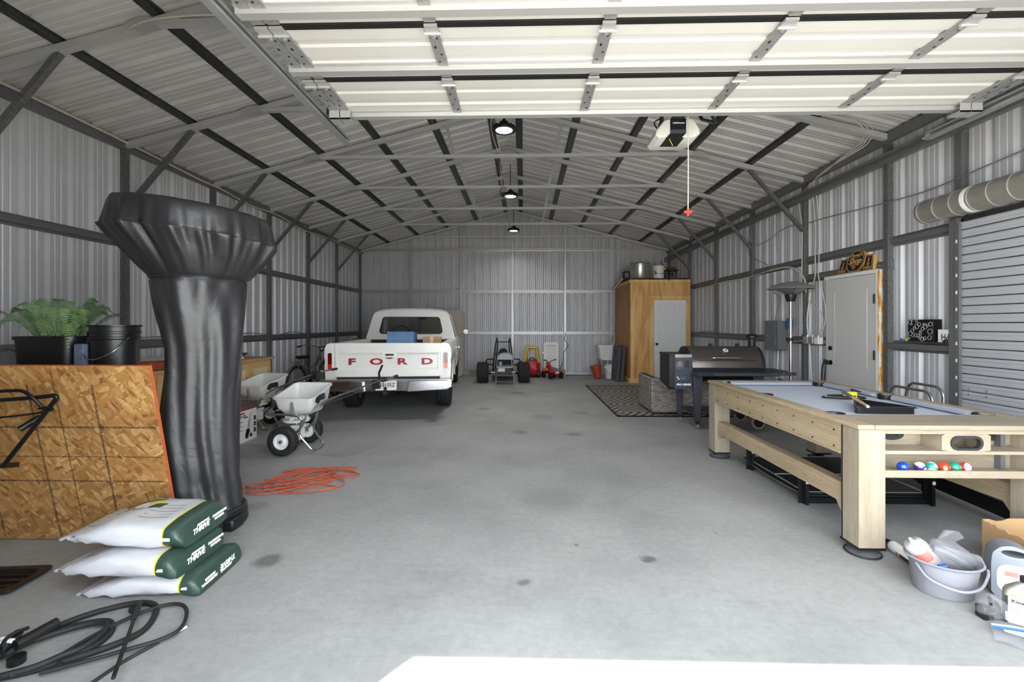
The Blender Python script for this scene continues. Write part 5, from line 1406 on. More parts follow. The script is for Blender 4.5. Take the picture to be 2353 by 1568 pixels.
for s in (-1, 1):
    b = MB(); b.tube([(-0.14, s * 0.22, 0.15), (-0.1, s * 0.22, 0.55), (0.02, s * 0.22, 0.9), (0.16, s * 0.22, 1.15), (0.27, s * 0.2, 1.19)], 0.016, 8, k=5); b.build('push_tube', 'beige wood', st)
    b = MB(); b.tube([(0.24, s * 0.2, 1.16), (0.1, s * 0.22, 0.85), (-0.02, s * 0.22, 0.5), (0.2, s * 0.22, 0.1)], 0.014, 8, k=5); b.build('frame_tube', 'bike grey', st)
    for x in (-0.15, 0.22):
        tyre_mesh(0.09, 0.05, 0.05).build('wheel', 'black rubber', st, loc=(x, s * 0.22, 0.09)).rotation_euler = (0, 0, R(90))
b = MB(); b.loft([[(x, y, z) for x, z in ((0.0, 0.35), (0.22, 0.4), (0.3, 0.75), (0.27, 1.1), (0.15, 1.0), (0.05, 0.7))] for y in (-0.19, 0.19)]); b.build('seat_fabric', 'black rubber', st, bevel=0.03)
b = MB(); b.cyl((0.27, -0.2, 1.19), (0.27, 0.2, 1.19), 0.018); b.build('push_bar', 'black rubber', st)
t = thing('black_bin', 'black plastic bin behind the broadcast spreaders', 'bin', (-3.62, 6.95, 0))
b = MB(); b.loft([rl(0.26, 0.26, 0.0), rl(0.32, 0.32, 0.42), rl(0.35, 0.35, 0.42), rl(0.35, 0.35, 0.45), rl(0.3, 0.3, 0.45), rl(0.25, 0.25, 0.03)]); b.build('shell', 'black plastic', t)
b = MB(); b.ball((0, 0, 0.42), 0.14, 12, 8, (1, 1, 0.6)); b.build('bag', 'black rubber', t)

# ------------------------------------------------------------------ pool table
wood('oak along', (138, 117, 88), (178, 160, 132), 2.2, 1, 0.5)
wood('oak upright', (132, 118, 97), (160, 149, 131), 2.2, 2, 0.5)
wood('oak across', (132, 118, 97), (160, 149, 131), 2.2, 0, 0.5)
mat('cloth', (186, 192, 206), 0.9, 0, 0.03, 40)
mat('cushion', (164, 170, 182), 0.85)
mat('pocket black', (18, 18, 19), 0.45)
mat('foot metal', (132, 132, 134), 0.3, 0.6)
pt = thing('pool_table', 'light oak pool table with pale blue cloth and ball shelf', 'pool table', (2.66, 3.90, 0), 0)
HW, HL, ZT = 0.61, 1.11, 0.82
LEG = 0.16
for sx in (-1, 1):
    for sy in (-1, 1):
        x0, x1 = (-HW, -HW + LEG) if sx < 0 else (HW - LEG, HW)
        y0, y1 = (-HL, -HL + LEG) if sy < 0 else (HL - LEG, HL)
        b = MB(); ch = 0.035
        lp = [(x0, y0), (x1, y0), (x1, y1), (x0, y1)]
        # chamfered outer edge
        b.prism(lp, 0.06, ZT - 0.03, 'z'); lg = b.build('leg', 'oak upright', pt, smooth=False, bevel=0.006)
        b = MB(); b.box(x0 - 0.002, x1 + 0.002, y0 - 0.002, y1 + 0.002, 0.05, 0.066); b.build('leg_base', 'pocket black', lg, smooth=False)
        xm, ym = (x0 + x1) / 2, (y0 + y1) / 2
        b = MB(); b.lathe([(0, 0.0), (0.095, 0.0), (0.095, 0.008), (0.085, 0.014), (0.03, 0.038), (0.02, 0.052), (0, 0.052)], 28, Matrix.Translation((xm, ym, 0))); b.build('levelling_foot', 'foot metal', lg)
        b = MB(); b.torus((xm, ym, 0.006), 0.094, 0.006, 'z', 28, 6); b.build('foot_rubber', 'black rubber', lg)
        if sx < 0 and sy < 0:
            b = MB(); b.box(x0 - 0.004, x0 + 0.002, y1 - 0.02, y1 - 0.012, 0.06, ZT - 0.03); b.build('dark_edge', 'pocket black', lg, smooth=False)
for s in (-1, 1):
    xo = s * HW
    b = MB(); b.box(min(xo, xo - s * 0.03), max(xo, xo - s * 0.03), -HL + LEG, HL - LEG, 0.60, ZT - 0.028); ap = b.build('side_apron', 'oak along', pt, smooth=False)
    b = MB(); b.box(min(xo - s * 0.001, xo + s * 0.008), max(xo - s * 0.001, xo + s * 0.008), -HL + LEG, HL - LEG, 0.60, 0.615); b.box(min(xo - s * 0.001, xo + s * 0.006), max(xo - s * 0.001, xo + s * 0.006), -HL + LEG, HL - LEG, 0.76, 0.772); b.build('apron_bead', 'oak along', ap, smooth=False)
    for k in range(9):
        for z in (0.635, 0.74):
            b = MB(); yy = -HL + LEG + 0.06 + k * 0.22; b.cyl((xo, yy, z), (xo + s * 0.004, yy, z), 0.006, n=8); b.build('screw', 'pocket black', ap)
    # lower stretcher with shaped ends
    pf = [(-HL + LEG, 0.40), (-HL + LEG, 0.20), (-HL + LEG + 0.05, 0.22), (-HL + LEG + 0.09, 0.27), (HL - LEG - 0.09, 0.27), (HL - LEG - 0.05, 0.24), (HL - LEG, 0.22), (HL - LEG, 0.40)]
    b = MB(); b.prism(pf, min(xo - s * 0.03, xo - s * 0.11), max(xo - s * 0.03, xo - s * 0.11), 'x'); b.build('stretcher', 'oak along', pt, smooth=False, bevel=0.004)
b = MB(); b.box(-HW + LEG, HW - LEG, HL - 0.03, HL, 0.52, ZT - 0.028); b.build('end_apron', 'oak across', pt, smooth=False)
# top frame: wood border with rounded edge, deep ledge at the near end
PX, PY0, PY1 = 0.50, -0.74, 0.97
b = MB(); b.box(-HW - 0.012, -PX - 0.02, -HL - 0.012, HL + 0.012, ZT - 0.03, ZT); b.build('top_rail', 'oak along', pt, smooth=False, bevel=0.01)
b = MB(); b.box(PX + 0.02, HW + 0.012, -HL - 0.012, HL + 0.012, ZT - 0.03, ZT); b.build('top_rail', 'oak along', pt, smooth=False, bevel=0.01)
b = MB(); b.box(-PX - 0.02, PX + 0.02, -HL - 0.012, PY0 - 0.04, ZT - 0.03, ZT); b.build('top_ledge', 'oak across', pt, smooth=False, bevel=0.006)
b = MB(); b.box(-PX - 0.02, PX + 0.02, PY1 + 0.03, HL + 0.012, ZT - 0.03, ZT); b.build('top_rail', 'oak across', pt, smooth=False, bevel=0.006)
b = MB(); b.box(-PX - 0.06, PX + 0.06, PY0 - 0.06, PY1 + 0.06, ZT - 0.07, ZT - 0.042); b.build('playfield', 'cloth', pt, smooth=False)
def cushion(p, q, inward):
    p, q, i_ = Vector(p), Vector(q), Vector(inward)
    d = (q - p).normalized()
    rg = []
    for e, k in ((p, 1), (q, -1)):
        rg.append([e + i_ * 0.0 + Vector((0, 0, ZT - 0.045)), e + d * k * 0.045 + i_ * 0.045 + Vector((0, 0, ZT - 0.03)), e + d * k * 0.05 + i_ * 0.05 + Vector((0, 0, ZT - 0.012)), e + i_ * 0.0 + Vector((0, 0, ZT))])
    b = MB(); b.loft(rg); b.build('cushion', 'cushion', pt, smooth=False)
pm = (PY0 + PY1) / 2
for s in (-1, 1):
    cushion((s * (PX + 0.02), PY0 + 0.05, 0), (s * (PX + 0.02), pm - 0.06, 0), (-s, 0, 0))
    cushion((s * (PX + 0.02), pm + 0.06, 0), (s * (PX + 0.02), PY1 - 0.05, 0), (-s, 0, 0))
cushion((-PX + 0.05, PY0 - 0.04, 0), (PX - 0.05, PY0 - 0.04, 0), (0, 1, 0))
cushion((-PX + 0.05, PY1 + 0.03, 0), (PX - 0.05, PY1 + 0.03, 0), (0, -1, 0))
for (x, y) in ((-PX, PY0), (PX, PY0), (-PX - 0.02, pm), (PX + 0.02, pm), (-PX, PY1), (PX, PY1)):
    b = MB(); b.lathe([(0.042, ZT - 0.06), (0.05, ZT - 0.02), (0.054, ZT - 0.004), (0.058, ZT + 0.002), (0.06, ZT - 0.01), (0.055, ZT - 0.06), (0.05, ZT - 0.10), (0.0, ZT - 0.10)], 24, Matrix.Translation((x, y, 0)))
    b.build('pocket', 'pocket black', pt)
# near end: cubbies and ball shelf
YE = -HL + 0.005
xa, xb = -HW + LEG, HW - LEG
b = MB(); b.box(xa, xb, YE + 0.15, YE + 0.17, 0.46, ZT - 0.03); b.build('shelf_back', 'oak across', pt, smooth=False)
b = MB(); b.box(xa, xb, YE + 0.003, YE + 0.15, 0.640, 0.660); b.build('shelf', 'oak across', pt, smooth=False)
b = MB(); b.box(xa, xb, YE + 0.016, YE + 0.15, 0.50, 0.515); b.build('shelf', 'oak across', pt, smooth=False)
b = MB(); b.box(xa, xb, YE, YE + 0.016, 0.495, 0.54); b.build('ball_lip', 'oak across', pt, smooth=False, bevel=0.003)
b = MB(); b.box(xa, xb, YE - 0.002, YE + 0.02, ZT - 0.055, ZT - 0.03); b.build('face_rail', 'oak across', pt, smooth=False)
# ball box with an oval mouth
ov_o = byangle([(-0.11, 0.660), (0.18, 0.660), (0.18, ZT - 0.05), (-0.11, ZT - 0.05)], (0.035, 0.71), 32)
def stadium(cx, cz, hw, r, n=32):
    out = []
    for k in range(n):
        a = 2 * math.pi * (k + 0.5) / n
        out.append((cx + math.copysign(hw - r, math.cos(a)) + r * math.cos(a), cz + r * math.sin(a)))
    return out
b = MB(); b.plate(ov_o, stadium(0.035, 0.71, 0.085, 0.034), YE + 0.002, YE + 0.02); b.box(-0.11, -0.092, YE + 0.02, YE + 0.148, 0.660, ZT - 0.05); b.box(0.162, 0.18, YE + 0.02, YE + 0.148, 0.660, ZT - 0.05); bb_ = b.build('ball_return', 'oak across', pt, smooth=False)
b = MB(); b.plate(stadium(0.035, 0.71, 0.096, 0.044), stadium(0.035, 0.71, 0.08, 0.03), YE - 0.006, YE + 0.02); b.build('mouth_ring', 'dark interior', bb_, smooth=False)
for cx_ in (-0.30, 0.33):
    b = MB(); b.prism([(cx_ + u * (0.078 if u > 0 else 0.06), 0.725 + v * 0.034) for u, v in circ(0, 0, 1, 24)], YE + 0.14, YE + 0.151); pl_ = b.build('score_counter', 'dark interior', pt, smooth=False)
    b = MB(); b.box(cx_ - 0.03, cx_ + 0.02, YE + 0.136, YE + 0.141, 0.72, 0.732); b.cyl((cx_ + 0.04, YE + 0.136, 0.726), (cx_ + 0.04, YE + 0.141, 0.726), 0.012, n=12); b.build('counter_slot', 'pocket black', pl_, smooth=False)
b = MB(); b.box(xb - 0.1, xb - 0.07, YE + 0.11, YE + 0.148, 0.516, ZT - 0.05); b.build('steel_bracket', 'mid galvanized', pt, smooth=False)
b = MB(); b.box(0.35, 0.43, HL - LEG - 0.3, HL - LEG, 0.42, 0.6); b.box(-0.05, 0.35, HL - LEG - 0.12, HL - LEG - 0.06, 0.46, 0.52); b.build('under_frame', 'black metal', pt, smooth=False)
b = MB(); b.box(-HW + 0.03, HW - 0.03, -HL + LEG + 0.03, HL - 0.03, 0.70, 0.745); b.build('slate_bed', 'pocket black', pt, smooth=False)

# balls
def ball_mat(name, c, stripe):
    m, nt, b = newmat(name)
    b.inputs['Roughness'].default_value = 0.08
    b.inputs['Coat Weight'].default_value = 0.6
    if not stripe:
        b.inputs['Base Color'].default_value = lin(c)
        return
    L = nt.links.new
    tc = N(nt, 'ShaderNodeTexCoord')
    sp_ = N(nt, 'ShaderNodeSeparateXYZ')
    L(tc.outputs['Object'], sp_.inputs[0])
    ab = N(nt, 'ShaderNodeMath', operation='ABSOLUTE')
    L(sp_.outputs['Z'], ab.inputs[0])
    gt = N(nt, 'ShaderNodeMath', operation='GREATER_THAN', i={1: 0.018})
    L(ab.outputs[0], gt.inputs[0])
    mx = N(nt, 'ShaderNodeMix', data_type='RGBA', i={6: lin(c), 7: lin((232, 228, 218))})
    L(gt.outputs[0], mx.inputs[0])
    L(mx.outputs[2], b.inputs['Base Color'])
BALLS = [((24, 66, 168), False, None, 2.36, 'plain blue pool ball at the leg end of the shelf', (0, 0, 0), (0.6, 0.1)), ((62, 36, 140), True, '12', 2.462, 'purple striped pool ball on the shelf', (15, -8, 0), (0.010, -0.006)), ((30, 150, 130), True, '14', 2.535, 'teal striped pool ball on the shelf', (-25, 20, 0), (0.0, 0.014)),
         ((222, 62, 34), False, '3', 2.612, 'orange-red pool ball on the shelf', (0, 0, 0), (-0.016, 0.0)), ((30, 140, 110), False, None, 2.676, 'plain green pool ball on the shelf', (0, 0, 0), None), ((214, 44, 44), True, None, 2.736, 'white pool ball with a red band at the end of the row', (70, 30, 0), None)]
RB = 0.0315
for k, (c, stp, num, x, lab, rot, npos) in enumerate(BALLS):
    ball_mat('ball paint %d' % k, c, stp)
    t = thing('pool_ball', lab, 'ball', (x, 3.90 - HL + 0.06, 0.515 + RB), 0, 'pool balls on the end shelf')
    b = MB(); b.ball((0, 0, 0), RB, 28, 18); o = b.build('sphere', 'ball paint %d' % k, t, ang=80); o.rotation_euler = tuple(R(a) for a in rot)
    if num:
        nx, nz = npos
        nrm = Vector((nx, -0.026, nz)).normalized()
        M_ = frameM(nrm * (RB + 0.0002), Vector((1, 0, 0)), Vector((0, 0, 1))) if abs(nx) < 1e-6 and abs(nz) < 1e-6 else (Matrix.Translation(nrm * (RB - 0.0012)) @ nrm.to_track_quat('Z', 'Y').to_matrix().to_4x4())
        b = MB(); b.cyl((0, 0, 0), (0, 0, 0.0016), 0.0105, n=20); b.xf(M_); d_ = b.build('number_disc', 'plate white', t)
        text(num, 'number', 'print black', d_, M_ @ Matrix.Translation((0, 0, 0.002)), 0.013, 0.0002)

# things lying on the cloth
ZC = ZT - 0.042
rk = thing('ball_rack', 'black plastic triangle ball rack on the pool table cloth', 'ball rack', (2.62, 3.52, ZC), 0)
tri = [(-0.19, -0.17), (0.24, -0.20), (0.08, 0.2)]
def offs(t_, g): 
    cx_ = sum(p[0] for p in t_) / 3; cy_ = sum(p[1] for p in t_) / 3
    return [(cx_ + (p[0] - cx_) * g, cy_ + (p[1] - cy_) * g) for p in t_]
def rtri(g): return [(p.x, p.y) for p in fillet([(a, c_, 0) for a, c_ in offs(tri, g)], 0.05, 5, True)]
b = MB(); b.plate(rtri(1.0), rtri(0.9), 0, 0.052, 'z'); b.plate(rtri(1.06), rtri(0.9), 0.046, 0.054, 'z'); b.build('frame', 'black plastic', rk)
wood('cue wood', (206, 178, 134), (226, 204, 168), 1.0, 1, 0.35)
cu = thing('cue_stick', 'short pool cue lying across the ball rack', 'cue', (2.80, 4.0, ZC + 0.068), 0)
d_ = Vector((-0.33, -0.72, -0.001))
b = MB(); b.cyl((0, 0, 0), d_ * 0.45, 0.014, 0.0125); b.build('butt', 'cable grey', cu)
b = MB(); b.cyl(d_ * 0.45, d_, 0.0125, 0.010); b.build('shaft', 'cue wood', cu)
b = MB(); b.cyl(d_, d_ * 1.012, 0.010, 0.0095); b.build('tip', 'print white', cu)
ec = thing('charger_cord', 'black cord with a yellow plug lying on the pool table', 'cord', (2.92, 4.08, ZC), 0)
b = MB(); b.tube([(-0.22, 0.02, 0.012), (-0.26, -0.05, 0.012), (-0.12, -0.12, 0.012), (0.06, -0.1, 0.014), (0.0, 0.02, 0.02), (-0.15, 0.03, 0.02), (-0.2, -0.02, 0.024), (-0.08, -0.07, 0.02), (0.02, -0.03, 0.02), (0.10, 0.08, 0.03), (0.14, 0.18, 0.05), (0.24, 0.16, 0.02)], 0.007, 6, k=7); b.build('wire', 'cable black', ec)
mat('plug yellow', (224, 214, 40), 0.4)
b = MB(); b.box(-0.045, 0.045, -0.03, 0.03, 0.0, 0.055); o = b.build('plug', 'plug yellow', ec, bevel=0.01); o.location = (0.0, 0.0, 0)

# ------------------------------------------------------------------ table tennis top on the floor below
mat('table black', (34, 35, 37), 0.55)
mat('line white', (214, 214, 214), 0.4)
tt = thing('table_tennis_top', 'black table tennis top stored on the floor under the pool table', 'table top', (2.72, 4.2, 0), 0)
for k in range(2):
    b = MB(); y0, y1 = (-0.53, -0.095) if k == 0 else (-0.09, 0.45); b.box(-0.46, 0.5, y0, y1, 0.070, 0.085); hb = b.build('half_top', 'table black', tt, smooth=False)
    for a in ((-0.46, 0.5, y0, y0 + 0.008), (-0.46, 0.5, y1 - 0.008, y1), (-0.46, -0.452, y0, y1), (0.492, 0.5, y0, y1)):
        b = MB(); b.box(a[0], a[1], a[2], a[3], 0.0845, 0.0865); b.build('edge_line', 'line white', hb, smooth=False)
b = MB(); b.box(-0.46, 0.5, -0.53, 0.45, 0.05, 0.06); b.build('lower_sheet', 'table black', tt, smooth=False)
for (x, y) in ((-0.47, -0.54), (0.51, -0.54), (-0.47, 0.30), (0.51, 0.30)):
    b = MB(); b.box(x - 0.012, x + 0.012, y - 0.05, y + 0.05, 0.0, 0.24); b.box(x - 0.04, x + 0.04, y - 0.006, y + 0.006, 0.0, 0.24); po = b.build('corner_post', 'black metal', tt, smooth=False)
    b = MB(); b.box(x - 0.012, x + 0.012, y - 0.0525, y - 0.0505, 0.17, 0.195); b.build('sticker', 'print white', po, smooth=False)
for y in (-0.54, 0.30):
    b = MB(); b.box(-0.47, 0.51, y - 0.02, y + 0.02, 0.004, 0.048); b.build('cross_rail', 'black metal', tt, smooth=False)
for x in (-0.475, 0.515):
    b = MB(); b.tube([(x, -0.56, 0.065), (x, 0.0, 0.05), (x, 0.5, 0.065)], 0.008, 6, k=4); b.build('side_trim', 'steel tube', tt)
rr2 = thing('steel_rail', 'long black steel rail lying beside the pool table legs', 'rail', (3.47, 3.75, 0), -4)
b = MB(); b.box(-0.03, 0.03, -1.1, 0.95, 0.06, 0.17); b.build('beam', 'black metal', rr2, smooth=False)
for y in (-1.0, 0.85):
    b = MB(); b.box(-0.045, 0.045, y - 0.05, y + 0.05, 0.0, 0.2); b.build('bracket', 'black metal', rr2, smooth=False)
pk_ = thing('wood_plank', 'pale wooden plank standing on edge beside the roll-up door', 'plank', (3.64, 3.02, 0), -3)
b = MB(); b.box(-0.02, 0.02, -1.0, 1.0, 0.0, 0.22); b.build('board', 'oak along', pk_, smooth=False, bevel=0.003)
b = MB(); b.box(-0.0225, 0.0225, -1.0, 1.0, 0.20, 0.222); b.build('edge_strip', 'pocket black', pk_, smooth=False)

# tube trolley behind the table
tr_ = thing('tube_trolley', 'steel trolley with two tube handle loops behind the pool table', 'trolley', (3.70, 4.32, 0), 0)
b = MB(); b.box(-0.14, 0.1, -0.24, 0.24, 0.12, 0.14); b.build('deck', 'mid galvanized', tr_, bevel=0.004)
for (x, zt_, y0, y1) in ((0.07, 0.87, -0.2, 0.21), (-0.07, 0.835, -0.25, 0.24)):
    b = MB(); b.tube(fillet([(x, y1, 0.13), (x, y1 - 0.01, zt_ - 0.14), (x, y1 - 0.06, zt_), (x, y0 + 0.05, zt_ - 0.005), (x, y0, zt_ - 0.06), (x, y0 + 0.02, 0.13)], 0.06), 0.0125, 10); b.build('handle_loop', 'steel tube', tr_)
for (x, y) in ((-0.12, -0.2), (-0.12, 0.2), (0.08, -0.2), (0.08, 0.2)):
    b = MB(); b.cyl((x - 0.015, y, 0.05), (x + 0.015, y, 0.05), 0.05, n=18); b.box(x - 0.02, x + 0.02, y - 0.02, y + 0.02, 0.08, 0.125); b.build('caster', 'black rubber', tr_)

# ------------------------------------------------------------------ pellet grill
mat('lid bronze', (92, 84, 80), 0.3, 0.6, 0.05, 4)
mat('grill black', (32, 32, 35), 0.45, 0.2)
mat('hopper grey', (62, 64, 72), 0.4, 0.3)
mat('handle steel', (196, 192, 186), 0.2, 0.95)
mat('wheel tan', (150, 140, 122), 0.7)
mat('screen', (74, 92, 120), 0.2)
gr = thing('pellet_grill', 'bronze and black pellet grill on wheels behind the pool table', 'grill', (2.80, 6.50, 0), -1)
BX0, BX1, ZB, RBR = -0.50, 0.52, 0.84, 0.26
def half(x, r, z0, up):
    out = []
    for k in range(15):
        a = math.pi * k / 14
        out.append((x, -r * math.cos(a), z0 + up * r * math.sin(a)))
    return out
b = MB(); b.loft([half(BX0, RBR * 0.96, ZB, 1.08), half(BX0 + 0.03, RBR, ZB, 1.1), half(BX1 - 0.03, RBR, ZB, 1.1), half(BX1, RBR * 0.96, ZB, 1.08)]); lid = b.build('lid', 'lid bronze', gr, ang=50)
for x in (BX0, BX1 - 0.035):
    b = MB(); b.loft([half(x - 0.006, RBR * 1.012, ZB - 0.005, 1.1), half(x + 0.04, RBR * 1.012, ZB - 0.005, 1.1)]); b.build('lid_end_band', 'grill black', lid, ang=50)
# raised frame on the lid
def lidp(x, a): return (x, -RBR * 1.01 * math.cos(R(a)), ZB + 1.11 * RBR * math.sin(R(a)))
b = MB(); b.tube([lidp(BX0 + 0.12, 50), lidp(BX0 + 0.12, 20), lidp(BX1 - 0.1, 20), lidp(BX1 - 0.1, 50)], 0.004, 4); b.build('lid_crease', 'lid bronze', lid)
hp = [Vector(lidp(BX0 + 0.28, 26)), Vector(lidp(BX0 + 0.30, 26)) + Vector((0, -0.06, 0.01)), Vector(lidp(BX1 - 0.34, 26)) + Vector((0, -0.06, 0.01)), Vector(lidp(BX1 - 0.32, 26))]
b = MB(); b.tube(fillet(hp, 0.03), 0.012, 10); b.build('lid_handle', 'handle steel', lid)
c0 = Vector(lidp(0.02, 50)); nrm = Vector((0, -math.cos(R(50)), math.sin(R(50))))
b = MB(); b.cyl(c0, c0 + nrm * 0.018, 0.042, n=24); th_ = b.build('thermometer', 'handle steel', lid)
b = MB(); b.cyl(c0 + nrm * 0.0182, c0 + nrm * 0.0195, 0.034, n=24); b.build('dial', 'plate white', th_)
b = MB(); b.cyl(c0 + nrm * 0.0197, c0 + nrm * 0.0205, 0.016, n=14); b.build('dial_mark', 'cable grey', th_)
b = MB(); b.loft([half(BX0, RBR, ZB, -0.85), half(BX1, RBR, ZB, -0.85)]); b.build('barrel', 'grill black', gr, ang=50)
b = MB(); b.box(BX0 + 0.02, BX1 + 0.06, -RBR - 0.22, -RBR + 0.02, 0.745, 0.79); b.build('front_shelf', 'hopper grey', gr, bevel=0.006)
b = MB(); b.box(BX0 + 0.02, BX0 + 0.24, -RBR - 0.226, -RBR - 0.20, 0.742, 0.794); b.build('shelf_bracket', 'grill black', gr, bevel=0.004)
b = MB(); b.box(BX1, BX1 + 0.36, -RBR - 0.1, RBR - 0.02, 0.745, 0.79); sd = b.build('side_shelf', 'hopper grey', gr, bevel=0.006)
for k in range(3):
    b = MB(); b.cyl((BX1 + 0.09 + k * 0.1, -RBR - 0.106, 0.768), (BX1 + 0.09 + k * 0.1, -RBR - 0.1, 0.768), 0.009, n=10); b.build('screw', 'chrome', sd)
b = MB(); b.tube([(BX1 + 0.1, -0.2, 0.745), (BX1 + 0.12, -0.22, 0.69), (BX1 + 0.2, -0.24, 0.68)], 0.005, 6); b.cyl((BX1 + 0.19, -0.24, 0.68), (BX1 + 0.24, -0.25, 0.675), 0.011, n=8); b.build('drip_hook', 'black plastic', gr)
# legs
for (x, y, w0, w1) in ((BX0 + 0.10, -0.27, 0.125, 0.08), (BX1 - 0.11, -0.27, 0.14, 0.08), (BX0 + 0.02, 0.22, 0.09, 0.07), (BX1 - 0.1, 0.22, 0.09, 0.07)):
    b = MB(); b.loft([[(x + a * w0 / 2, y + c * 0.035, 0.745) for a, c in ((-1, -1), (1, -1), (1, 1), (-1, 1))], [(x + a * w1 / 2, y + c * 0.03, 0.11) for a, c in ((-1, -1), (1, -1), (1, 1), (-1, 1))]]); b.build('leg', 'hopper grey', gr, bevel=0.006)
for (x, y) in ((BX0 + 0.10, -0.27), (BX0 + 0.02, 0.22)):
    b = MB(); b.box(x - 0.022, x + 0.022, y - 0.025, y + 0.025, 0.055, 0.115); cs = b.build('caster', 'black plastic', gr, bevel=0.006)
    b = MB(); b.cyl((x - 0.014, y, 0.036), (x + 0.014, y, 0.036), 0.036, n=20); b.build('caster_wheel', 'cable grey', cs)
for y in (-0.29, 0.24):
    b = MB(); b.torus((BX1 - 0.11, y, 0.095), 0.076, 0.022, 'y', 28, 10, (0.85, 0.9)); wh = b.build('wheel', 'wheel tan', gr)
    b = MB(); b.cyl((BX1 - 0.11, y - 0.014, 0.095), (BX1 - 0.11, y + 0.014, 0.095), 0.066, n=24); b.build('wheel_disc', 'black plastic', wh)
    for q in range(5):
        a = 2 * math.pi * q / 5; b = MB(); b.beam((BX1 - 0.11 + 0.02 * math.cos(a), y - 0.016, 0.095 + 0.02 * math.sin(a)), (BX1 - 0.11 + 0.06 * math.cos(a), y - 0.016, 0.095 + 0.06 * math.sin(a)), 0.008, 0.012); b.build('wheel_spoke', 'grill black', wh, smooth=False)
b = MB(); b.box(BX0 + 0.03, BX1 - 0.06, -0.25, 0.22, 0.20, 0.225); b.build('bottom_shelf', 'hopper grey', gr, bevel=0.006)
# hopper
b = MB(); pf = [(-0.24, 0.92), (-0.24, 0.47), (-0.20, 0.44), (0.22, 0.52), (0.22, 0.92)]
b.prism([(y, z) for y, z in pf], BX0 - 0.27, BX0 - 0.0, 'x'); hpx = b.build('hopper', 'grill black', gr, smooth=False, bevel=0.006)
b = MB(); b.box(BX0 - 0.20, BX0 + 0.04, -0.26, -0.236, 0.45, 0.90); b.build('control_face', 'hopper grey', hpx, smooth=False, bevel=0.004)
b = MB(); b.box(BX0 - 0.28, BX0 + 0.01, -0.26, 0.23, 0.915, 0.94); b.build('hopper_lid', 'grill black', hpx, bevel=0.006)
b = MB(); b.box(BX0 - 0.20, BX0 + 0.03, -0.268, -0.25, 0.885, 0.935); b.build('lid_front', 'handle steel', hpx, bevel=0.004)
fy = -0.2615
b = MB(); b.plate(circ(BX0 - 0.135, 0.785, 0.05, 24), circ(BX0 - 0.135, 0.785, 0.042, 24), fy - 0.002, fy); b.prism([(BX0 - 0.135 + u, 0.785 + v) for u, v in ((-0.032, -0.022), (0.032, -0.022), (0.03, 0.012), (0.014, 0.03), (0.006, 0.05), (-0.012, 0.05), (-0.016, 0.028), (-0.03, 0.01))], fy - 0.003, fy); b.build('badge', 'handle steel', hpx, smooth=False)
b = MB(); b.prism(rrect(BX0 - 0.035, 0.80, 0.05, 0.10, 0.008), fy - 0.004, fy); b.build('hopper_window', 'grill black', hpx, smooth=False)
b = MB(); b.prism(rrect(BX0 - 0.09, 0.605, 0.075, 0.045, 0.004), fy - 0.003, fy); b.build('display', 'screen', hpx, smooth=False)
for (dx, dz) in ((-0.165, 0.615), (-0.15, 0.592)):
    b = MB(); b.cyl((BX0 + dx, fy - 0.006, dz), (BX0 + dx, fy, dz), 0.01, n=12); b.build('button', 'print white', hpx)
b = MB(); b.cyl((BX0 - 0.015, fy - 0.016, 0.605), (BX0 - 0.015, fy, 0.605), 0.017, n=18); b.build('dial_knob', 'handle steel', hpx)
text('PRO SERIES', 'lettering', 'print white', hpx, frameM((BX0 - 0.08, fy - 0.002, 0.515), (1, 0, 0), (0, 0, 1)), 0.034, 0.0008, sx=1.15, bold=0.0015)
b = MB(); b.box(BX0 - 0.285, BX0 - 0.268, -0.2, -0.05, 0.66, 0.68); b.build('hopper_handle', 'grill black', hpx, bevel=0.004)

hpx.location = (0, 0, 0.09)
# chimney
b = MB(); b.cyl((BX1 + 0.02, 0.16, 0.84), (BX1 + 0.02, 0.16, 1.22), 0.05, n=20); b.lathe([(0, 1.30), (0.05, 1.295), (0.075, 1.27), (0.075, 1.24), (0.06, 1.23), (0, 1.23)], 24, Matrix.Translation((BX1 + 0.02, 0.16, 0))); b.build('chimney', 'grill black', gr)
for x in (BX0 + 0.42, BX1 - 0.22):
    b = MB(); b.box(x - 0.02, x + 0.02, 0.06, 0.12, 1.10, 1.16); b.build('lid_hinge', 'grill black', gr, bevel=0.006)

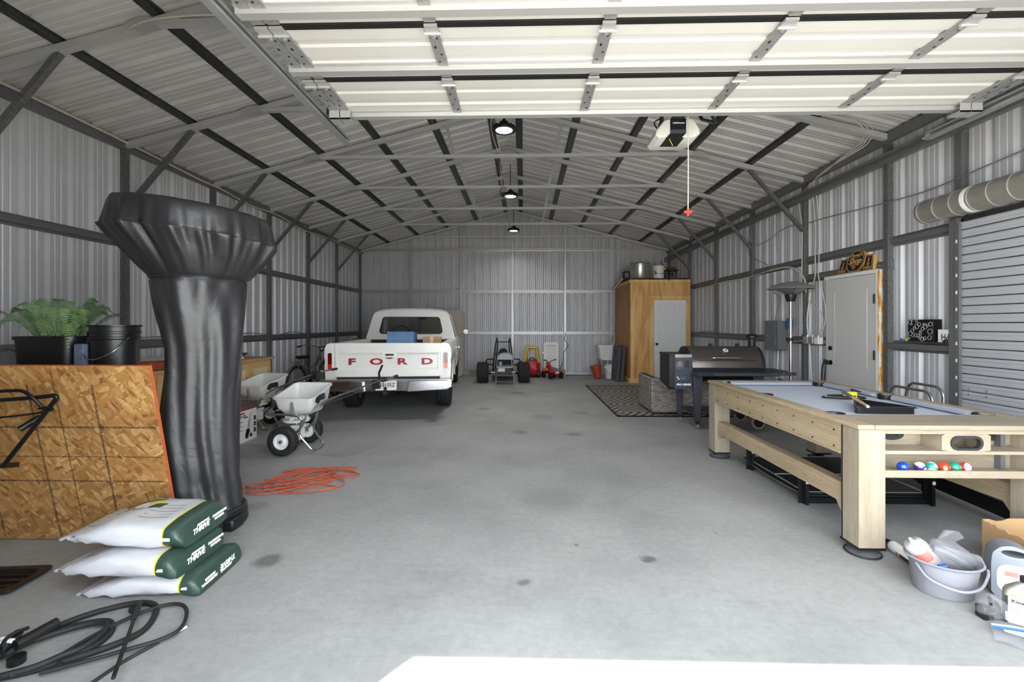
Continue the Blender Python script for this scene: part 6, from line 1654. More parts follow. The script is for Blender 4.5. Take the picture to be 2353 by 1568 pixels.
# ------------------------------------------------------------------ rug and wicker sofa
def rug_mat():
    m, nt, b = newmat('rug')
    L = nt.links.new
    tc = N(nt, 'ShaderNodeTexCoord')
    sp_ = N(nt, 'ShaderNodeSeparateXYZ')
    L(tc.outputs['Object'], sp_.inputs[0])
    def M2(op, a, c, **kw):
        n = N(nt, 'ShaderNodeMath', operation=op)
        for k, v in ((0, a), (1, c)):
            if isinstance(v, (int, float)): n.inputs[k].default_value = v
            elif v is not None: L(v, n.inputs[k])
        return n.outputs[0]
    # nested diamonds: |x|+|y| folded in cells, sawtoothed
    def fold(v, p): return M2('PINGPONG', v, p)
    fx = fold(sp_.outputs['X'], 0.5); fy = fold(sp_.outputs['Y'], 0.75)
    s_ = M2('ADD', fx, M2('MULTIPLY', fy, 0.7))
    tooth = M2('MULTIPLY', fold(M2('MULTIPLY', sp_.outputs['Y'], 1.0), 0.035), 1.1)
    band = M2('FRACT', M2('MULTIPLY', M2('ADD', s_, tooth), 7.5), None)
    g1 = M2('GREATER_THAN', band, 0.5)
    # thin broken rows
    row = M2('FRACT', M2('MULTIPLY', sp_.outputs['Y'], 26.0), None)
    g2 = M2('GREATER_THAN', row, 0.25)
    mask = M2('MULTIPLY', g1, g2)
    mx = N(nt, 'ShaderNodeMix', data_type='RGBA', i={6: lin((40, 39, 40)), 7: lin((176, 168, 156))})
    L(mask, mx.inputs[0])
    L(mx.outputs[2], b.inputs['Base Color'])
    b.inputs['Roughness'].default_value = 0.9
rug_mat()
t = thing('rug', 'black and cream patterned outdoor rug beside the plywood closet', 'rug', (2.62, 8.82, 0.0), 0)
b = MB(); b.box(-1.16, 1.16, -1.80, 1.80, 0.001, 0.012); b.build('weave', 'rug', t, smooth=False)
for a in ((-1.16, 1.16, -1.80, -1.765), (-1.16, 1.16, 1.765, 1.80), (-1.16, -1.135, -1.80, 1.80), (1.135, 1.16, -1.80, 1.80)):
    b = MB(); b.box(a[0], a[1], a[2], a[3], 0.001, 0.0135); b.build('border', 'black rubber', t, smooth=False)
def wicker_mat(name, c1, c2, c3):
    m, nt, b = newmat(name)
    L = nt.links.new
    tc = N(nt, 'ShaderNodeTexCoord')
    # combine x+y so that both faces get a running horizontal coordinate
    sp_ = N(nt, 'ShaderNodeSeparateXYZ'); L(tc.outputs['Object'], sp_.inputs[0])
    ad = N(nt, 'ShaderNodeMath', operation='ADD'); L(sp_.outputs['X'], ad.inputs[0]); L(sp_.outputs['Y'], ad.inputs[1])
    cb_ = N(nt, 'ShaderNodeCombineXYZ'); L(ad.outputs[0], cb_.inputs[0]); L(sp_.outputs['Z'], cb_.inputs[1])
    br = N(nt, 'ShaderNodeTexBrick', offset=0.5, i={'Color1': lin(c1), 'Color2': lin(c2), 'Mortar': lin(c3), 'Scale': 1.0, 'Mortar Size': 0.0035, 'Brick Width': 0.06, 'Row Height': 0.024, 'Mortar Smooth': 0.5})
    L(cb_.outputs[0], br.inputs['Vector'])
    L(br.outputs['Color'], b.inputs['Base Color'])
    bp = N(nt, 'ShaderNodeBump', i={'Strength': 0.9, 'Distance': 0.01}, invert=True)
    L(br.outputs['Fac'], bp.inputs['Height']); L(bp.outputs['Normal'], b.inputs['Normal'])
    b.inputs['Roughness'].default_value = 0.55
wicker_mat('wicker', (126, 116, 108), (166, 157, 148), (40, 36, 34))
sf = thing('wicker_sofa', 'grey-brown wicker sofa with its back to the camera on the rug', 'sofa', (2.96, 7.56, 0.012), 0)
b = MB(); b.box(-0.93, 0.85, -0.42, -0.30, 0.03, 0.575); b.build('backrest', 'wicker', sf, bevel=0.025)
b = MB(); b.box(-0.93, -0.80, -0.30, 0.42, 0.03, 0.575); b.build('arm', 'wicker', sf, bevel=0.025)
b = MB(); b.box(-0.80, 0.85, -0.30, 0.42, 0.03, 0.28); b.build('seat_base', 'wicker', sf, bevel=0.015)
mat('cushion grey', (120, 118, 114), 0.9)
for k in range(2):
    b = MB(); b.box(-0.79 + k * 0.82, 0.02 + k * 0.82, -0.29, 0.42, 0.285, 0.40); b.build('seat_cushion', 'cushion grey', sf, bevel=0.03)
for (x, y) in ((-0.88, -0.37), (0.8, -0.37), (-0.88, 0.37), (0.8, 0.37)):
    b = MB(); b.cyl((x, y, 0.0), (x, y, 0.04), 0.02, n=10); b.build('foot', 'black plastic', sf)

# ------------------------------------------------------------------ steel patio heater
ph = thing('patio_heater', 'uncovered stainless patio heater by the breaker box', 'patio heater', (3.78, 6.44, 0))
b = MB(); b.lathe([(0, 0.0), (0.13, 0.0), (0.13, 0.03), (0.05, 0.05), (0.0, 0.05)], 28); b.build('base', 'black metal', ph)
b = MB(); b.cyl((0, 0, 0.04), (0, 0, 1.80), 0.022, n=16); b.build('pole', 'handle steel', ph)
b = MB(); b.cyl((0, 0, 1.20), (0, 0, 1.25), 0.034, n=16); b.box(-0.05, 0.05, -0.02, 0.02, 1.21, 1.24); b.build('clamp', 'black plastic', ph)
b = MB(); b.lathe([(0, 1.76), (0.05, 1.76), (0.075, 1.84), (0.075, 1.86), (0, 1.86)], 20); b.build('burner_cup', 'black plastic', ph)
b = MB(); b.lathe([(0.05, 1.86), (0.07, 1.87), (0.20, 1.935), (0.19, 1.94), (0.055, 1.88)], 28); b.build('emitter', 'pot steel', ph)
b = MB(); b.lathe([(0.29, 1.935), (0.295, 1.945), (0.24, 1.985), (0.12, 2.03), (0.0, 2.045), (0.0, 2.03), (0.12, 2.015), (0.24, 1.97)], 36); b.build('reflector', 'pot steel', ph)
for q in range(3):
    a = 2 * math.pi * q / 3 + 0.2; b = MB(); b.beam((0.06 * math.cos(a), 0.06 * math.sin(a), 1.85), (0.285 * math.cos(a), 0.285 * math.sin(a), 1.945), 0.012, 0.004); b.build('strut', 'handle steel', ph)

# ------------------------------------------------------------------ sign over the entry door
mat('sign black', (24, 23, 22), 0.5)
mat('sign wood', (206, 160, 96), 0.5)
sg = thing('shop_sign', 'black and wood shop sign propped on top of the entry door', 'sign', (XR - 0.075, 5.66, 2.086), 0)
sg.rotation_euler = (0, R(12), 0)
# drawn in y-z, facing -x; text runs towards -y
wing = [(-0.30, 0.0), (0.30, 0.0), (0.27, 0.185), (-0.27, 0.185)]
b = MB(); b.prism(wing, -0.012, 0.035, 'x'); pn_ = b.build('side_panels', 'sign wood', sg, smooth=False)
ring0 = [(y, max(z, -0.001)) for y, z in circ(0, 0.125, 0.15, 48)]
b = MB(); b.prism(ring0, -0.02, 0.035, 'x'); b.build('round_panel', 'sign wood', sg, smooth=False)
b = MB(); b.prism([(y * 0.985, 0.002 + z * 0.98) for y, z in wing], -0.0145, -0.0115, 'x'); b.build('panel_face', 'sign black', pn_, smooth=False)
b = MB(); b.prism([(y * 0.985, max(z, 0.002)) for y, z in ring0], -0.0235, -0.0195, 'x'); rp_ = b.build('round_face', 'sign black', sg, smooth=False)
b = MB(); b.plate([(y, max(z, 0.008)) for y, z in circ(0, 0.125, 0.138, 48)], [(y, max(z, 0.012)) for y, z in circ(0, 0.125, 0.132, 48)], -0.025, -0.023, 'x'); b.build('ring_line', 'sign wood', rp_, smooth=False)
for s in (-1, 1):
    ol = [(s * 0.285, 0.010), (s * 0.262, 0.174), (s * 0.15, 0.174), (s * 0.15, 0.010)]
    il = [(s * 0.278, 0.016), (s * 0.257, 0.168), (s * 0.156, 0.168), (s * 0.156, 0.016)]
    b = MB(); b.plate(ol, il, -0.016, -0.014, 'x'); b.build('wing_line', 'sign wood', pn_, smooth=False)
    for q in (-1, 1):
        b = MB(); b.add([(-0.0165, s * 0.212 - 0.02 * q, 0.085), (-0.0165, s * 0.212 - 0.012 * q, 0.085), (-0.0165, s * 0.212 + 0.02 * q, 0.145), (-0.0165, s * 0.212 + 0.008 * q, 0.145)], [(0, 1, 2, 3)]); b.build('tool_mark', 'sign wood', pn_, smooth=False)
S_ = lambda y, z, x=-0.0255: frameM((x, y, z), (0, -1, 0), (0, 0, 1))
text("Derek's", 'lettering', 'sign wood', rp_, S_(0.0, 0.205), 0.058, 0.001, shear=0.2, bold=0.0006)
text('Shop', 'lettering', 'sign wood', rp_, S_(0.0, 0.132), 0.105, 0.001, shear=0.25, bold=0.002)
text('EST.', 'lettering', 'sign wood', rp_, S_(0.0, 0.05), 0.034, 0.001)
for z_ in (0.172, 0.085, 0.075):
    b = MB(); b.box(-0.0262, -0.0235, -0.07, 0.07, z_, z_ + 0.004); b.build('underline', 'sign wood', rp_, smooth=False)
for s, wd_t in ((1, 'TOOLS'), (-1, 'RULES')):
    text('MY', 'lettering', 'sign wood', pn_, S_(s * 0.215, 0.066, -0.0165), 0.032, 0.001, bold=0.0004)
    text(wd_t, 'lettering', 'sign wood', pn_, S_(s * 0.216, 0.032, -0.0165), 0.032, 0.001, sx=0.95, bold=0.0004)

# ------------------------------------------------------------------ on the wall shelf girt
zg = 1.20 + 0.06
mat('box black', (20, 20, 22), 0.3)
bb2 = thing('patterned_box', 'black box printed with white circles on the wall girt', 'box', (XR - 0.06, 4.70, zg), 0)
b = MB(); b.box(-0.05, 0.04, -0.14, 0.15, 0, 0.225); bxx = b.build('carton', 'box black', bb2, bevel=0.002)
for (u_, v_, r_0) in ((245, 160, 50), (305, 112, 20), (290, 215, 25), (430, 128, 34), (505, 225, 50), (445, 285, 60), (380, 335, 40), (315, 420, 48), (255, 500, 58), (340, 550, 45), (410, 540, 45), (485, 560, 45), (535, 605, 45), (545, 495, 35), (540, 435, 28), (590, 652, 55), (660, 630, 42), (610, 355, 48), (675, 290, 60), (645, 220, 33), (740, 250, 38), (822, 215, 52), (808, 430, 66), (795, 605, 52), (224, 640, 30)):
    yy = 0.148 - (u_ - 190) / 695 * 0.288; zz = 0.222 - (v_ - 90) / 630 * 0.22; rr_ = r_0 / 695 * 0.288
    b = MB(); b.plate(circ(yy, zz, rr_, 22), circ(yy, zz, rr_ - 0.0022, 22), -0.0512, -0.05, 'x'); b.build('printed_ring', 'print white', bxx, smooth=False)
lp2 = thing('loose_plate', 'white license plate standing upside down on the wall girt', 'license plate', (XR - 0.085, 4.455, zg), 0)
b = MB(); b.box(-0.003, 0.003, -0.10, 0.075, 0.0, 0.125); b.build('sheet', 'plate white', lp2, smooth=False)
text('BPH', 'lettering', 'print black', lp2, frameM((-0.0045, -0.02, 0.055), (0, 1, 0), (0, 0, -1)), 0.085, 0.0005, sx=0.8, bold=0.001)
b = MB(); b.box(-0.012, 0.012, -0.02, 0.02, 0, 0.022); b.cyl((0, 0, 0.022), (0, 0, 0.03), 0.008, n=10); tag(b.build('black_tin', 'black plastic', loc=(XR - 0.11, 4.43, zg), bevel=0.004), 'tiny black tin in front of the upside-down license plate', 'tin')
for (yy, m_, lab) in ((4.98, 'blue plastic', 'small blue tape roll on the wall girt by the entry door'), (4.92, 'plug yellow', 'small yellow tape roll on the wall girt by the entry door')):
    b = MB(); b.lathe([(0.012, 0), (0.028, 0), (0.028, 0.022), (0.012, 0.022), (0.012, 0)], 18); tag(b.build('tape_roll', m_, loc=(XR - 0.05, yy, zg)), lab, 'tape', 'tape rolls on the girt')

# ------------------------------------------------------------------ tipped OSB table
def osb_mat():
    m, nt, b = newmat('osb')
    L = nt.links.new
    tc = N(nt, 'ShaderNodeTexCoord')
    layers = []
    for k, (ang, st) in enumerate(((0.45, (5.5, 1, 19.0)), (2.0, (5.0, 1, 17.0)), (-0.75, (6.0, 1, 21.0)))):
        m0_ = N(nt, 'ShaderNodeMapping', i={'Rotation': (0, ang, 0), 'Location': (k * 3.7, 0, k * 1.9)})
        L(tc.outputs['Object'], m0_.inputs['Vector'])
        mp = N(nt, 'ShaderNodeMapping', i={'Scale': st})
        L(m0_.outputs['Vector'], mp.inputs['Vector'])
        nz = N(nt, 'ShaderNodeTexNoise', i={'Scale': 2.0, 'Detail': 2.0})
        L(mp.outputs['Vector'], nz.inputs['Vector'])
        mv = N(nt, 'ShaderNodeMix', data_type='VECTOR', i={0: 0.12})
        L(mp.outputs['Vector'], mv.inputs[4]); L(nz.outputs['Color'], mv.inputs[5])
        vo = N(nt, 'ShaderNodeTexVoronoi', i={'Scale': 2.4})
        L(mv.outputs[1], vo.inputs['Vector'])
        sp_ = N(nt, 'ShaderNodeSeparateColor'); L(vo.outputs['Color'], sp_.inputs[0])
        layers.append((sp_.outputs[0], sp_.outputs[1]))
    # pick a layer by chip
    g = N(nt, 'ShaderNodeMath', operation='GREATER_THAN', i={1: 0.55}); L(layers[0][1], g.inputs[0])
    m1 = N(nt, 'ShaderNodeMix', data_type='FLOAT'); L(g.outputs[0], m1.inputs[0]); L(layers[0][0], m1.inputs[2]); L(layers[1][0], m1.inputs[3])
    g2 = N(nt, 'ShaderNodeMath', operation='GREATER_THAN', i={1: 0.6}); L(layers[1][1], g2.inputs[0])
    m2 = N(nt, 'ShaderNodeMix', data_type='FLOAT'); L(g2.outputs[0], m2.inputs[0]); L(m1.outputs[0], m2.inputs[2]); L(layers[2][0], m2.inputs[3])
    fine = N(nt, 'ShaderNodeTexNoise', i={'Scale': 40.0, 'Detail': 5.0})
    L(tc.outputs['Object'], fine.inputs['Vector'])
    m3 = N(nt, 'ShaderNodeMix', data_type='FLOAT', i={0: 0.35}); L(m2.outputs[0], m3.inputs[2]); L(fine.outputs['Fac'], m3.inputs[3])
    r = ramp(nt, [(0.12, lin((118, 80, 40))), (0.28, lin((160, 113, 60))), (0.6, lin((178, 132, 76))), (0.88, lin((206, 168, 112)))])
    L(m3.outputs[0], r.inputs['Fac'])
    # grime towards large blotches
    big = N(nt, 'ShaderNodeTexNoise', i={'Scale': 1.8, 'Detail': 4.0}); L(tc.outputs['Object'], big.inputs['Vector'])
    r2 = ramp(nt, [(0.35, (0.72, 0.70, 0.68, 1)), (0.55, (1, 1, 1, 1))]); L(big.outputs['Fac'], r2.inputs['Fac'])
    mm = N(nt, 'ShaderNodeMix', data_type='RGBA', blend_type='MULTIPLY', i={0: 0.7}); L(r.outputs['Color'], mm.inputs[6]); L(r2.outputs['Color'], mm.inputs[7])
    L(mm.outputs[2], b.inputs['Base Color'])
    b.inputs['Roughness'].default_value = 0.6
    bp = N(nt, 'ShaderNodeBump', i={'Strength': 0.25, 'Distance': 0.004}); L(m3.outputs[0], bp.inputs['Height']); L(bp.outputs['Normal'], b.inputs['Normal'])
osb_mat()
mat('edge orange', (180, 88, 46), 0.6, 0, 0.15, 12)
def pencil_mat():
    m, nt, b = newmat('pencil')
    L = nt.links.new
    tc = N(nt, 'ShaderNodeTexCoord'); n1 = N(nt, 'ShaderNodeTexNoise', i={'Scale': 140.0, 'Detail': 4.0}); L(tc.outputs['Object'], n1.inputs['Vector'])
    r = ramp(nt, [(0.35, (0.15, 0.15, 0.15, 1)), (0.65, (0.7, 0.7, 0.7, 1))]); L(n1.outputs['Fac'], r.inputs['Fac'])
    L(r.outputs['Color'], b.inputs['Alpha']); b.inputs['Base Color'].default_value = lin((70, 66, 60)); b.inputs['Roughness'].default_value = 0.9
pencil_mat()
ot = thing('tipped_table', 'orange-edged OSB table tipped on its side in the left foreground', 'table', (-3.49, 2.90, 0.0))
Mt = Matrix.Translation((0, 0, 0.004)) @ Matrix.Rotation(R(11.5), 4, 'X')
b = MB(); b.box(-1.22, 1.22, 0.0, 0.018, 0, 1.2); b.xf(Mt)
tp = b.build('top_sheet', 'osb', ot, smooth=False, bevel=0.004)
b = MB(); b.box(1.2195, 1.2225, -0.0005, 0.0195, -0.001, 1.2); b.box(-1.22, 1.2225, -0.0005, 0.0195, 1.199, 1.2025); b.xf(Mt); b.build('painted_edge', 'edge orange', tp, smooth=False)
for k, (x, w_) in enumerate(((0.84, 0.013), (0.60, 0.007), (0.43, 0.012), (0.05, 0.01))):
    b = MB(); b.box(x - w_ / 2, x + w_ / 2, -0.0012, 0.001, 0.02, 1.08 if k != 1 else 1.19); b.xf(Mt); b.build('drawn_line', 'pencil', tp, smooth=False)
for k, (z, w_) in enumerate(((0.80, 0.012), (0.60, 0.006), (0.43, 0.01))):
    b = MB(); b.box(-1.2, 1.2, -0.0012, 0.001, z - w_ / 2, z + w_ / 2); b.xf(Mt); b.build('drawn_line', 'pencil', tp, smooth=False)
# folded tube legs in front of the sheet
Yl = 2.60 - 2.90
b = MB(); b.tube(fillet([(0.05, Yl, 0.955), (0.62, Yl, 1.0), (0.73, Yl, 1.015), (0.35, Yl + 0.03, 0.58)], 0.05, 6), 0.0125, 10); b.build('leg_tube', 'black metal', ot)
b = MB(); b.tube(fillet([(0.0, Yl - 0.04, 1.02), (0.54, Yl - 0.03, 1.045), (0.60, Yl - 0.02, 0.99), (0.625, Yl + 0.02, 0.91)], 0.05, 6), 0.010, 10); b.build('leg_tube', 'black metal', ot)
b = MB(); b.tube([(0.0, Yl, 0.845), (0.45, Yl, 0.885), (0.70, Yl - 0.02, 0.925), (0.66, Yl, 0.94), (0.60, Yl, 0.93)], 0.006, 8, k=4); b.build('leg_brace', 'black metal', ot)
b = MB(); b.cyl((0.46, Yl + 0.02, 0.80), (0.50, Yl + 0.1, 0.86), 0.018, n=12); b.build('leg_bracket', 'black metal', ot)
b = MB(); b.beam((0.35, Yl + 0.03, 0.58), (0.30, -0.16, 0.55), 0.03, 0.03); b.beam((0.05, Yl, 0.955), (0.05, -0.19, 0.95), 0.03, 0.03); b.build('leg_mount', 'black metal', ot, smooth=False)

# bench behind it that carries the plants
bn = thing('plant_bench', 'narrow wooden bench hidden behind the tipped table', 'bench', (-3.66, 3.13, 0))
b = MB(); b.box(-0.95, 0.90, -0.155, 0.15, 1.03, 1.06); b.build('seat_board', 'pine top', bn, smooth=False, bevel=0.003)
for sx in (-0.9, 0.85):
    for sy in (-0.12, 0.12):
        b = MB(); b.box(sx - 0.03, sx + 0.03, sy - 0.025, sy + 0.025, 0, 1.03); b.build('leg', 'pine', bn, smooth=False)
ZBN = 1.06
# fern
mat('fern green', (98, 128, 78), 0.55, 0, 0.25, 9)
mat('fern dark', (64, 90, 54), 0.55, 0, 0.25, 9)
fp = thing('potted_fern', 'green fern in a black nursery pot on the bench', 'plant', (-3.33, 3.13, ZBN))
b = MB(); b.loft([rl(0.38, 0.26, 0.0, 0.06), rl(0.42, 0.28, 0.265, 0.07), rl(0.45, 0.29, 0.265, 0.07), rl(0.45, 0.29, 0.29, 0.07), rl(0.41, 0.265, 0.29, 0.07), rl(0.40, 0.26, 0.25, 0.07)]); b.build('pot', 'black plastic', fp)
b = MB(); b.loft([rl(0.40, 0.26, 0.24, 0.07), rl(0.38, 0.25, 0.265, 0.07)]); b.build('soil', 'dark interior', fp)
rf = random.Random(11)
def frond(base, az, L_, rise, droop, wd, m_):
    pts = []
    n = 16
    for i in range(n + 1):
        t_ = i / n
        r_ = L_ * t_ * (0.75 + 0.25 * (1 - t_))
        z = rise * math.sin(min(1.0, t_ * 1.15) * math.pi * 0.5) - droop * t_ ** 3
        pts.append(Vector((base[0] + r_ * math.cos(az), base[1] + r_ * math.sin(az), base[2] + z)))
    b = MB()
    b.tube(pts, lambda t_: 0.0035 * (1.05 - t_), 5)
    side = Vector((-math.sin(az), math.cos(az), 0))
    rolln = rf.uniform(-0.5, 0.5)
    P = catmull(pts, 2)
    m_n = len(P)
    for i in range(3, m_n - 1):
        t_ = i / m_n
        d = (P[i + 1] - P[i]).normalized()
        up = side.cross(d)
        sd = (side * math.cos(rolln) + up * math.sin(rolln)).normalized()
        wl_ = wd * (math.sin(math.pi * min(1, 0.12 + t_ * 0.92)) ** 0.8) 
        lw = 0.0034
        for s in (-1, 1):
            tip = P[i] + sd * s * wl_ + d * wl_ * 0.35 - Vector((0, 0, wl_ * 0.15))
            mid = P[i] + sd * s * wl_ * 0.5 + d * wl_ * 0.12 + Vector((0, 0, 0.003))
            o_ = P[i]
            b.add([o_ - d * lw, o_ + d * lw, mid + d * lw * 0.9, tip, mid - d * lw * 0.7], [(0, 1, 2, 4), (4, 2, 3)])
    b.build('frond', m_, fp, ang=180)
for k in range(30):
    az = 2 * math.pi * k / 30 + rf.uniform(-0.1, 0.1)
    inner = k % 3
    L_ = (0.36, 0.27, 0.15)[inner] * rf.uniform(0.85, 1.15)
    front = math.sin(az) < -0.2
    frond((0.12 * math.cos(az), 0.06 * math.sin(az), 0.26), az, L_, (0.25, 0.30, 0.31)[inner] * rf.uniform(0.8, 1.15), (0.24 if front else 0.10) * rf.uniform(0.5, 1.3), 0.052, 'fern green' if (front or rf.random() < 0.5) else 'fern dark')
pail('black_bucket', 'black five gallon bucket on the bench beside the fern', (-2.915, 3.13, ZBN), 'black plastic', 0.37, 0.13, 0.148)
mat('foam blue', (86, 94, 112), 0.8, 0, 0.25, 30, 0.4, 40)
for (x, lab) in ((-3.045, 'blue-grey foam block left of the black bucket'), ):
    b = MB(); b.box(-0.035, 0.035, -0.02, 0.02, 0, 0.24); o = b.build('foam_block', 'foam blue', loc=(-3.035, 3.0, ZBN), bevel=0.008); tag(o, lab, 'foam block')
# rounded lid and rod at the far left
t = thing('steel_pan', 'round grey steel pan leaning at the left edge behind the table', 'pan', (-3.72, 3.10, ZBN))
b = MB(); b.lathe([(0.0, 0.0), (0.13, 0.0), (0.15, 0.02), (0.155, 0.02), (0.135, -0.006), (0, -0.006)], 32, Matrix.Translation((0, 0, 0.06)) @ Matrix.Rotation(R(70), 4, 'X')); b.v = [(x, y, max(z, 0.0)) for x, y, z in b.v]; b.build('dish', 'mid galvanized', t)
b = MB(); b.cyl((-0.2, 0.06, 0.22), (0.14, 0.05, 0.06), 0.008); b.build('rod', 'black metal', t)

# ------------------------------------------------------------------ on the worktop
ZW = 0.918
mat('cord orange', (172, 80, 54), 0.5)
t = thing('orange_cord', 'coil of orange extension cord on the worktop', 'cord', (-4.20, 4.95, ZW), 0)
b = MB()
pts = []
for i in range(90):
    a = i * 0.42
    pts.append((0.13 * math.cos(a) * (1 + 0.25 * math.sin(i * 1.7)), 0.34 * math.sin(a) * (1 + 0.15 * math.cos(i * 2.3)), 0.012 + i * 0.0009))
b.tube(pts, 0.008, 6, k=2); b.build('wire', 'cord orange', t)
mat('box maroon', (110, 20, 34), 0.4)
t = thing('tool_carton', 'flat white and maroon carton on the worktop behind the cord', 'box', (-4.42, 5.55, ZW), 4)
b = MB(); b.box(-0.16, 0.16, -0.32, 0.32, 0, 0.07); b.build('base', 'box maroon', t, bevel=0.004)
b = MB(); b.box(-0.155, 0.155, -0.32, 0.32, 0.07, 0.12); b.build('cover', 'box white', t, bevel=0.004)
for q in range(5):
    b = MB(); b.box(0.155, 0.1565, -0.06 + q * 0.05, -0.035 + q * 0.05, 0.085 + 0.005 * (q % 2), 0.108); b.build('printed_mark', 'print black', t, smooth=False)
t = thing('paper_stack', 'white paper tent standing on the worktop', 'paper', (-4.32, 6.55, ZW), 0)
b = MB(); b.add([(-0.1, -0.12, 0), (-0.1, 0.12, 0), (0.0, 0.12, 0.2), (0.0, -0.12, 0.2), (0.1, -0.12, 0), (0.1, 0.12, 0), (-0.095, -0.12, 0), (-0.095, 0.12, 0), (0, 0.12, 0.193), (0, -0.12, 0.193), (0.095, -0.12, 0), (0.095, 0.12, 0)], [(0, 1, 2, 3), (3, 2, 5, 4), (6, 9, 8, 7), (9, 10, 11, 8), (0, 3, 9, 6), (3, 4, 10, 9), (1, 7, 8, 2), (2, 8, 11, 5)]); b.build('sheet', 'print white', t, smooth=False)
t = thing('steel_bowl', 'dark steel bowl at the far end of the worktop', 'bowl', (-4.45, 6.92, ZW))
b = MB(); b.lathe([(0, 0.0), (0.05, 0.0), (0.12, 0.07), (0.125, 0.07), (0.055, 0.008), (0, 0.008)], 24); b.build('dish', 'mid galvanized', t)
b = MB(); b.lathe([(0, 0), (0.03, 0), (0.03, 0.12), (0.012, 0.15), (0.012, 0.17), (0, 0.17)], 14); tag(b.build('spray_tin', 'black plastic', loc=(-4.5, 6.72, ZW)), 'small black tin behind the paper tent on the worktop', 'tin')

# ------------------------------------------------------------------ covered patio heater
def cover_mat():
    m, nt, b = newmat('cover fabric')
    L = nt.links.new
    tc = N(nt, 'ShaderNodeTexCoord')
    b.inputs['Base Color'].default_value = lin((38, 38, 40))
    b.inputs['Roughness'].default_value = 0.40
    b.inputs['Specular IOR Level'].default_value = 0.6
    n1 = N(nt, 'ShaderNodeTexNoise', i={'Scale': 7.0, 'Detail': 4.0, 'Distortion': 0.8}); L(tc.outputs['Object'], n1.inputs['Vector'])
    wv = N(nt, 'ShaderNodeTexWave', bands_direction='Z', i={'Scale': 150.0, 'Distortion': 2.0, 'Detail': 2.0}); L(tc.outputs['Object'], wv.inputs['Vector'])
    wx = N(nt, 'ShaderNodeTexWave', bands_direction='X', i={'Scale': 150.0, 'Distortion': 2.0, 'Detail': 2.0}); L(tc.outputs['Object'], wx.inputs['Vector'])
    ad = N(nt, 'ShaderNodeMath', operation='ADD'); L(wv.outputs['Fac'], ad.inputs[0]); L(wx.outputs['Fac'], ad.inputs[1])
    b1 = N(nt, 'ShaderNodeBump', i={'Strength': 0.08, 'Distance': 0.003}); L(ad.outputs[0], b1.inputs['Height'])
    b2 = N(nt, 'ShaderNodeBump', i={'Strength': 0.28, 'Distance': 0.02}); L(n1.outputs['Fac'], b2.inputs['Height']); L(b1.outputs['Normal'], b2.inputs['Normal'])
    L(b2.outputs['Normal'], b.inputs['Normal'])
cover_mat()
hc = thing('covered_patio_heater', 'tall patio heater under a shiny black fabric cover', 'patio heater', (-2.28, 3.17, 0))
PRF = [(2.262, -2.62, -2.10), (2.258, -2.77, -1.96), (2.248, -2.83, -1.895), (2.20, -2.848, -1.872), (2.12, -2.855, -1.862), (2.065, -2.862, -1.856), (2.04, -2.845, -1.862), (1.91, -2.735, -1.915), (1.80, -2.65, -1.985), (1.765, -2.62, -2.012), (1.745, -2.615, -2.012), (1.57, -2.588, -2.018), (1.42, -2.555, -2.02), (1.27, -2.525, -2.025), (1.1, -2.53, -2.03), (0.96, -2.548, -2.038), (0.65, -2.58, -2.045), (0.34, -2.56, -2.04), (0.18, -2.535, -2.025), (0.08, -2.525, -2.02), (0.012, -2.51, -2.04)]
def cov_at(z):
    for i in range(len(PRF) - 1):
        z1, a1, b1_ = PRF[i]; z0, a0, b0_ = PRF[i + 1]
        if z0 <= z <= z1:
            t_ = (z - z0) / (z1 - z0)
            return a0 + (a1 - a0) * t_, b0_ + (b1_ - b0_) * t_
    return PRF[-1][1:]
def cov_pt(z, th, extra=0.0):
    a, c_ = cov_at(z)
    c_ -= 0.03 if z < 1.76 else 0.0
    xc = (a + c_) / 2 + 2.28; rx = (c_ - a) / 2; ry = rx * 0.98
    fl_ = 0.0
    if z > 1.745:
        k = min(1, (z - 1.745) / 0.28) if z < 2.06 else max(0.25, 1 - (z - 2.06) / 0.2)
        w1 = (th * 13 / (2 * math.pi) + 0.25 * math.sin(3 * th)) % 1.0
        tri_ = 1 - abs(2 * w1 - 1)
        fl_ = 0.05 * k * (tri_ ** 1.6 - 0.35) + 0.014 * k * math.sin(23 * th + 5 * z) + 0.008 * k * math.sin(41 * th)
        if z > 2.06: fl_ *= 0.6
    else:
        fl_ = 0.013 * math.sin(4 * th + 1.1 + 1.2 * math.sin(2.2 * z)) + 0.005 * math.sin(14 * th + 3.0 * math.sin(2 * z + th)) + 0.006 * math.sin(26 * z + 4 * th) * math.exp(-(z - 0.25) ** 2 / 0.05) + 0.007 * math.sin(9 * th + 5 * z) * (0.4 + 0.6 * math.sin(3 * z) ** 2)
        # the front dart
        dth = ((th + math.pi / 2 + 0.25 + math.pi) % (2 * math.pi)) - math.pi
        fl_ += 0.022 * math.exp(-(dth / 0.16) ** 2) * min(1, (1.76 - z) / 0.2) * (0.4 + 0.6 * z / 1.7)
    rx2, ry2 = rx + fl_ + extra, ry + fl_ + extra
    x = xc + rx2 * math.cos(th); y = ry2 * math.sin(th)
    zz = z - (0.10 * (x - xc) * min(1, max(0, (z - 1.745) / 0.3)))
    return (x, y, zz)
zs = [2.262, 2.258, 2.252, 2.245, 2.225, 2.20, 2.16, 2.12, 2.09, 2.07, 2.06, 2.045, 2.01, 1.97, 1.93, 1.89, 1.85, 1.81, 1.785, 1.765, 1.75, 1.74] + [1.70 - 0.055 * k for k in range(31)] + [0.012]
NT = 180
b = MB(); b.loft([[cov_pt(z, 2 * math.pi * k / NT) for k in range(NT)] for z in zs[::-1]], caps=True); b.build('cover', 'cover fabric', hc, ang=180)
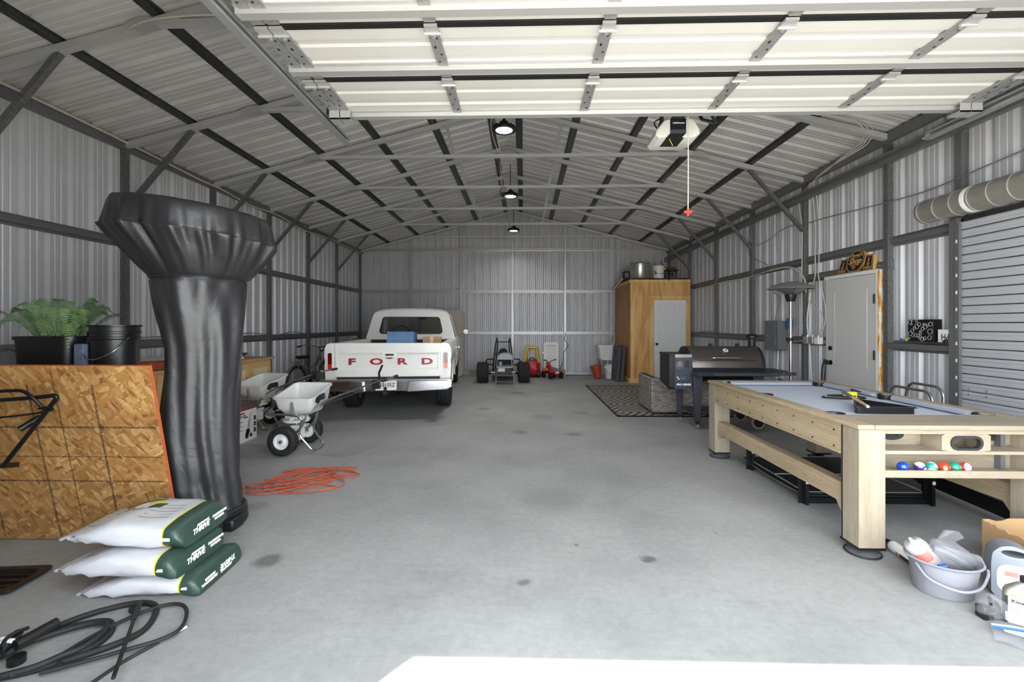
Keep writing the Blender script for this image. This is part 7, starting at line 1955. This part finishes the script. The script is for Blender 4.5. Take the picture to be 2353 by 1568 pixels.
for z in (2.062, 1.755):
    b = MB(); b.tube([cov_pt(z, 2 * math.pi * k / NT, 0.003) for k in range(NT)], 0.005, 5, closed=True); b.build('seam', 'cover fabric', hc)
b = MB(); b.lathe([(0, 0.0), (0.21, 0.0), (0.22, 0.02), (0.21, 0.12), (0.2, 0.13), (0, 0.13)], 32, Matrix.Translation((0.05, 0.0, 0))); b.build('base', 'black plastic', hc)
b = MB(); b.box(0.13, 0.285, -0.14, 0.0, 0.0, 0.085); b.build('base_flap', 'black plastic', hc, bevel=0.02)

# ------------------------------------------------------------------ fertilizer bags
mat('bag white', (200, 200, 204), 0.45, 0, 0.03, 8, 0.25, 22)
mat('bag green', (46, 66, 58), 0.38, 0, 0.1, 10, 0.25, 30)
mat('bag yellow', (214, 206, 60), 0.45)
LB, WB2, HB = 0.66, 0.42, 0.128
def bag_ring(u, squash=1.0, seed=0):
    """u 0..1 along the bag; returns height, width, droop"""
    h = HB * min(1.0, (0.03 + 1.97 * u ** 0.85)) if u < 0.45 else HB
    if u > 0.92: h = HB * (1 - 0.55 * ((u - 0.92) / 0.08) ** 2)
    wd = WB2 * (0.80 + 0.2 * min(1, u / 0.3))
    if u > 0.94: wd *= 1 - 0.10 * ((u - 0.94) / 0.06) ** 2
    return h * squash, wd
def make_bag(label, loc, rz, squash, tipz, flip):
    t = thing('fertilizer_bag', label, 'bag', loc, rz, 'stack of fertilizer bags')
    us = [0, 0.03, 0.08, 0.14, 0.2, 0.27, 0.34, 0.42, 0.5, 0.58, 0.66, 0.74, 0.80, 0.84, 0.848, 0.862, 0.90, 0.94, 0.97, 0.99, 1.0]
    rs = random.Random(hash(label) % 1000 if False else len(label))
    ph = [rs.uniform(0, 6.28) for _ in range(4)]
    NR = 44
    def pt(u, k):
        h, wd = bag_ring(u, squash)
        a = 2 * math.pi * k / NR
        ca, sa = math.cos(a), math.sin(a)
        y = wd / 2 * math.copysign(abs(ca) ** 0.45, ca)
        z = h / 2 * math.copysign(abs(sa) ** 0.62, sa)
        wr = 0.0055 * math.sin(38 * u + ph[0] + 3 * math.sin(3 * a)) * (1 - u) + 0.004 * math.sin(21 * u + 5 * a + ph[1]) + 0.004 * math.sin(9 * u - 3 * a + ph[2])
        edge = abs(ca) ** 6
        z += wr * (0.5 + edge) * (1 if 0.02 < u < 0.98 else 0.3)
        y += wr * 0.6
        zc = max(h / 2, 0.004) + tipz * (1 - u) ** 2
        return (u * LB, y, max(z + zc, 0.0005))
    b = MB()
    rings = [[pt(u, k) for k in range(NR)] for u in us]
    def seg(i0, i1, caps=False):
        mb = MB(); mb.loft(rings[i0:i1 + 1], False)
        return mb
    ib = 14; ig = 15
    w0 = seg(0, ib); w0.add(rings[0], [tuple(range(NR))]); w0.build('sack', 'bag white', t, ang=70)
    seg(ib, ig).build('yellow_band', 'bag yellow', t, ang=70)
    g_ = seg(ig, len(us) - 1); g_.add(rings[-1], [tuple(range(NR))[::-1]]); g_.build('green_end', 'bag green', t, ang=70)
    zc = bag_ring(1.0, squash)[0] * 0.5 + HB * squash * 0.27
    up = -1 if flip else 1
    X_ = LB + 0.004
    def T(s_, y, z, size, **kw):
        text(s_, 'lettering', 'print white', t, frameM((X_, y * up, zc * 0.98 + z * up), (0, up, 0), (0, 0, up)), size, 0.0012, **kw)
    T('THRIVE', -0.05, -0.008, 0.042, shear=0.15, bold=0.0012)
    T('ADVANTAGE', -0.035, 0.018, 0.017, shear=0.15, bold=0.0004)
    T('PROFESSIONAL', 0.115, 0.010, 0.021, sx=0.92, bold=0.0006)
    T('FERTILIZER', 0.11, -0.010, 0.019, sx=0.92, bold=0.0006)
    for s in (-1, 1):
        b = MB(); b.box(LB * 0.845, LB * 0.92, s * 0.2 - 0.012, s * 0.2 + 0.012, HB * squash * 0.42, HB * squash * 0.56); b.build('sewn_tab', 'print white', t, smooth=False, bevel=0.003)
    # print on the upper face
    def top_z(u, y):
        best = 0
        for k in range(NR // 2 + 1):
            p = pt(u, k)
            if abs(p[1] - y) < 0.03: best = max(best, p[2])
        return best
    def strip(p0, p1, w_, m_, nm):
        mb = MB(); A, B = Vector(p0), Vector(p1); n = 8
        d = (B - A).normalized(); nrm = Vector((-d.y, d.x))
        L0 = []; L1 = []
        for i in range(n + 1):
            q = A + (B - A) * i / n
            for lst, s in ((L0, -1), (L1, 1)):
                qq = q + nrm * s * w_ / 2
                lst.append((qq.x, qq.y, top_z(qq.x / LB, qq.y) + 0.002))
        mb.loft([L0, L1], False, False); mb.build(nm, m_, t)
    V2 = lambda x, y: Vector((x, y))
    strip(V2(0.12, -0.13), V2(0.12, 0.12), 0.005, 'print black', 'printed_line')
    strip(V2(0.12, -0.13), V2(0.22, -0.15), 0.005, 'print black', 'printed_line')
    if squash > 0.95 and not flip and tipz > 0.02 and 'top' in label:
        strip(V2(0.17, -0.03), V2(0.40, 0.06), 0.05, 'bag green', 'printed_block')
        strip(V2(0.15, 0.02), V2(0.36, 0.10), 0.045, 'bag yellow', 'printed_block')
        strip(V2(0.16, 0.075), V2(0.34, 0.15), 0.02, 'print black', 'printed_block')
        for k in range(5):
            strip(V2(0.36, -0.1 + 0.04 * k), V2(0.52, -0.1 + 0.04 * k), 0.004, 'cable grey', 'printed_line')
    return t
make_bag('white and green fertilizer bag at the bottom of the stack', (-2.37, 2.47, 0.0), 3, 0.88, 0.0, True)
make_bag('white and green fertilizer bag in the middle of the stack', (-2.45, 2.44, 0.112), 1, 1.0, 0.03, False)
make_bag('white and green fertilizer bag on top of the stack', (-2.46, 2.47, 0.242), 3, 1.05, 0.05, False)

# ------------------------------------------------------------------ orange cord on the floor
t = thing('orange_cord', 'tangled orange extension cord lying on the concrete floor', 'cord', (-2.0, 4.05, 0), 0)
ro = random.Random(3)
pts = [(-0.55, -0.28, 0.008), (-0.42, -0.2, 0.008), (-0.3, -0.18, 0.01)]
for k in range(8):
    cx_, cy_ = ro.uniform(-0.12, 0.14), ro.uniform(-0.08, 0.1)
    ax_, ay_ = ro.uniform(0.2, 0.42), ro.uniform(0.14, 0.34)
    rot = R(ro.uniform(0, 60)); a0 = ro.uniform(0, 6.28)
    for j in range(7):
        a = a0 + j * 0.9
        u, v = ax_ * math.cos(a), ay_ * math.sin(a)
        pts.append((cx_ + u * math.cos(rot) - v * math.sin(rot), cy_ + (u * math.sin(rot) + v * math.cos(rot)) * 0.9, 0.008 + 0.003 * k * ro.uniform(0.2, 1)))
pts += [(-0.2, -0.28, 0.02), (-0.4, -0.34, 0.008), (-0.55, -0.38, 0.008)]
b = MB(); b.tube(pts, 0.0055, 6, k=5); b.build('wire', 'cord orange', t)

# ------------------------------------------------------------------ pressure washer hose and wand
hz = thing('pressure_washer_hose', 'black pressure washer hose coiled on the floor in the left corner', 'hose', (-2.0, 1.98, 0), 0)
W3 = lambda l, z: [(x + 2.0, y - 1.98, z + 0.002 * math.sin(i * 2.0) + 0.002) for i, (x, y) in enumerate(l)]
b = MB(); b.tube(W3([(-2.60, 1.80), (-2.45, 1.86), (-2.30, 1.905), (-2.229, 1.981), (-2.13, 2.12), (-2.02, 2.21), (-1.93, 2.235), (-1.84, 2.20), (-1.785, 2.12), (-1.76, 2.03), (-1.79, 1.95), (-1.88, 1.87), (-2.0, 1.79), (-2.12, 1.735), (-2.3, 1.69)], 0.014), 0.0135, 10, k=6); b.build('thick_hose', 'black rubber', hz)
b = MB(); b.tube(W3([(-2.2, 1.83), (-2.17, 1.92), (-2.10, 2.0), (-2.02, 2.05), (-1.95, 2.045), (-1.91, 1.99), (-1.91, 1.9), (-1.95, 1.84), (-2.0, 1.78), (-2.1, 1.72)], 0.03), 0.0125, 10, k=6); b.build('thick_hose', 'black rubber', hz)
b = MB(); b.tube(W3([(-2.32, 1.87), (-2.22, 1.96), (-2.13, 2.045), (-2.03, 2.09), (-1.96, 2.08), (-1.9, 2.02), (-1.89, 1.93), (-1.94, 1.85), (-1.92, 1.80)], 0.012), 0.0125, 10, k=6); b.build('thick_hose', 'black rubber', hz)
b = MB(); b.tube(W3([(-2.05, 1.74), (-1.97, 1.84), (-1.95, 1.95), (-1.91, 2.06), (-1.84, 2.16), (-1.77, 2.21), (-1.70, 2.20), (-1.63, 2.13), (-1.585, 2.03), (-1.62, 1.96), (-1.70, 1.90), (-1.80, 1.84), (-1.95, 1.76)], 0.024), 0.0085, 8, k=6); b.build('thin_hose', 'black rubber', hz)
b = MB(); b.tube(W3([(-1.63, 1.965), (-1.66, 1.90), (-1.69, 1.84), (-1.71, 1.74), (-1.72, 1.66)], 0.008), 0.007, 8, k=5); b.build('thin_hose', 'black rubber', hz)
b = MB(); b.cyl((0.36, -0.01, 0.012), (0.40, 0.05, 0.012), 0.011, 0.009, n=10); b.build('hose_fitting', 'cable grey', hz)
b = MB(); b.cyl((0.40, 0.05, 0.012), (0.42, 0.085, 0.012), 0.006, n=8); b.build('clear_cap', 'white plastic', hz)
wd_ = thing('spray_wand', 'black spray wand lying across the coiled hose', 'spray wand', (-1.9, 2.17, 0.0), 0)
b = MB(); b.cyl((0, 0, 0.045), (0.30, -0.46, 0.052), 0.008, n=10); b.build('lance', 'black metal', wd_)
b = MB(); b.cyl((0.0, 0.0, 0.045), (0.07, -0.11, 0.047), 0.012, n=10); b.build('grip', 'black rubber', wd_)
b = MB(); b.tube([(0.0, 0.0, 0.045), (-0.02, 0.025, 0.035), (-0.05, 0.02, 0.02), (-0.035, -0.0, 0.014), (-0.01, 0.01, 0.02)], 0.013, 8, k=4); b.build('nozzle_hook', 'black rubber', wd_)
sg_ = thing('spray_gun', 'black spray gun with white clips at the hose end', 'spray gun', (-2.17, 1.88, 0.0), 0)
b = MB(); b.cyl((0.0, -0.02, 0.06), (0.035, 0.12, 0.065), 0.022, 0.024, n=14); b.build('grip', 'black plastic', sg_)
b = MB(); b.cyl((-0.09, 0.07, 0.05), (-0.02, -0.06, 0.05), 0.018, n=12); b.build('body', 'black plastic', sg_)
b = MB(); b.cyl((-0.02, -0.06, 0.045), (-0.05, -0.22, 0.03), 0.012, n=10); b.build('barrel', 'black plastic', sg_)
b = MB(); b.tube([(-0.07, 0.09, 0.06), (-0.05, 0.0, 0.085), (-0.03, -0.05, 0.07)], 0.008, 8, k=3); b.build('trigger', 'black plastic', sg_)
b = MB(); b.lathe([(0, 0), (0.03, 0), (0.03, 0.03), (0, 0.03)], 16, Matrix.Translation((0.03, -0.04, 0.0))); b.build('coupling', 'black plastic', sg_)
for (x, y) in ((-0.075, -0.0), (-0.06, -0.03), (-0.03, -0.01)):
    b = MB(); b.box(x - 0.012, x + 0.012, y - 0.008, y + 0.008, 0.066, 0.08); b.build('white_clip', 'print white', sg_, bevel=0.003)

# black tray
ty_ = thing('black_tray', 'black ribbed plastic tray at the left edge of the floor', 'tray', (-3.06, 2.38, 0.0), 6)
b = MB(); b.loft([rl(0.64, 0.22, 0.0, 0.03), rl(0.70, 0.27, 0.022, 0.04), rl(0.70, 0.27, 0.03, 0.04), rl(0.62, 0.20, 0.03, 0.03), rl(0.60, 0.18, 0.008, 0.03)]); b.build('shell', 'black plastic', ty_)
for k in range(3):
    b = MB(); b.box(-0.28, 0.28, -0.06 + 0.06 * k - 0.006, -0.06 + 0.06 * k + 0.006, 0.006, 0.018); b.build('rib', 'black plastic', ty_, smooth=False)

# ------------------------------------------------------------------ right foreground
mat('pail grey', (136, 136, 143), 0.42, 0, 0.03, 5)
pg = thing('grey_basin', 'grey plastic mop pail with a draped handle in the right foreground', 'pail', (2.262, 2.475, 0)); pg.scale = (0.87, 0.87, 0.97)
def oval(rx, ry, z, sp=0.0, n=40):
    out = []
    for k in range(n):
        a = 2 * math.pi * k / n
        e = sp * (math.exp(-((a - math.pi) / 0.28) ** 2) + math.exp(-(a / 0.28) ** 2) + math.exp(-((a - 2 * math.pi) / 0.28) ** 2))
        out.append(((rx + e) * math.cos(a), ry * math.sin(a), z + e * 0.5))
    return out
b = MB(); b.loft([oval(0.145, 0.125, 0.0), oval(0.15, 0.13, 0.005), oval(0.175, 0.155, 0.17), oval(0.19, 0.17, 0.175, 0.02), oval(0.195, 0.175, 0.182, 0.025), oval(0.185, 0.165, 0.187, 0.02), oval(0.17, 0.15, 0.175), oval(0.143, 0.123, 0.01)]); b.build('shell', 'pail grey', pg, ang=60)
b = MB(); b.tube([(-0.182, -0.02, 0.16), (-0.17, -0.10, 0.11), (-0.07, -0.18, 0.085), (0.04, -0.185, 0.10), (0.12, -0.15, 0.15), (0.15, -0.12, 0.17)], 0.007, 8, k=6); b.build('handle', 'pail grey', pg)
mat('clear plastic', (170, 170, 174), 0.12, 0, 0, 8, 0.8, 26, alpha=0.22)
mat('paper red', (216, 120, 108), 0.6)
def blob(c, r, sc3, rot, seed, amp=0.12, n=20, m=12):
    rb = random.Random(seed); ph = [rb.uniform(0, 6.28) for _ in range(6)]
    mb = MB(); mb.ball((0, 0, 0), r, n, m, sc3)
    vs_ = []
    for v in mb.v:
        v = Vector(v); d = v.normalized()
        k = 1 + amp * (math.sin(5 * d.x + ph[0]) * math.sin(6 * d.y + ph[1]) + 0.7 * math.sin(9 * d.z + 4 * d.x + ph[2]))
        vs_.append(v * k)
    mb.v = [tuple(p) for p in vs_]
    return mb.xf(Matrix.Translation(c) @ rot)
t = thing('wrapped_roll', 'white wrapped paper roll standing in the grey mop pail', 'roll', (2.155, 2.52, 0.14), 0)
ax = Matrix.Rotation(R(34), 4, 'Y') @ Matrix.Rotation(R(0), 4, 'X')
ax = Matrix.Translation((0.06, 0, 0.0)) @ Matrix.Rotation(R(-38), 4, 'Y')
mat('wrap white', (186, 180, 178), 0.35, 0, 0.08, 12, 0.4, 30)
b = MB(); b.lathe([(0, -0.09), (0.05, -0.09), (0.055, -0.06), (0.054, 0.09), (0.045, 0.115), (0.012, 0.125), (0.006, 0.15), (0, 0.15)], 24, ax); b.build('roll', 'wrap white', t, ang=60)
b = MB()
for i in range(1): b.lathe([(0.0555, 0.03), (0.0562, 0.03), (0.0562, 0.085), (0.0555, 0.085)], 24, ax)
b.v = [v for v in b.v]; o = b.build('red_print', 'paper red', t)
# keep only a wedge of the printed sleeve
bm = bmesh.new(); bm.from_mesh(o.data)
inv = ax.inverted()
kill = [f_ for f_ in bm.faces if not (-2.7 < math.atan2((inv @ f_.calc_center_median()).y, (inv @ f_.calc_center_median()).x) < -1.2)]
bmesh.ops.delete(bm, geom=kill, context='FACES'); bm.to_mesh(o.data); bm.free()
t = thing('plastic_bag', 'crumpled clear plastic bag spilling out of the grey mop pail', 'plastic bag', (2.30, 2.47, 0.17), 0)
blob((0, 0, 0.02), 0.12, (1.0, 0.55, 0.6), Matrix.Rotation(R(28), 4, 'Y'), 4, 0.14).build('film', 'clear plastic', t, ang=70)
b = MB(); b.tube([(-0.08, 0.02, 0.05), (-0.02, 0.0, 0.03), (0.06, -0.02, -0.02), (0.1, -0.01, -0.06)], 0.022, 8, k=4); b.build('dark_contents', 'panel grey', t)
b = MB(); b.add([(-0.06, 0.02, 0.08), (-0.0, 0.03, 0.14), (0.08, 0.04, 0.13), (0.10, 0.03, 0.10), (0.03, 0.02, 0.08), (-0.06, 0.03, 0.08), (0.0, 0.04, 0.14), (0.08, 0.05, 0.13)], [(0, 1, 2, 3, 4), (5, 6, 7)]); b.build('film_flap', 'clear plastic', t)
b = MB(); b.cyl((-0.09, -0.03, -0.03), (-0.06, -0.04, -0.02), 0.014, n=10); b.build('blue_cap', 'blue plastic', t)
# spray can
sc_ = thing('spray_can', 'white and black spray can lying by the pool table foot', 'spray can', (2.325, 2.78, 0.033), 0)
A = Vector((0.01, 0.11, 0)); B_ = Vector((-0.02, -0.12, 0)); dd_ = (B_ - A)
b = MB(); b.cyl(A, B_, 0.0325, n=24); b.build('body', 'box white', sc_)
b = MB(); b.cyl(A + dd_ * 0.45, B_ + dd_ * 0.001, 0.0329, n=24); b.v = [(x, y, min(z, 0.004)) for x, y, z in b.v]; b.build('black_label', 'print black', sc_, smooth=False)
b = MB(); b.cyl(A + dd_ * 0.3, A + dd_ * 0.40, 0.0330, n=24); b.v = [(x, y, min(z, 0.0)) for x, y, z in b.v]; b.build('red_label', 'print red', sc_, smooth=False)
mat('can pink', (188, 150, 168), 0.4, 0.3)
b = MB(); b.cyl(A, A - dd_ * 0.10, 0.0325, 0.022, n=24); b.build('shoulder', 'can pink', sc_)
b = MB(); b.cyl(A - dd_ * 0.10, A - dd_ * 0.26, 0.021, 0.019, n=20); b.build('cap', 'black plastic', sc_)
b = MB(); b.cyl(B_, B_ + dd_ * 0.02, 0.0335, n=24); b.build('base_rim', 'chrome', sc_)
# torn cardboard box
cx = thing('torn_cardboard_box', 'torn open cardboard box at the right edge behind the jug', 'box', (3.0, 2.62, 0), -4)
def ragged(x0, x1, y, z0, z1, seed, axis='x'):
    rg_ = random.Random(seed); n = 14; up_ = []
    for i in range(n + 1):
        up_.append((x0 + (x1 - x0) * i / n, z0 + (z1 - z0) * i / n + rg_.uniform(-0.008, 0.008)))
    mb = MB(); poly = up_ + [(x1, 0.0), (x0, 0.0)]
    mb.prism(poly, y - 0.003, y + 0.003, 'y' if axis == 'x' else 'x')
    return mb
ragged(-0.24, 0.26, -0.14, 0.245, 0.15, 1).build('front_wall', 'cardboard', cx, smooth=False)
ragged(-0.24, 0.26, 0.14, 0.25, 0.29, 2).build('back_wall', 'cardboard', cx, smooth=False)
ragged(-0.14, 0.14, -0.24, 0.25, 0.25, 3, 'y').build('side_wall', 'cardboard', cx, smooth=False)
ragged(-0.14, 0.14, 0.26, 0.15, 0.29, 4, 'y').build('side_wall', 'cardboard', cx, smooth=False)
b = MB(); b.box(-0.24, 0.26, -0.14, 0.14, 0.0, 0.005); b.build('bottom', 'cardboard', cx, smooth=False)
# silver jug
mat('jug silver', (132, 138, 148), 0.32, 0.35)
mat('cap orange', (232, 118, 30), 0.4)
jg = thing('oil_jug', 'silver plastic oil jug with an orange cap', 'jug', (2.63, 2.42, 0), -30)
prof_o = [(-0.135, 0.0), (0.135, 0.0), (0.14, 0.02), (0.14, 0.17), (0.12, 0.205), (0.075, 0.222), (0.072, 0.245), (0.03, 0.245), (0.02, 0.235), (-0.01, 0.262), (-0.06, 0.275), (-0.105, 0.262), (-0.135, 0.225), (-0.14, 0.16), (-0.14, 0.02)]
oo = [(p.x, p.y) for p in fillet([(x, z, 0) for x, z in prof_o], 0.015, 3, True)]
ce = (-0.052, 0.232)
b = MB(); on = byangle(oo, ce, 72)
inn = [(ce[0] + 0.048 * math.cos(2 * math.pi * (k + 0.5) / 72) , ce[1] + 0.016 * math.sin(2 * math.pi * (k + 0.5) / 72)) for k in range(72)]
b.plate(on, inn, -0.055, 0.055); b.build('body', 'jug silver', jg, bevel=0.014, ang=60)
b = MB(); b.cyl((0.05, 0, 0.243), (0.05, 0, 0.272), 0.027, 0.025, n=24); b.build('cap', 'cap orange', jg)
b = MB(); b.prism([(x, z) for x, z in rrect(-0.01, 0.10, 0.22, 0.15, 0.05)], -0.0575, -0.055); lb_ = b.build('label', 'box white', jg, smooth=False)
text('PLATINUM', 'lettering', 'cable grey', lb_, frameM((0.02, -0.058, 0.155), (1, 0, 0), (0, 0, 1)), 0.018, 0.0003)
b = MB(); b.box(-0.09, -0.04, -0.0585, -0.057, 0.115, 0.14); b.box(-0.02, 0.03, -0.0585, -0.057, 0.12, 0.14); b.build('red_patch', 'paper red', lb_, smooth=False)
# grey oil bottle
mat('bottle khaki', (132, 130, 118), 0.35, 0.1)
ob = thing('oil_bottle', 'khaki quart oil bottle with a black cap in front of the jug', 'bottle', (2.37, 2.20, 0), -38)
def br_(w_, d__, z, r=0.012): return [(x, y, z) for x, y in rrect(0, 0, w_, d__, r)]
b = MB(); b.loft([br_(0.10, 0.055, 0.0), br_(0.112, 0.062, 0.005), br_(0.112, 0.062, 0.145), br_(0.104, 0.058, 0.165), br_(0.06, 0.04, 0.195), br_(0.036, 0.036, 0.203, 0.017), br_(0.034, 0.034, 0.212, 0.016)]); b.v = [(x + (0.018 * min(1, max(0, (z - 0.15) / 0.05))), y, z) for x, y, z in b.v]; b.build('body', 'bottle khaki', ob, ang=50)
b = MB(); b.cyl((0.018, 0, 0.208), (0.018, 0, 0.232), 0.0195, n=22); b.build('cap', 'black plastic', ob)
b = MB(); b.box(-0.046, 0.05, -0.0322, -0.031, 0.01, 0.135); lb_ = b.build('label', 'box white', ob, smooth=False)
b = MB(); b.box(-0.056, -0.044, -0.0323, -0.031, 0.01, 0.135); b.build('label_band', 'print black', ob, smooth=False)
text('Kinetix', 'lettering', 'print black', lb_, frameM((0.002, -0.0325, 0.115), (1, 0, 0), (0, 0, 1)), 0.022, 0.0002, sx=1.1, bold=0.0007)
for k in range(4):
    b = MB(); b.box(-0.04, 0.0 - 0.006 * (k % 2), -0.0325, -0.0321, 0.09 - k * 0.008, 0.093 - k * 0.008); b.build('small_print', 'cable grey', lb_, smooth=False)
# bagged parts
bp2 = thing('bagged_parts', 'clear bag of black parts between pail and oil bottle', 'plastic bag', (2.285, 2.24, 0.0), 0)
blob((0, 0, 0.055), 0.075, (1.0, 0.7, 0.75), Matrix.Rotation(R(20), 4, 'Z'), 9, 0.12).build('film', 'clear plastic', bp2, ang=70)
b = MB(); pts = [(0.05 * math.cos(i * 1.1) * (1 - i * 0.02), 0.035 * math.sin(i * 1.3), 0.02 + 0.007 * i) for i in range(11)]; b.tube(pts, 0.009, 8, k=5); b.build('black_lead', 'black plastic', bp2)
b = MB(); b.box(-0.06, -0.01, -0.02, 0.03, 0.0, 0.06); b.build('adapter', 'black plastic', bp2, bevel=0.006)
b = MB(); b.box(0.02, 0.06, -0.045, -0.035, 0.02, 0.06); b.build('white_tag', 'print white', bp2, smooth=False)
# zip bag
zbg = thing('zip_bag', 'flat zip bag with a blue seal lying in front of the oil bottle', 'plastic bag', (2.30, 2.04, 0.0), -38)
mat('seal blue', (40, 96, 186), 0.35)
mat('kraft', (188, 172, 150), 0.7)
rg = []
for i in range(9):
    x = -0.16 + 0.36 * i / 8
    rg.append([(x, -0.085 + 0.17 * j / 8, 0.012 + 0.045 * (1 - ((j - 5) / 5) ** 2) * (0.4 + 0.6 * math.sin(math.pi * (i + 0.5) / 9)) + 0.006 * math.sin(i * 2.1 + j)) for j in range(9)])
b = MB(); b.loft(rg, False, False); b.loft([[(x, y, 0.004) for x, y, z in r_2] for r_2 in rg], False, False); b.build('film', 'clear plastic', zbg, ang=70)
for k, (yy, m_) in enumerate(((-0.005, 'print white'), (-0.022, 'seal blue'))):
    b = MB(); b.tube([(x, yy, 0.055 * (0.4 + 0.6 * math.sin(math.pi * (i + 0.5) / 9)) + 0.012) for i, x in enumerate([-0.16 + 0.36 * q / 8 for q in range(9)])], 0.006, 6, k=2); b.build('zip_seal', m_, zbg)
blob((0.05, -0.045, 0.022), 0.05, (1.9, 0.7, 0.4), Matrix.Rotation(R(0), 4, 'Z'), 12, 0.1).build('contents', 'kraft', zbg, ang=60)
b = MB(); b.box(-0.12, 0.16, 0.02, 0.06, 0.008, 0.03); b.build('white_contents', 'print white', zbg, bevel=0.01)
bpy.context.view_layer.update()
